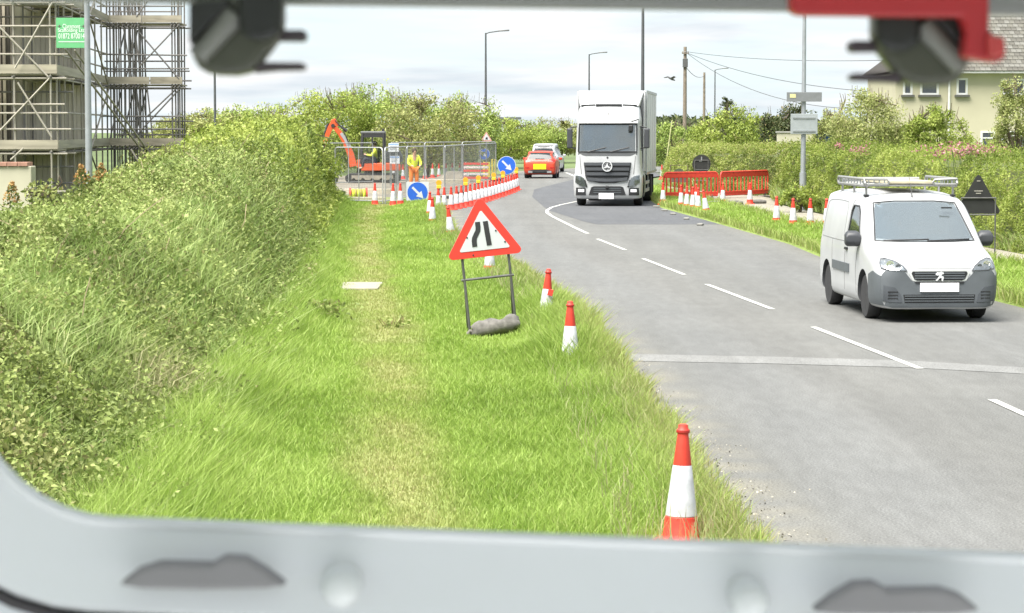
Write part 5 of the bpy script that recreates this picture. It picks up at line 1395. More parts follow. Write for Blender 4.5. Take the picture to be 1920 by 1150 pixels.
def keep_right(px, py, dia, zc, label, board=False, Yd=None, legs=True):
    b = gp(px, py)
    t_ = thing('keep_right_sign', label, 'road sign', (b.x, b.y, .05), 0, 'blue arrow signs at the roadworks')
    r = dia / 2
    if board:
        h_ = board / 2
        MB().prism([(x, z + zc) for x, z in rrect(h_, h_ * .94, .02)], 'y', 0, .02).build('board', SWHITE, t_)
    else:
        MB().prism([(x, z + zc) for x, z in circ(r * 1.06, 32)], 'y', 0, .02).build('white_rim', SWHITE, t_)
    MB().prism([(x, z + zc) for x, z in circ(r, 32)], 'y', -.006, -.001).build('blue_disc', BLUE, t_)
    MB().prism([(x, z + zc) for x, z in arrow_poly(dia * 1.0)], 'y', -.011, -.007).build('arrow', SWHITE, t_)
    FRM = M('stand_grey', (0.12, 0.12, 0.115), .6, .3, var=.3)
    for s in (-1, 1):
        MB().tube((s * r * .62, .035, 0), (s * r * .62, .035, zc + r * .5), .017, n=6).build('leg', FRM, t_)
        MB().tube((s * r * .62, .035, .01), (s * r * .62, .6, .01), .017, n=6).build('foot', FRM, t_)
    MB().tube((-r * .62, .035, zc - r * 1.12), (r * .62, .035, zc - r * 1.12), .016, n=6).build('cross_tube', FRM, t_)
    return t_
keep_right(783, 385, .72, .40, 'blue arrow disc on a square white board standing at the worksite corner', board=.80)
keep_right(950, 360, .75, 1.09, 'round blue arrow sign on a stand at the far end of the packed cones')
keep_right(908, 330, .62, 1.22, 'smaller round blue arrow sign seen through the mesh fencing')
# yellow board under the small sign
def sheet_sign(name, label, px, py, Y, w_, h_, mt, cat='sign', legs=True, thick=.02, rz=0.0):
    c = at(px, py, Y); t_ = thing(name, label, cat, (c.x, Y, 0), rz)
    z0 = max(c.z - h_ / 2, .1)
    MB().bb(-w_ / 2, w_ / 2, 0, thick, z0, z0 + h_).build('panel', mt, t_, 0, .004)
    if legs:
        for s in (-1, 1): MB().tube((s * w_ * .35, thick + .025, 0), (s * w_ * .35, thick + .025, z0 + h_ * .8), .02, n=6).build('leg', STEEL, t_)
    return t_, z0
YB = M('board_yellow', (0.72, 0.58, 0.03), .5)
sheet_sign('yellow_board', 'yellow board below the small blue arrow sign behind the fence', 912, 319, 128, .38, .85, YB)
for px, lab in ((923, 'left yellow marker post beside the yellow board'), (929, 'right yellow marker post beside the yellow board')):
    c = at(px, 320, 125); t_ = thing('marker_post', lab, 'post', (c.x, 125, 0), 0, 'yellow marker posts')
    MB().bb(-.05, .05, -.02, .02, 0, 1.15).build('shaft', YB, t_, 0, .01); MB().bb(-.16, .16, -.16, .16, 0, .08).build('foot', BLACK, t_, 0, .02)
# stacked red and white boards (chevron barrier)
c = gp(892, 346); t_ = thing('barrier_boards', 'stack of red and white striped barrier boards on posts inside the fence', 'barrier', (c.x, c.y, .05), 0)
for s in (-1, 1): MB().bb(s * .5 - .03, s * .5 + .03, .03, .07, 0, 1.05).build('post', STEEL, t_)
for k in range(5): MB().bb(-.62, .62, 0, .025, .22 + .17 * k, .33 + .17 * k).build('board', REDBAR if k % 2 == 0 else M('board_white_red', (0.72, 0.62, 0.6), .5), t_, 0, .006)
MB().prism([(x, z) for x, z in [(-.5, .44), (-.34, .54), (-.34, .47), (.4, .47), (.4, .41), (-.34, .41), (-.34, .34)]], 'y', -.01, -.002).build('arrow', SWHITE, t_)
# white notices by the digger
for px, py, w_, h_, lab, cols in ((738, 277, .48, .40, 'upper white site notice beside the digger cab', [(.25, .38, .6)]), (740, 300, .46, .36, 'lower white site notice with blue header beside the digger cab', [(.12, .25, .5)])):
    t_, z0 = sheet_sign('site_notice', lab, px, py, 112, w_, h_, M('notice_white', (0.66, 0.69, 0.73), .5), 'notice', True)
    MB().bb(-w_ / 2 + .02, w_ / 2 - .02, -.004, -.001, z0 + h_ * .78, z0 + h_ - .02).build('header_band', M('notice_blue%d' % px, cols[0], .5), t_)
    for k in range(3): MB().bb(-w_ * .36, w_ * (.36 - .12 * k), -.004, -.001, z0 + h_ * (.60 - .18 * k), z0 + h_ * (.60 - .18 * k) + .025).build('print_line', M('print_grey', (0.2, 0.22, 0.25), .6), t_)
# far triangular sign by the street lamp
c = at(912, 256, 136); t_ = thing('far_warning_sign', 'small far triangular warning sign on a post below the street lamp', 'road sign', (c.x, 136, 0))
MB().tube((0, .04, 0), (0, .04, c.z + .2), .038, n=8).build('post', STEEL, t_)
MB().prism([(x, z + c.z - .28) for x, z in tri(.66, .04)], 'y', 0, .015).build('red_border', M('faded_red', (0.55, 0.30, 0.24), .6), t_)
MB().prism([(x, z + c.z - .21) for x, z in tri(.44, .02)], 'y', -.006, -.001).build('white_face', SWHITE, t_)
MB().prism([(-.06, c.z - .17), (.09, c.z - .17), (.05, c.z - .02), (-.03, c.z - .06)], 'y', -.011, -.007).build('symbol', SBLACK, t_)

# backs of signs on the far side
def sign_back(label, px, py, zc, kind, size, rz=0.0):
    b = gp(px, py); t_ = thing('sign_from_behind', label, 'road sign', (b.x, b.y, .05), rz)
    BK = M('sign_back_black', (0.022, 0.023, 0.022), .7, var=.25, scale=5)
    FRM = M('stand_grey', (0.12, 0.12, 0.115), .6, .3, var=.3)
    if kind == 'tri': MB().prism([(x, z + zc) for x, z in tri(size, .05)], 'y', .02, .035).build('panel', BK, t_); r = size * .36; hi = zc + size * .33
    else: MB().prism([(x, z + zc) for x, z in circ(size / 2, 32)], 'y', .02, .035).build('panel', BK, t_); r = size * .36; hi = zc + size * .2
    for s in (-1, 1):
        MB().tube((s * r, 0, 0), (s * r, 0, hi), .016, n=8).build('leg', FRM, t_)
        MB().tube((s * r, 0, .01), (s * r, -.5, .01), .016, n=8).build('foot', FRM, t_)
    lo = zc - .02 if kind == 'tri' else zc - size * .32
    for z in (lo, hi, lo * .55): MB().tube((-r - .01, -.002, z), (r + .01, -.002, z), .015, n=8).build('cross_tube', FRM, t_)
    if kind == 'tri':
        for z, w_ in ((zc + size * .68, .07), (zc + size * .47, .17), (zc + size * .42, .10)): MB().bb(-w_ / 2, w_ / 2, .014, .019, z, z + .014).build('sticker', M('sticker_pale', (0.4, 0.38, 0.33), .7), t_)
    else: MB().bb(-.02, .02, .010, .019, zc + .12, zc + .30).bb(-.10, .02, .010, .019, zc + .1, zc + .13).build('bracket', STEEL, t_)
    return t_
sign_back('black back of a triangular sign on a stand beside the white van', 1833, 500, .98, 'tri', .93, R(3))
sign_back('round black back of a sign standing behind the red barriers', 1315, 366, 1.22, 'disc', .76)
b = gp(1273, 362); t_ = thing('lowered_sign', 'low dark sign on an open frame lying behind the left red barrier', 'road sign', (b.x, b.y, .05))
FRM = M('stand_rust', (0.12, 0.09, 0.07), .7, .2)
MB().path([(-.37, 0, 0), (-.37, 0, 1.12), (.37, 0, 1.12), (.37, 0, 0)], .02, 6).build('frame', FRM, t_)
MB().prism([(x, z + .42) for x, z in [(.34 * math.cos(R(a)), .1 + .46 * math.sin(R(a))) for a in range(0, 181, 12)]], 'y', .03, .05).build('panel', M('sign_back_green', (0.07, 0.085, 0.05), .7), t_)
MB().bb(-.37, .37, -.02, .02, .40, .56).build('bottom_board', FRM, t_)

# ------------------------------------------------------------------ red barriers
def barrier(p0, p1, label):
    a, b = gp(*p0), gp(*p1); d = b - a; Ln = d.length
    t_ = thing('pedestrian_barrier', label, 'barrier', (a.x, a.y, .05), math.atan2(d.y, d.x), 'red plastic barriers')
    z0, z1 = .14, 1.02
    MB().path([(.06, 0, z0), (.03, 0, z0 + .1), (.03, 0, z1 - .14), (.08, 0, z1 - .04), (.16, 0, z1), (Ln - .16, 0, z1), (Ln - .08, 0, z1 - .04), (Ln - .03, 0, z1 - .14), (Ln - .03, 0, z0 + .1), (Ln - .06, 0, z0), (.06, 0, z0)], .032, 8).build('frame', REDBAR, t_, 60)
    MB().bb(.07, Ln - .07, -.02, .02, z1 - .20, z1 - .03).build('top_board', REDBAR, t_, 0, .015)
    MB().bb(.07, Ln - .07, -.02, .02, z0 + .02, z0 + .15).build('bottom_board', REDBAR, t_, 0, .015)
    n_ = 13; me = MB().bb(-.022, .022, -.016, .016, z0 + .14, z1 - .19).mesh('bar')
    for k in range(n_):
        o = link_mesh('bar', me, REDBAR, t_); o.location = (.07 + (Ln - .14) * (k + .5) / n_, 0, 0)
    for x in (.3, Ln - .3): MB().box((x, 0, .03), (.10, .55, .05)).box((x, 0, .1), (.08, .06, .14)).build('foot', M('foot_grey', (0.2, 0.19, 0.17), .9), t_, 0, .015)
barrier((1243, 378), (1347, 376), 'left red plastic barrier, nearer the lorry, behind the cone cluster')
barrier((1350, 376), (1440, 371), 'right red plastic barrier, butting against the hedge')
for px, py, lab in ((1342, 389, 'grey sandbag at the foot of the left red barrier'), (1378, 388, 'grey sandbag between the two cones at the right red barrier'), (1422, 386, 'grey sandbag at the hedge end of the right red barrier')):
    b = gp(px, py); rings = []
    for k in range(9):
        u = k / 8; r = .13 * math.sin(math.pi * (.1 + .8 * u)) ** .5
        rings.append([(-.28 + .56 * u, r * math.cos(a), .10 + .7 * r * math.sin(a)) for a in [2 * math.pi * j / 10 for j in range(10)]])
    o = MB().loft(rings).build('sandbag', M('sack_cloth', (0.15, 0.142, 0.13), .95), None, 60); o.location = (b.x, b.y, .04)
    tag(o, lab, 'sandbag', 'sandbags at the barriers')

# ------------------------------------------------------------------ mesh fence panels
FM = M('fence_zinc', (0.40, 0.41, 0.41), .45, .4, var=.1)
def fence_panel(p0, p1, label, h_=2.0, dark=False):
    a, b = (gp(*p0), gp(*p1)); d = b - a; Ln = d.length
    t_ = thing('mesh_fence_panel', label, 'fence panel', (a.x, a.y, .05), math.atan2(d.y, d.x), 'temporary mesh fence panels')
    MB().path([(.03, 0, 0), (.03, 0, h_ - .12), (.07, 0, h_ - .03), (.15, 0, h_), (Ln - .15, 0, h_), (Ln - .07, 0, h_ - .03), (Ln - .03, 0, h_ - .12), (Ln - .03, 0, 0)], .024, 8).build('frame', FM, t_, 60)
    MB().tube((.03, 0, .16), (Ln - .03, 0, .16), .02, n=8).build('bottom_rail', FM, t_)
    if Ln > 2.4: MB().tube((Ln / 2, 0, .16), (Ln / 2, 0, h_), .016, n=8).build('middle_upright', FM, t_)
    wi = MB(); k = .12
    x = .1
    while x < Ln - .06:
        wi.tube((x, 0, .16), (x, 0, h_ - .02), .0026, n=3, caps=False); x += .085
    for z in np.arange(.36, h_ - .05, .26): wi.tube((.03, 0, z), (Ln - .03, 0, z), .0030, n=3, caps=False)
    o = wi.build('wire_mesh', M('wire_grey', (0.22, 0.23, 0.22), .6, .2), t_); o['kind'] = 'stuff'
    for x in (.03, Ln - .03): MB().box((x, 0, .02), (.22, .62, .12)).build('foot_block', M('block_black', (0.05, 0.05, 0.05), .9), t_, 0, .02)
fence_panel((628, 386), (719, 389), 'near mesh fence panel between the hedge and the double fence post')
fence_panel((722, 389), (762, 380), 'short angled mesh fence panel left of the square blue board')
fence_panel((762, 380), (834, 374), 'mesh fence panel behind the square blue board')
fence_panel((834, 374), (868, 366), 'mesh fence panel above the first packed cones')
fence_panel((868, 366), (930, 352), 'mesh fence panel in front of the yellow board, angled to the road')
fence_panel((606, 352), (700, 349), 'far mesh fence panel behind the digger arm')
fence_panel((732, 347), (796, 345), 'far mesh fence panel behind the white notices and worker')
fence_panel((796, 345), (866, 342), 'far mesh fence panel behind the row of inner cones')
fence_panel((866, 342), (930, 340), 'far mesh fence panel at the road corner of the worksite')

# ------------------------------------------------------------------ lamp columns, poles, wires
LAMPM = M('lamp_column', (0.10, 0.105, 0.11), .6, .3)
def street_lamp(label, px, top, Y, arm=1.3, hh=None, mt=LAMPM, r0=.085, side=1, head=True):
    zt = at(px, top, Y).z if hh is None else hh
    t_ = thing('street_lamp', label, 'street lamp', (pxX(px, Y), Y, 0), 0, 'street lamps')
    MB().tube((0, 0, 0), (0, 0, 1.3), r0 * 1.35, r0 * 1.35, 10).build('base_compartment', mt, t_, 50)
    MB().tube((0, 0, 1.3), (0, 0, zt), r0, r0 * .6, 10).build('column', mt, t_, 50)
    if head:
        MB().path([(0, 0, zt - .05), (side * arm * .15, 0, zt + .03), (side * arm * .6, 0, zt + .12)], .035, 8).build('bracket_arm', mt, t_, 50)
        MB().loft([[(side * arm * u, y * w_, zt + .10 + .06 * u + zz) for y, zz in ((-1, 0), (-.6, .05), (.6, .05), (1, 0), (.6, -.05), (-.6, -.05))] for u, w_ in ((.52, .05), (.62, .13), (.9, .13), (1.0, .04))]).build('lantern', M('lantern_grey', (0.16, 0.165, 0.17), .5), t_, 40)
    return t_
street_lamp('dark street lamp rising behind the right end of the copse', 911, 62, 145, 1.42)
street_lamp('street lamp rising straight behind the lorry roof', 1104, 102, 186, 1.4)
street_lamp('far street lamp right of the two wooden poles', 1339, 131, 232, 1.3)
street_lamp('tall lamp column rising out of the frame behind the lorry, right of its roof lamp', 1204, 0, 104, 1.4, 9.4, r0=.09)
street_lamp('thin black lamp post below the left latch', 405, 0, 118, 1.4, 9.0, r0=.07)
GREYC = M('column_grey', (0.34, 0.36, 0.38), .5, .4)
t_ = street_lamp('grey steel lamp column in front of the scaffolding', 168, 0, 57, 1.5, 8.6, GREYC, .085)
t_ = street_lamp('grey steel column beside the far hedge carrying two sign backs', 1505, 0, 77, 1.5, 8.2, GREYC, .085)
GB = M('sign_alu_back', (0.36, 0.39, 0.40), .5, .3, var=.08)
c = at(1505, 182, 77); c2 = at(1506, 232, 77); dx = c.x - t_.location.x
o = MB().bb(-.56, .56, -.16, -.13, c.z - .15, c.z + .15).build('upper_plate', M('plate_dark', (0.22, 0.23, 0.24), .5, .3), t_, 0, .006)
MB().bb(-.46, -.27, -.168, -.161, c.z - .03, c.z + .09).build('sticker', M('sticker_yellow', (0.62, 0.58, 0.30), .6), o)
MB().bb(-.12, .12, -.10, .10, c.z - .02, c.z + .02).build('clamp', STEEL, t_)
o = MB().bb(-.43, .43, -.16, -.13, c2.z - .33, c2.z + .31).build('lower_plate', GB, t_, 0, .008)
for z in (c2.z + .18, c2.z - .24): MB().bb(-.36, .36, -.185, -.161, z - .02, z + .02).build('channel', STEEL, o)
MB().bb(-.12, .12, -.10, .10, c2.z - .02, c2.z + .02).build('clamp', STEEL, t_)
def wood_pole(label, px, top, Y, lo=.13):
    zt = at(px, top, Y).z; t_ = thing('utility_pole', label, 'utility pole', (pxX(px, Y), Y, 0), 0, 'wooden utility poles')
    MB().tube((0, 0, 0), (0, 0, zt), lo * 1.15, lo * .8, 10).build('shaft', WOODP, t_, 50)
    return t_, zt
t1, z1_ = wood_pole('taller wooden utility pole carrying wires, right of the lorry', 1283, 88, 153)
MB().bb(-.22, .22, -.2, -.12, z1_ - .45, z1_ - .38).build('crossarm', WOODP, t1)
for x in (-.18, .0, .18): MB().lathe([(.03, 0), (.045, .04), (.03, .1)], 8, (x, -.16, z1_ - .38)).build('insulator', M('porcelain', (0.3, 0.28, 0.25), .3), t1)
MB().bb(-.16, .16, -.25, -.05, z1_ - 1.3, z1_ - .75).build('junction_box', M('box_dark', (0.1, 0.1, 0.1), .6), t1, 0, .02)
t2, z2_ = wood_pole('shorter dark wooden pole left of the far street lamp', 1319, 136, 222)
def wire(label, a, b, sag, r=.018):
    a, b = Vector(a), Vector(b); pts = []
    for k in range(17):
        u = k / 16; p = a.lerp(b, u); p.z -= sag * 4 * u * (1 - u); pts.append(p)
    o = MB().path(pts, r, 4).build('overhead_wire', M('wire_black', (0.08, 0.08, 0.085), .7)); tag(o, label, 'wire', 'overhead wires')
p1 = Vector((t1.location.x, 153, z1_ - .3))
wire('upper overhead wire running from the pole top towards the house', p1, at(1700, 112, 99), .25)
wire('middle overhead wire sagging from the pole towards the house', p1 + Vector((.15, 0, -.1)), at(1720, 176, 99), .55)
wire('lowest overhead wire dropping from the pole behind the signpost', p1 + Vector((.18, 0, -.15)), at(1640, 205, 99), .9, .016)
wire('thin wire linking the two wooden poles', p1 + Vector((0, 0, -.9)), (t2.location.x, 222, z2_ - .3), .4, .02)
# leaning stay rod by the lorry
a = at(1250, 290, 120); b = at(1240, 0, 120)
o = MB().tube((0, 0, 0), (.42, 0, 3.1), .025, n=6).build('stay_rod', M('stay_yellow', (0.5, 0.5, 0.25), .6)); o.location = (pxX(1243, 118), 118, 0)
tag(o, 'thin pale leaning rod in the grass just right of the lorry', 'rod')
# gull
c = at(1258, 148, 120); t_ = thing('gull', 'small dark gull gliding above the lorry', 'bird', tuple(c), R(25), ry=R(24))
MB().path([(-.22, 0, 0), (-.1, 0, .01), (.08, 0, .01), (.2, 0, .02), (.26, 0, .01)], [.015, .05, .06, .035, .008], 8).build('body', M('gull_grey', (0.16, 0.16, 0.17), .8), t_, 60)
for s in (-1, 1): MB().loft([[(-.06, s * .03, .02), (.09, s * .03, .02), (.09, s * .03, .035), (-.06, s * .03, .035)], [(-.05, s * .3, .12), (.08, s * .3, .12), (.08, s * .3, .13), (-.05, s * .3, .13)], [(-.10, s * .62, .03), (-.05, s * .62, .03), (-.05, s * .62, .035), (-.10, s * .62, .035)]]).build('wing', M('gull_grey', (0.16, 0.16, 0.17), .8), t_)

# ------------------------------------------------------------------ mini digger
def make_digger():
    b = gp(700, 347)
    t_ = thing('mini_digger', 'orange-red mini digger with raised folded arm working behind the mesh fence', 'excavator', (b.x, b.y, .08), 0)
    OR = M('digger_red', (0.62, 0.10, 0.03), .4, var=.15); CH = M('digger_black', (0.03, 0.03, 0.032), .6); GL = M('digger_grey', (0.33, 0.34, 0.36), .4)
    for y in (-.62, .62):
        pts = [(-1.15, .02), (-1.3, .14), (-1.32, .34), (-1.15, .48), (1.15, .48), (1.32, .34), (1.3, .14), (1.15, .02)]
        tr_ = MB().prism(pts, 'y', y - .18, y + .18).build('track', RUBBER, t_, 0, .03)
        for k in range(5): MB().lathe([(.10, -.19), (.10, .19)], 12, (-.9 + .45 * k, y, .16), 'y').build('roller', CH, tr_)
        MB().prism([(-1.0, .18), (-1.0, .40), (1.0, .40), (1.0, .18)], 'y', y - .19, y + .19).build('track_frame', M('mud_grey', (0.30, 0.27, 0.22), .9, var=.3), tr_)
    MB().prism([(-1.9, .05), (-1.82, .42), (-1.75, .42), (-1.78, .05)], 'y', -.85, .85).build('dozer_blade', CH, t_)
    MB().tube((0, 0, .42), (0, 0, .62), .45, n=16).build('slew_ring', CH, t_)
    MB().prism([(-.55, .60), (-.55, .98), (-.2, 1.0), (1.15, 1.0), (1.35, .9), (1.35, .62)], 'y', -.72, .72).build('upper_body', OR, t_, 0, .05)
    MB().prism([(.55, 1.0), (.55, 1.45), (.75, 1.62), (1.28, 1.60), (1.42, 1.3), (1.40, 1.0)], 'y', -.7, .7).build('engine_cover', M('digger_dark', (0.05, 0.055, 0.06), .5), t_, 0, .06)
    # cab: posts, roof, glass
    P_ = [(-.55, -.7), (-.62, 0), (.55, -.7), (.55, 0)]
    for x, y in P_: MB().tube((x, y, .95), (x + (.1 if x < 0 else 0), y, 2.42), .065, n=6).build('cab_post', CH, t_)
    MB().bb(-.56, .62, -.76, .06, 2.40, 2.52).build('cab_roof', M('cab_roof_grey', (0.13, 0.135, 0.14), .5), t_, 0, .04)
    MB().bb(-.04, .04, -.73, -.67, .95, 2.42).build('door_post', CH, t_)
    MB().bb(-.52, -.05, -.735, -.705, .98, 1.42).build('door_panel', CH, t_, 0, .02)
    MB().bb(-.52, .56, -.74, -.70, 2.22, 2.41).build('cab_header', CH, t_)
    MB().bb(.50, .62, -.72, .02, 1.0, 2.40).build('cab_rear_panel', CH, t_)
    MB().bb(-.5, .5, -.702, -.698, 1.05, 2.36).build('side_glass', glass_mat('digger_glass', (0.97, 0.98, 0.98), .02, .04), t_)
    MB().bb(.46, .56, -.6, -.1, 2.5, 2.64).build('roof_beacon', CH, t_)
    MB().box((.30, -.36, 1.35), (.14, .45, .8), ry=.1).box((.08, -.36, 1.02), (.5, .45, .14)).build('seat', CH, t_, 0, .03)
    MB().bb(-.42, -.34, -.6, -.2, 1.0, 1.35).build('control_console', CH, t_)
    # boom and stick
    def limb(name, pts, w0, w1, y, mt, th=.13):
        n_ = len(pts); rings = []
        for i, p in enumerate(pts):
            a, b_ = Vector(pts[max(i - 1, 0)]), Vector(pts[min(i + 1, n_ - 1)]); t = (b_ - a).normalized(); nn = Vector((-t.y, t.x)); u = i / (n_ - 1); ww = (w0 + (w1 - w0) * u) / 2
            q0 = Vector(p) + nn * ww; q1 = Vector(p) - nn * ww
            rings.append([(q0.x, y - th / 2, q0.y), (q0.x, y + th / 2, q0.y), (q1.x, y + th / 2, q1.y), (q1.x, y - th / 2, q1.y)])
        return MB().loft(rings).build(name, mt, t_, 0, .015)
    s = b.y / FPX
    def lp(px, py): return ((px - 700) * s, CAMZ - (py - HZ) * s - .08)
    limb('boom', [lp(664, 312), lp(659, 290), lp(650, 268), lp(639, 250), lp(628, 238)], .36, .20, -.3, OR, .2)
    limb('boom_cover', [lp(657, 277), lp(650, 262), lp(641, 250)], .20, .14, -.41, GL, .02)
    limb('stick', [lp(629, 228), lp(621, 240), lp(612, 262), lp(603, 284)], .30, .15, -.3, OR, .17)
    limb('stick_head', [lp(632, 238), lp(626, 224)], .32, .22, -.3, OR, .2)
    MB().lathe([(.09, -.14), (.09, .14)], 14, (lp(626, 236)[0], -.3, lp(626, 236)[1]), 'y').build('pivot_pin', CH, t_)
    def ram(a, b_, r):
        A, B = lp(*a), lp(*b_); m = ((A[0] + B[0]) / 2, (A[1] + B[1]) / 2)
        MB().tube((A[0], -.3, A[1]), (m[0], -.3, m[1]), r, n=8).tube((m[0], -.3, m[1]), (B[0], -.3, B[1]), r * .55, n=8).build('hydraulic_ram', CH, t_)
    ram((652, 246), (632, 231), .07); ram((617, 232), (604, 268), .06); ram((668, 306), (652, 272), .08)
    MB().path([(lp(656, 270)[0], -.44, lp(656, 270)[1]), (lp(645, 243)[0], -.44, lp(645, 243)[1]), (lp(630, 226)[0], -.44, lp(630, 226)[1])], .025, 6).build('hose', CH, t_)
    bk = lp(603, 286)
    MB().prism([(bk[0] + x, bk[1] + z) for x, z in ((.1, .05), (.0, -.05), (-.05, -.45), (.05, -.75), (.35, -.85), (.6, -.7), (.45, -.6), (.3, -.3))], 'y', -.55, -.05).build('bucket', CH, t_, 0, .02)
    MB().bb(-.75, -.5, -.5, -.1, .75, 1.15).build('boom_bracket', OR, t_, 0, .03)
    seat = Vector((b.x + .12, b.y - .52, .08 + 1.06))
    seated_driver('person', 'person in yellow hi-vis jacket sitting at the controls of the digger', seat, R(-90), YELL, hands=((-.2, -.42, .3), (.2, -.42, .3)), helmet=None, scale=1.12)
make_digger()

# ------------------------------------------------------------------ standing worker
b = gp(776, 358)
t_ = thing('person', 'person in yellow hi-vis jacket and orange trousers standing inside the fence', 'person', (b.x, b.y, .08), R(20))
J = {'pel': ((0, 0, .95), .125), 'belly': ((0, -.02, 1.1), .125), 'chest': ((0, -.05, 1.33), .15), 'neck': ((0, -.08, 1.5), .058), 'h0': ((0, -.11, 1.58), .08), 'h1': ((0, -.12, 1.66), .098), 'h2': ((0, -.11, 1.74), .07), 'nose': ((0, -.21, 1.64), .017)}
E = [('pel', 'belly'), ('belly', 'chest'), ('chest', 'neck'), ('neck', 'h0'), ('h0', 'h1'), ('h1', 'h2'), ('h1', 'nose')]
for s, k in ((-1, 'l'), (1, 'r')):
    el = (s * .30, -.10, 1.14); wr = (s * .20, -.30, 1.02)
    J.update({k + 'sh': ((s * .2, -.03, 1.42), .07), k + 'el': (el, .05), k + 'wr': (wr, .034), k + 'ha': ((s * .17, -.36, 1.0), .038), k + 'f': ((s * .14, -.42, .98), .018), k + 'th': ((s * .13, -.36, 1.04), .012),
              k + 'hip': ((s * .10, 0, .88), .10), k + 'kn': ((s * .13, -.03, .50), .07), k + 'an': ((s * .14, .02, .10), .048), k + 'to': ((s * .16, -.14, .05), .042)})
    E += [('chest', k + 'sh'), (k + 'sh', k + 'el'), (k + 'el', k + 'wr'), (k + 'wr', k + 'ha'), (k + 'ha', k + 'f'), (k + 'ha', k + 'th'), ('pel', k + 'hip'), (k + 'hip', k + 'kn'), (k + 'kn', k + 'an'), (k + 'an', k + 'to')]
skin_body('body', slim(J), E, 'pel', SKIN, t_)
kp = ['pel', 'belly', 'chest', 'lsh', 'rsh', 'lel', 'rel', 'lwr', 'rwr']
skin_body('jacket', {k: (J[k][0], J[k][1] * 1.08 + .012) for k in kp}, [e for e in E if e[0] in kp and e[1] in kp], 'belly', YELL, t_)
kl = ['pel', 'lhip', 'rhip', 'lkn', 'rkn', 'lan', 'ran']
skin_body('trousers', {k: (J[k][0], J[k][1] * 1.2 + .01) for k in kl}, [e for e in E if e[0] in kl and e[1] in kl], 'pel', ORNG, t_)
for s, k in ((-1, 'l'), (1, 'r')): MB().loft([[(s * .15 + x * w_, -.06 + y * l_, z) for x, y in rrect(1, 1, .5, 3)] for z, w_, l_ in ((.0, .055, .15), (.04, .06, .15), (.09, .055, .10), (.16, .06, .07))]).build('boot', BLACK, t_, 50)
head(t_, (0, -.115, 1.66), HAIR)

# drum lying by the fence, spoil, kerb units
b = gp(672, 380); t_ = thing('hose_drum', 'yellow and red drum lying on its side inside the near fence', 'drum', (b.x, b.y, .06), R(8))
for x in (-.30, .30): MB().lathe([(.24, -.03), (.24, .03), (.05, .03), (.05, -.03)], 20, (x, 0, .24), 'x').build('end_flange', M('drum_red', (0.45, 0.06, 0.04), .6), t_, 40)
for k in range(5): MB().lathe([(.19, -.045), (.21, 0), (.19, .045)], 18, (-.20 + .1 * k, 0, .24), 'x').build('coil', YELL if k % 2 == 0 else M('coil_dark', (0.25, 0.2, 0.04), .7), t_, 40)
for px, py, ln, lab in ((690, 368, 1.9, 'long pale timber baulk lying in front of the digger track'), (665, 385, 2.2, 'pale timber edging lying along the foot of the near fence'), (835, 348, 2.4, 'stack of pale kerb units lying inside the fence')):
    b = gp(px, py); o = MB().bb(-ln / 2, ln / 2, -.15, .15, 0, .22).build('timber_baulk' if 'timber' in lab else 'kerb_units', M('pale_timber', (0.46, 0.42, 0.33), .9, var=.2), None, 0, .015)
    o.location = (b.x, b.y, .07); o.rotation_euler = (0, 0, random.uniform(-.06, .06)); tag(o, lab, 'timber' if 'timber' in lab else 'kerb units')
b = gp(850, 345); rings = []
t_ = MB()
n_ = 16
vs = [(0, 0, .55)]; fs = []
for j, (rr, zz) in enumerate(((.4, .45), (.9, .2), (1.25, -.03))):
    for k in range(n_): a = 2 * math.pi * k / n_; q = rr * random.uniform(.8, 1.15); vs.append((q * math.cos(a) * 1.2, q * math.sin(a), zz * random.uniform(.8, 1.2)))
for k in range(n_):
    fs.append((0, 1 + k, 1 + (k + 1) % n_))
    for j in range(2): fs.append((1 + j * n_ + k, 1 + (j + 1) * n_ + k, 1 + (j + 1) * n_ + (k + 1) % n_, 1 + j * n_ + (k + 1) % n_))
t_.add(vs, fs); o = t_.build('spoil_heap', SITE, None, 60); o.location = (b.x, b.y, .08); tag(o, 'low heap of pale spoil behind the fence near the inner cones', 'spoil heap')
# ------------------------------------------------------------------ building under construction and scaffolding
YN = 65.0
cx_ = pxX(104, YN)                                   # scaffold corner
bld = thing('unfinished_building', 'unfinished grey block building behind the scaffolding', 'building', (cx_, YN, 0))
WALLM = M('bare_wall', (0.58, 0.52, 0.41), .95, var=.25, scale=1.3, bump=.3, bscale=20)
WALLM2 = M('bare_wall_dark', (0.45, 0.40, 0.32), .95, var=.3, scale=1.3, bump=.3, bscale=20)
MB().bb(-14, -1.55, 1.75, 14, 0, 9.2).build('wall_core', M('wall_shadow_gap', (0.10, 0.09, 0.075), .95), bld)
x = -13.9
k = 0
ps = MB().bb(-.5, .5, -.02, .02, -.5, .5).mesh('wall_panel')
def panel(xc, yc, zc, w_, h_, rz, mt):
    o = bpy.data.objects.new('wall_panel', ps if mt is WALLM else ps2); COL.objects.link(o); o.parent = bld
    o.location = (xc, yc, zc); o.scale = (w_, 1, h_); o.rotation_euler = (0, 0, rz)
ps2 = ps.copy(); ps.materials.append(WALLM); ps2.materials.append(WALLM2)
rp_ = random.Random(3)
while x < -1.7:
    w_ = rp_.choice((.45, .6, .6, .75))
    w_ = min(w_, -1.62 - x)
    for z0, z1 in ((0, 2.0), (2.1, 4.1), (4.2, 6.2), (6.3, 9.1)): panel(x + w_ / 2, 1.72, (z0 + z1) / 2, w_ - .05, z1 - z0, 0, WALLM if rp_.random() < .6 else WALLM2)
    x += w_
y = 1.85
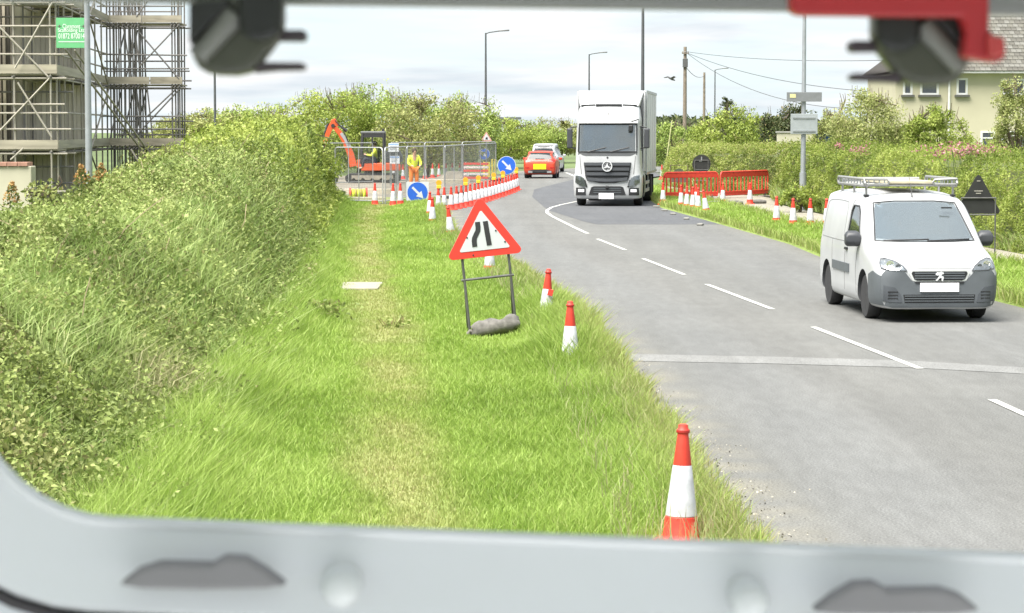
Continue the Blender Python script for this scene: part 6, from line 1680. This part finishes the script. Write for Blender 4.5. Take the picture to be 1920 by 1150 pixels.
while y < 13.8:
    w_ = rp_.choice((.5, .7, .9))
    for z0, z1 in ((0, 2.0), (2.1, 4.1), (4.2, 6.2), (6.3, 9.1)): panel(-1.53, y + w_ / 2, (z0 + z1) / 2, w_ - .06, z1 - z0, R(90), WALLM if rp_.random() < .5 else WALLM2)
    y += w_
for zc in (1.0, 3.1, 5.2):                             # window openings in the front wall
    MB().bb(-3.95, -3.75, 1.69, 1.76, zc - .9, zc + .95).build('opening', M('opening_dark', (0.015, 0.015, 0.015), .9), bld)

sc = thing('scaffolding', 'steel tube scaffolding with timber boards wrapped round the unfinished building', 'scaffolding', (cx_, YN, 0))
TUBE = M('scaffold_tube', (0.40, 0.37, 0.31), .55, .35, var=.25, scale=3)
TUBE2 = M('scaffold_tube_dark', (0.22, 0.21, 0.20), .6, .35, var=.25, scale=3)
cyl = MB().tube((0, 0, 0), (0, 0, 1), 1, n=7).mesh('tube'); cyl.materials.append(TUBE)
cyl2 = cyl.copy(); cyl2.materials.clear(); cyl2.materials.append(TUBE2)
brd = MB().bb(-.5, .5, -.5, .5, -.5, .5).mesh('board'); brd.materials.append(BOARD)
brd2 = brd.copy(); brd2.materials.clear(); brd2.materials.append(M('scaffold_board_pale', (0.46, 0.42, 0.33), .85, var=.25, scale=2.5))
cnt_ = [0]
def tb(name, p0, p1, dark=False, r=.0265):
    p0, p1 = Vector(p0), Vector(p1); d = p1 - p0
    o = bpy.data.objects.new(name, cyl2 if dark else cyl); COL.objects.link(o); o.parent = sc
    o.location = p0; o.rotation_euler = d.to_track_quat('Z', 'Y').to_euler(); o.scale = (r, r, d.length)
def bd(name, p0, p1, w_, h_, pale=False):
    p0, p1 = Vector(p0), Vector(p1); d = p1 - p0
    o = bpy.data.objects.new(name, brd2 if pale else brd); COL.objects.link(o); o.parent = sc
    o.location = (p0 + p1) / 2; o.rotation_euler = (0, 0, math.atan2(d.y, d.x)); o.scale = (d.length, w_, h_)
LIFT = (2.12, 4.15, 6.18)
J_ = lambda a=.03: random.uniform(-a, a)
def run(A, B, inward, xs, rails=True, dark=False, top=8.2, decks=True, over=.35, braces=True):
    """one face of scaffold from A to B (local x, y); inward = offset to the inner row"""
    A, B, I = Vector((*A, 0)), Vector((*B, 0)), Vector((*inward, 0)); d = (B - A).normalized(); Ln = (B - A).length
    for u in xs:
        p = A + d * (u * Ln)
        for row, q in ((0, p), (1, p + I)):
            tb('standard', q + Vector((J_(), J_(), 0)), q + Vector((J_(), J_(), top + J_(.4))), dark or row)
        for z in LIFT: tb('transom', p - I * .2 + Vector((0, 0, z - .06)), p + I * 1.15 + Vector((0, 0, z - .06)), True)
    for z in LIFT:
        for off, zz in ((Vector(), z - .1), (I, z - .1)): tb('ledger', A - d * over + off + Vector((0, 0, zz)), B + d * over + off + Vector((0, 0, zz)), dark)
        if rails:
            for zz in (.55, 1.0): tb('guard_rail', A - d * (over + J_(.1)) + Vector((0, -.03, z + zz + J_(.03))), B + d * (over + J_(.15)) + Vector((0, -.03, z + zz + J_(.03))), dark)
        if decks:
            for j in range(5): bd('deck_board', A - d * .1 + I * (.1 + .19 * j) + Vector((0, 0, z)), B + d * .1 + I * (.1 + .19 * j) + Vector((0, 0, z)), I.length * .17, .04)
            m = A.lerp(B, random.uniform(.35, .6))
            bd('toe_board', A - d * .15 - I * .03 + Vector((0, 0, z + .15)), m - I * .03 + Vector((0, 0, z + .15)), .04, .24, True); bd('toe_board', m + d * .03 - I * .03 + Vector((0, 0, z + .15)), B + d * .1 - I * .03 + Vector((0, 0, z + .15)), .04, .24)
    if braces:
        for i, (za, zb) in enumerate(((0.1, 2.0), (2.0, 4.05), (4.05, 6.1), (6.1, 8.0))):
            u0, u1 = (.55, .98) if i % 2 == 0 else (.98, .55)
            tb('brace', A.lerp(B, u0) - I * .06 + Vector((0, 0, zb)), A.lerp(B, u1) - I * .06 + Vector((0, 0, za)), dark)
run((-4.6, 0), (0, 0), (0, 1.25), (0, .2, .4, .6, .768, .985))
for z in (.6, 1.2, 1.65, 3.7, 5.75): tb('ledger', (-4.9, 1.2, z), (.3, 1.2, z), True)
for z in (1.0, 3.35, 5.45): tb('ledger', (-4.9, -.04, z), (.3, -.04, z))
far0 = (pxX(205, 80) - cx_, 15.0)
run((0.02, .25), far0, (-1.15, -.05), (.0, .14, .28, .42, .57, .72, .86), over=.1)
# the projecting bay at the far end
f0 = Vector((pxX(203, 80) - cx_, 15.1)); f1 = Vector((pxX(338, 80) - cx_, 15.1))
run(tuple(f0), tuple(f1), (0, 1.3), (0, .045, .1, .17, .24, .31, .37, .41, .45, .905, .95, 1.0), dark=True, over=.22, braces=False)
for z in (2.5, 2.95, 4.3, 4.62, 4.95, 6.6): tb('guard_rail', (f0.x + J_(.2), 15.6, z), (f1.x + J_(.3) + .1, 15.6, z), True)
for (a, za), (b_, zb) in (((.45, 5.9), (1.0, 4.35)), ((.45, 4.75), (.95, 6.0)), ((.35, 2.35), (1.0, 4.0)), ((.55, 3.1), (.95, 4.0)), ((.42, 6.4), (.95, 8.2))):
    tb('brace', (f0.x + (f1.x - f0.x) * a, 15.05, za), (f0.x + (f1.x - f0.x) * b_, 15.05, zb), True)
for k in range(7): tb('brace', (f0.x + .12 * k, 15.3 + .1 * k, 2.2 + 2 * (k % 3)), (f0.x + .35 + .14 * k, 15.9, 4.0 + 2 * (k % 3)), True)
for k in range(4): tb('standard', (f0.x + random.uniform(.0, 1.4), 16.4 + random.uniform(0, 2.5), 0), (f0.x + random.uniform(.0, 1.4), 16.4 + random.uniform(0, 2.5), 7.5), True)
# long raking shores
S_ = lambda px, py, Y: (at(px, py, Y).x - cx_, Y - YN, at(px, py, Y).z)
tb('raking_shore', S_(122, 92, 66), S_(268, 285, 70), False, .03); tb('raking_shore', S_(140, 94, 66), S_(284, 292, 70), False, .03)
tb('raking_shore', S_(245, 280, 70), S_(285, 345, 70), False, .03); tb('raking_shore', S_(98, 5, 64.8), S_(28, 128, 64.8)); tb('raking_shore', S_(33, 155, 64.8), S_(97, 258, 64.8)); tb('raking_shore', S_(20, 300, 64.8), S_(44, 278, 64.8))

# company board on the scaffold
c = at(134, 62, 64.6)
sg = thing('company_board', 'square green board with white lettering hung on the scaffolding', 'sign', (c.x, 64.6, 0), 0)
GRN = M('board_green', (0.13, 0.44, 0.19), .6, var=.08)
hw_ = 57 / 2 * 64.6 / FPX
MB().bb(-hw_, hw_, 0, .015, c.z - hw_ * .98, c.z + hw_ * .98).build('panel', GRN, sg, 0, .004)
def text(body, x, z, size, mt, parent, y=-.006, width=None):
    cu = bpy.data.curves.new('lettering', 'FONT'); cu.body = body; cu.size = size; cu.align_x = 'CENTER'; cu.align_y = 'CENTER'; cu.extrude = .002
    o = bpy.data.objects.new('lettering', cu); COL.objects.link(o)
    dg = bpy.context.evaluated_depsgraph_get(); me = bpy.data.meshes.new_from_object(o.evaluated_get(dg)); bpy.data.objects.remove(o)
    n_ = link_mesh('lettering', me, mt, parent); n_.rotation_euler = (math.pi / 2, 0, 0); n_.location = (x, y, z)
    if width:
        xs = [v.co.x for v in me.vertices]; n_.scale.x = width / (max(xs) - min(xs))
    return n_
LW = M('letter_white', (0.80, 0.86, 0.80), .6, var=.03)
text('Claremont', 0, c.z + hw_ * .42, .17, LW, sg, width=hw_ * 1.15); text('Scaffolding Ltd', 0, c.z + hw_ * .17, .15, LW, sg, width=hw_ * 1.75); text('01872 870014', 0, c.z - hw_ * .22, .20, LW, sg, width=hw_ * 1.7)
MB().bb(-hw_ * .85, hw_ * .85, -.006, -.001, c.z - hw_ * .60, c.z - hw_ * .56).build('rule_line', LW, sg)
for s in (-1, 1):                                      # crossed-tube device either side of the name
    MB().bb(s * hw_ * .78 - .05, s * hw_ * .78 + .05, -.006, -.001, c.z + hw_ * .42, c.z + hw_ * .45).bb(s * hw_ * .78 - .012, s * hw_ * .78 + .012, -.0065, -.0015, c.z + hw_ * .34, c.z + hw_ * .53).build('device_mark', M('device_dark', (0.12, 0.10, 0.09), .7), sg)

# cream gate pier with brick coping
c = at(0, 305, 52); xr_ = pxX(60, 52)
t_ = thing('gate_pier', 'cream rendered wall end with red brick coping at the left edge', 'wall', (xr_ - .9, 52, 0))
CREAM = M('cream_render', (0.5, 0.475, 0.36), .9, var=.08, scale=2)
zt = c.z - .08
MB().bb(-1.2, .9, 0, .5, 0, zt).build('rendered_wall', CREAM, t_, 0, .02)
brk = MB().bb(-.105, .105, -.3, .3, -.04, .04).mesh('brick')
for k in range(9):
    o = link_mesh('brick', brk, M('coping_brick', (0.42, 0.23, 0.17), .9, var=.25, scale=4), t_); o.location = (-1.08 + .225 * k, .25, zt + .045)

# ------------------------------------------------------------------ cream house on the right
YH = 96.0
hx0, hx1 = pxX(1676, YH), pxX(2060, YH)
hs = thing('cream_house', 'cream rendered house with brown tiled roof behind the far hedge', 'house', (hx0, YH, 0), 0)
HW = hx1 - hx0
ez = at(1800, 137, YH).z
HC = M('house_render', (0.50, 0.47, 0.335), .9, var=.06, scale=1.2)
MB().bb(0, HW, 0, 7.5, 0, ez).build('wall', HC, hs)
lx = lambda px: pxX(px, YH) - hx0
zz = lambda py: at(960, py, YH).z
UP = M('window_white', (0.74, 0.74, 0.72), .4)
for (a, b_, t0, t1, lab) in ((1722, 1757, 149, 178, 1), (1790, 1811, 147, 178, 1), (1874, 1918, 148, 178, 2), (1836, 1864, 246, 290, 1), (1890, 1960, 246, 275, 2), (1690, 1708, 149, 178, 1)):
    x0, x1, z1_, z0_ = lx(a), lx(b_), zz(t0), zz(t1)
    wo = MB().bb(x0, x1, -.03, .05, z0_, z0_ + .07).bb(x0, x1, -.03, .05, z1_ - .07, z1_).bb(x0, x0 + .08, -.03, .05, z0_ + .07, z1_ - .07).bb(x1 - .08, x1, -.03, .05, z0_ + .07, z1_ - .07).build('window_frame', UP, hs)
    n_ = lab
    for k in range(n_):
        q0 = x0 + .08 + (x1 - x0 - .16) * k / n_; q1 = x0 + .08 + (x1 - x0 - .16) * (k + 1) / n_
        MB().bb(q0 + .02, q1 - .02, -.008, .01, z0_ + .07, z1_ - .07).build('pane', M('house_glass', (0.05, 0.06, 0.07), .08, spec=.8), wo)
        if k: MB().bb(q0 - .03, q0 + .03, -.034, .02, z0_ + .07, z1_ - .07).build('mullion', UP, wo)
        if a > 1790 and b_ != 1811: MB().bb(q0 + .02, q1 - .02, -.02, .012, z0_ + (z1_ - z0_) * .68, z0_ + (z1_ - z0_) * .68 + .05).build('transom', UP, wo)
    MB().bb(x0 - .07, x1 + .07, -.14, .0, z0_ - .09, z0_ - .005).build('sill', M('slate_sill', (0.10, 0.10, 0.09), .8), wo)
MB().bb(lx(1875), lx(1878) + .05, -.06, .0, 0, zz(246)).build('corner_trim', UP, hs)
MB().tube((lx(1776), -.07, 0), (lx(1776), -.07, ez), .045, n=8).build('downpipe', UP, hs)
MB().bb(-.2, HW + .2, -.42, -.30, ez - .02, ez + .09).build('gutter', M('gutter_grey', (0.5, 0.5, 0.48), .5), hs)
MB().bb(-.2, HW + .2, -.32, .02, ez + .0, ez + .03).build('soffit', UP, hs)
# tiled roof: deck, then overlapping tiles; the tiles in view are single pieces
PITCHR = R(40); rl = 5.0
dirr = Vector((0, math.cos(PITCHR), math.sin(PITCHR))); nr = Vector((0, -math.sin(PITCHR), math.cos(PITCHR)))
o0 = Vector((0, -.40, ez + .06))
rf = MB().add([tuple(o0 + Vector((-.2, 0, 0))), tuple(o0 + Vector((HW + .2, 0, 0))), tuple(o0 + Vector((HW + .2, 0, 0)) + dirr * rl), tuple(o0 + Vector((-.2 + rl * math.cos(PITCHR), 0, 0)) + dirr * rl),
               (-.2, 8.0, ez + .06), (HW + .2, 8.0, ez + .06)], [(0, 1, 2, 3), (3, 2, 5, 4), (0, 3, 4), (1, 5, 2), (0, 4, 5, 1)]).build('roof', M('roof_deck', (0.035, 0.03, 0.026), .9), hs)
TM = [M('roof_tile_%s' % n_, c_, .9, var=.3, scale=3) for n_, c_ in (('brown', (0.125, 0.12, 0.102)), ('grey', (0.15, 0.146, 0.13)), ('dark', (0.098, 0.093, 0.08)))]
tw, te = .215, .235
tm = []
for m_ in TM:
    me = MB().box((0, 0, 0), (tw - .012, te * 1.25, .028)).mesh('roof_tile'); me.materials.append(m_); tm.append(me)
rest = MB(); nt_ = 0
for r_ in range(int(rl / te)):
    for c_ in range(int((HW + .3) / tw)):
        xx = -.15 + tw * (c_ + .5 + .5 * (r_ % 2))
        p = o0 + dirr * (te * (r_ + .5)) + nr * .035 + Vector((xx, 0, 0))
        px_ = 960 + (p.x + hx0) / (YH + p.y) * FPX
        j = random.uniform(-.02, .02)
        if xx < te * (r_ + .5) * math.cos(PITCHR) - .1: continue
        if 1755 < px_ < 1925 and r_ < 15 and nt_ < 298:
            o = bpy.data.objects.new('roof_tile', random.choice(tm)); COL.objects.link(o); o.parent = rf
            o.location = p; o.rotation_euler = (PITCHR - .07 + j, 0, j); nt_ += 1
        else: rest.box(tuple(p), (tw - .012, te * 1.25, .028), rx=PITCHR - .07 + j)
o = rest.build('roof_tiles', TM[0], rf); o['kind'] = 'stuff'
MB().tube((lx(1776), -.12, ez + .1), (lx(1776), -.12, ez + .75), .055, n=8).bb(lx(1776) - .35, lx(1776) + .35, -.25, .05, ez + .16, ez + .22).build('vent_pipe', UP, rf)

# low cream outbuilding and blue board behind the far hedge
c0, c1 = at(1458, 249, 112), at(1540, 249, 112)
t_ = thing('low_outbuilding', 'low cream rendered wall showing over the far hedge by the signpost', 'wall', ((c0.x + c1.x) / 2, 112, 0))
w2 = (c1.x - c0.x) / 2
MB().bb(-w2, w2, 0, .4, 0, c0.z).build('rendered_wall', CREAM, t_, 0, .02); MB().bb(-w2 - .05, w2 + .05, -.05, .45, c0.z, c0.z + .06).build('coping', CONC, t_)
c = at(1545, 262, 88); t_ = thing('blue_board', 'blue notice board on posts half hidden by the hedge below the signpost', 'sign', (c.x, 88, 0))
MB().bb(-.27, .27, 0, .03, c.z - .27, c.z + .25).build('panel', M('board_blue', (0.04, 0.13, 0.42), .4, var=.1), t_)
MB().bb(-.31, .31, -.005, .04, c.z + .25, c.z + .30).build('top_trim', UP, t_)
MB().prism([(x - .02, c.z - .02 + z) for x, z in [(-.16, .0), (-.06, .08), (.0, .03), (.06, .09), (.14, .02), (.08, -.02), (.1, -.08), (.0, -.05), (-.1, -.09), (-.08, -.03)]], 'y', -.006, -.001).build('white_emblem', M('emblem_pale', (0.55, 0.62, 0.72), .5), t_)
for s in (-1, 1): MB().tube((s * .25, .06, 0), (s * .25, .06, c.z + .25), .03, n=8).build('post', STEEL, t_)
# far white building above the copse
c = at(940, 216, 230); t_ = thing('far_building', 'small pale flat-roofed building showing above the trees right of the street lamp', 'building', (c.x, 230, 0))
MB().bb(-1.3, .3, 0, 4, 0, at(940, 203, 230).z).build('tower_wall', M('far_white', (0.55, 0.57, 0.6), .8), t_)
zt = at(940, 218, 230).z
MB().bb(-2.0, 1.6, -.5, 4, 0, zt - .35).build('wall', M('far_white', (0.55, 0.57, 0.6), .8), t_); MB().bb(-2.2, 1.9, -.9, 4.2, zt - .30, zt - .1).build('roof_slab', M('far_dark', (0.12, 0.13, 0.14), .8), t_)
for k in range(3): MB().bb(-1.6 + 1.0 * k, -1.0 + 1.0 * k, -.53, -.49, zt - 1.3, zt - .5).build('window', DARKGLASS, t_)
# ------------------------------------------------------------------ the vehicle window the photo is taken through
DW = 1.56                                    # metres ahead of the eye
def wp(px, py, D=DW):
    p = at(px, py, D); return p
wf = thing('vehicle_window', 'pale grey vehicle window surround framing the whole view, with black latches and a red clip', 'window', (0, DW, 0))
mpp = DW / FPX
bl = wp(0, 957); br = wp(1920, 1034); tl = wp(0, 7); tr_ = wp(1920, 34)
FRAME = M('frame_grey', (0.655, 0.665, 0.68), .45, var=.03, scale=4)
xL, xR = wp(-60, 575).x, wp(2400, 575).x
def outline(o, n=9):
    """opening grown by o, as points (x, z); the sill and head run slightly out of level"""
    zb = lambda x: bl.z + (br.z - bl.z) * (x - bl.x) / (br.x - bl.x) - o
    ztp = lambda x: tl.z + (tr_.z - tl.z) * (x - tl.x) / (tr_.x - tl.x) + o
    r = .092 + o * .8; pts = []
    a0, a1 = xL - o, xR + o
    rb, rt = r, .014 + o
    for cx, top, st in ((a1, 1, 0), (a0, 1, 90), (a0, 0, 180), (a1, 0, 270)):
        r = rt if top else rb; cx = cx - r if cx > 0 else cx + r
        for k in range(n + 1):
            a = R(st + 90 * k / n); x = cx + r * math.cos(a)
            pts.append((x, ztp(x) - r + r * math.sin(a) if top else zb(x) + r + r * math.sin(a)))
    return pts
def ringy(o, y): return [(x, y, z) for x, z in outline(o)]
MB().loft([ringy(.020, .06), ringy(.015, .055), ringy(.003, .012), ringy(.0015, .004), ringy(.0045, .0), ringy(.0075, .001), ringy(.0095, .004), ringy(.060, -.010), ringy(.064, -.006), ringy(.064, .05), ringy(.020, .06)], caps=False).build('frame', FRAME, wf, 38)
MB().loft([ringy(.0645, .01), ringy(.066, -.010), ringy(.0715, -.010), ringy(.0725, .01)], caps=False).build('gasket', M('gasket_black', (0.04, 0.035, 0.038), .7), wf, 40)
# wall of the vehicle around the window down to the skirt
inner = outline(.0722); n_ = len(inner)
def outer_pt(x, z):
    cx, cz = 0.0, (bl.z + tl.z) / 2; dx, dz = x - cx, z - cz
    ex, ezp, ezn = 1.15, 2.83 - cz, cz - .0
    s = min(ex / abs(dx) if abs(dx) > 1e-6 else 1e9, (ezp / dz) if dz > 1e-6 else (ezn / -dz if dz < -1e-6 else 1e9))
    return cx + dx * s, cz + dz * s
ou = [outer_pt(*p) for p in inner]
WALLP = M('vehicle_wall', (0.68, 0.70, 0.73), .5, var=.05)
MB().loft([[(x, .002, z) for x, z in inner], [(x, .002, z) for x, z in ou], [(x, .05, z) for x, z in ou], [(x, .05, z) for x, z in inner]], caps=False).build('wall_panel', WALLP, wf)
MB().bb(-1.2, 1.2, -.95, .07, 2.835, 2.88).build('shade_roof', WALLP, wf)  # unseen overhang added to shade the window frame
MB().bb(-1.12, 1.12, -DW - 1.25, -.06, 1.0, 1.05).build('bounce_floor', WALLP, wf)  # unseen floor, added to block green bounce off the grass
MB().bb(-1.12, 1.12, -DW - 1.3, -DW - 1.25, 0, 1.95).build('bounce_rear_wall', WALLP, wf)  # out of view, added for neutral bounce light on the frame
for s in (-1, 1):
    MB().bb(s * 1.15 - .02, s * 1.15 + .02, -DW - 1.19, -.03, 0, 1.95).build('bounce_side_wall', WALLP, wf)  # out of view too, added to keep the bounce neutral
    MB().bb(s * 1.15 - .025, s * 1.15 + .025, -.02, .06, 0, 2.83).build('corner_pillar', WALLP, wf)
    MB().bb(s * 1.15 - .025, s * 1.15 + .025, -DW - 1.3, -DW - 1.2, 0, 1.97).build('rear_pillar', WALLP, wf)
# dark grey strip along the head of the opening, painting in its shade
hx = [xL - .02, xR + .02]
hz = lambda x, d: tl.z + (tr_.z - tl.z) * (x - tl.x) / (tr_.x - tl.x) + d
MB().prism([(hx[0], hz(hx[0], .001)), (hx[1], hz(hx[1], .001)), (hx[1], hz(hx[1], .052)), (hx[0], hz(hx[0], .052))], 'y', -.022, -.0105).build('head_shade_strip', M('head_shade_grey', (0.21, 0.208, 0.205), .6), wf, 0, .003)
# latches
BLK = M('latch_black', (0.008, 0.008, 0.008), .45, var=.1); OLV = M('latch_olive', (0.052, 0.053, 0.036), .35, var=.15, scale=20)
def P2(px, py, D): p = at(px, py, D); return (p.x, p.z)
def latch(dx, dy, mir):
    D = DW - .05; L0 = empty('latch', (0, D - DW, 0)); L0.parent = wf
    def q(px, py):
        px = 362 + (px - 362) if not mir else 1810 - (px - 362) * 1.03
        a = P2(px, py + dy, D); return a
    body = [(363, -6), (362, 100), (366, 112), (376, 128), (392, 138), (410, 142), (445, 143), (470, 138), (490, 120), (508, 98), (520, 82), (530, 70), (534, 40), (534, -6)]
    MB().prism([q(*p) for p in body], 'y', -.012, .014).build('body', OLV, L0, 0, .006, 3)
    knob = [(456, -10), (456, 52), (462, 66), (478, 78), (500, 82), (520, 76), (534, 62), (537, 48), (537, -10)]
    MB().prism([q(*p) for p in knob], 'y', -.030, -.013).build('knob', BLK, L0, 0, .005, 3)
    tri_ = [(364, 10), (364, 86), (436, 12), (436, 4)]
    MB().prism([q(*p) for p in tri_], 'y', -.024, -.0125).build('side_web', BLK, L0, 0, .004)
    # rolled rib crossing the body
    a, b_ = q(376, 108), q(446, 28)
    MB().tube((a[0], -.016, a[1]), (b_[0], -.016, b_[1]), .0065, .008, 10).build('rib', M('latch_grey', (0.15, 0.15, 0.135), .4), L0, 50)
    for pr in ([(500, 57), (570, 57), (575, 62), (575, 74), (570, 79), (505, 78)], [(486, 117), (566, 118), (574, 123), (574, 129), (566, 133), (520, 134), (478, 138)]):
        MB().prism([q(*p) for p in pr], 'y', -.008, .010).build('prong', M('latch_purple_black', (0.045, 0.032, 0.04), .5), L0, 0, .003)
latch(0, 0, False); latch(0, 20, True)
# red clip over the right latch
D = DW - .09; RC = M('clip_red', (0.36, 0.012, 0.018), .4, var=.1, scale=12)
rc = empty('red_clip', (0, D - DW, 0)); rc.parent = wf
pp_ = [(1478, -14), (1480, 18), (1486, 27), (1500, 30), (1800, 33), (1808, 60), (1803, 106), (1812, 110), (1858, 117), (1872, 116), (1880, 108), (1880, 76), (1872, 70), (1858, 68), (1850, 56), (1850, -14)]
MB().prism([P2(px, py, D) for px, py in pp_], 'y', -.008, .012).build('bar', RC, rc, 0, .003)
MB().prism([P2(px, py, D) for px, py in ((1842, 66), (1876, 72), (1878, 104), (1846, 110))], 'y', -.014, -.009).build('foot_pad', M('clip_red_light', (0.42, 0.04, 0.04), .45), rc, 0, .002)
# finger grips, recess shadow put into their dark grey, and sill button caps
GRIP = M('grip_recess_shade', (0.22, 0.21, 0.215), .6)
for dx, dy, mir in ((0, 0, False), (0, 48, True)):
    def q(px, py):
        px = px if not mir else 1828 - (px - 232)
        return P2(px, py + dy, DW - .02)
    t3 = [(226, 1092), (262, 1064), (300, 1052), (400, 1054), (424, 1040), (462, 1042), (500, 1064), (540, 1094), (500, 1099), (380, 1101), (268, 1099)]
    go = MB().prism([q(*p) for p in t3], 'y', -.030, -.012).build('finger_grip', GRIP, wf, 0, .003)
for px, py in ((640, 1100), (1403, 1124)):
    p = at(px, py, DW - .02); r = 38 * mpp
    MB().lathe([(r, .02), (r, -.004), (r * .96, -.009), (r * .75, -.014), (r * .4, -.0165), (.0005, -.017)], 24, (p.x, -.02, p.z), 'y').build('button_cap', M('cap_white', (0.66, 0.67, 0.67), .35), wf, 60)
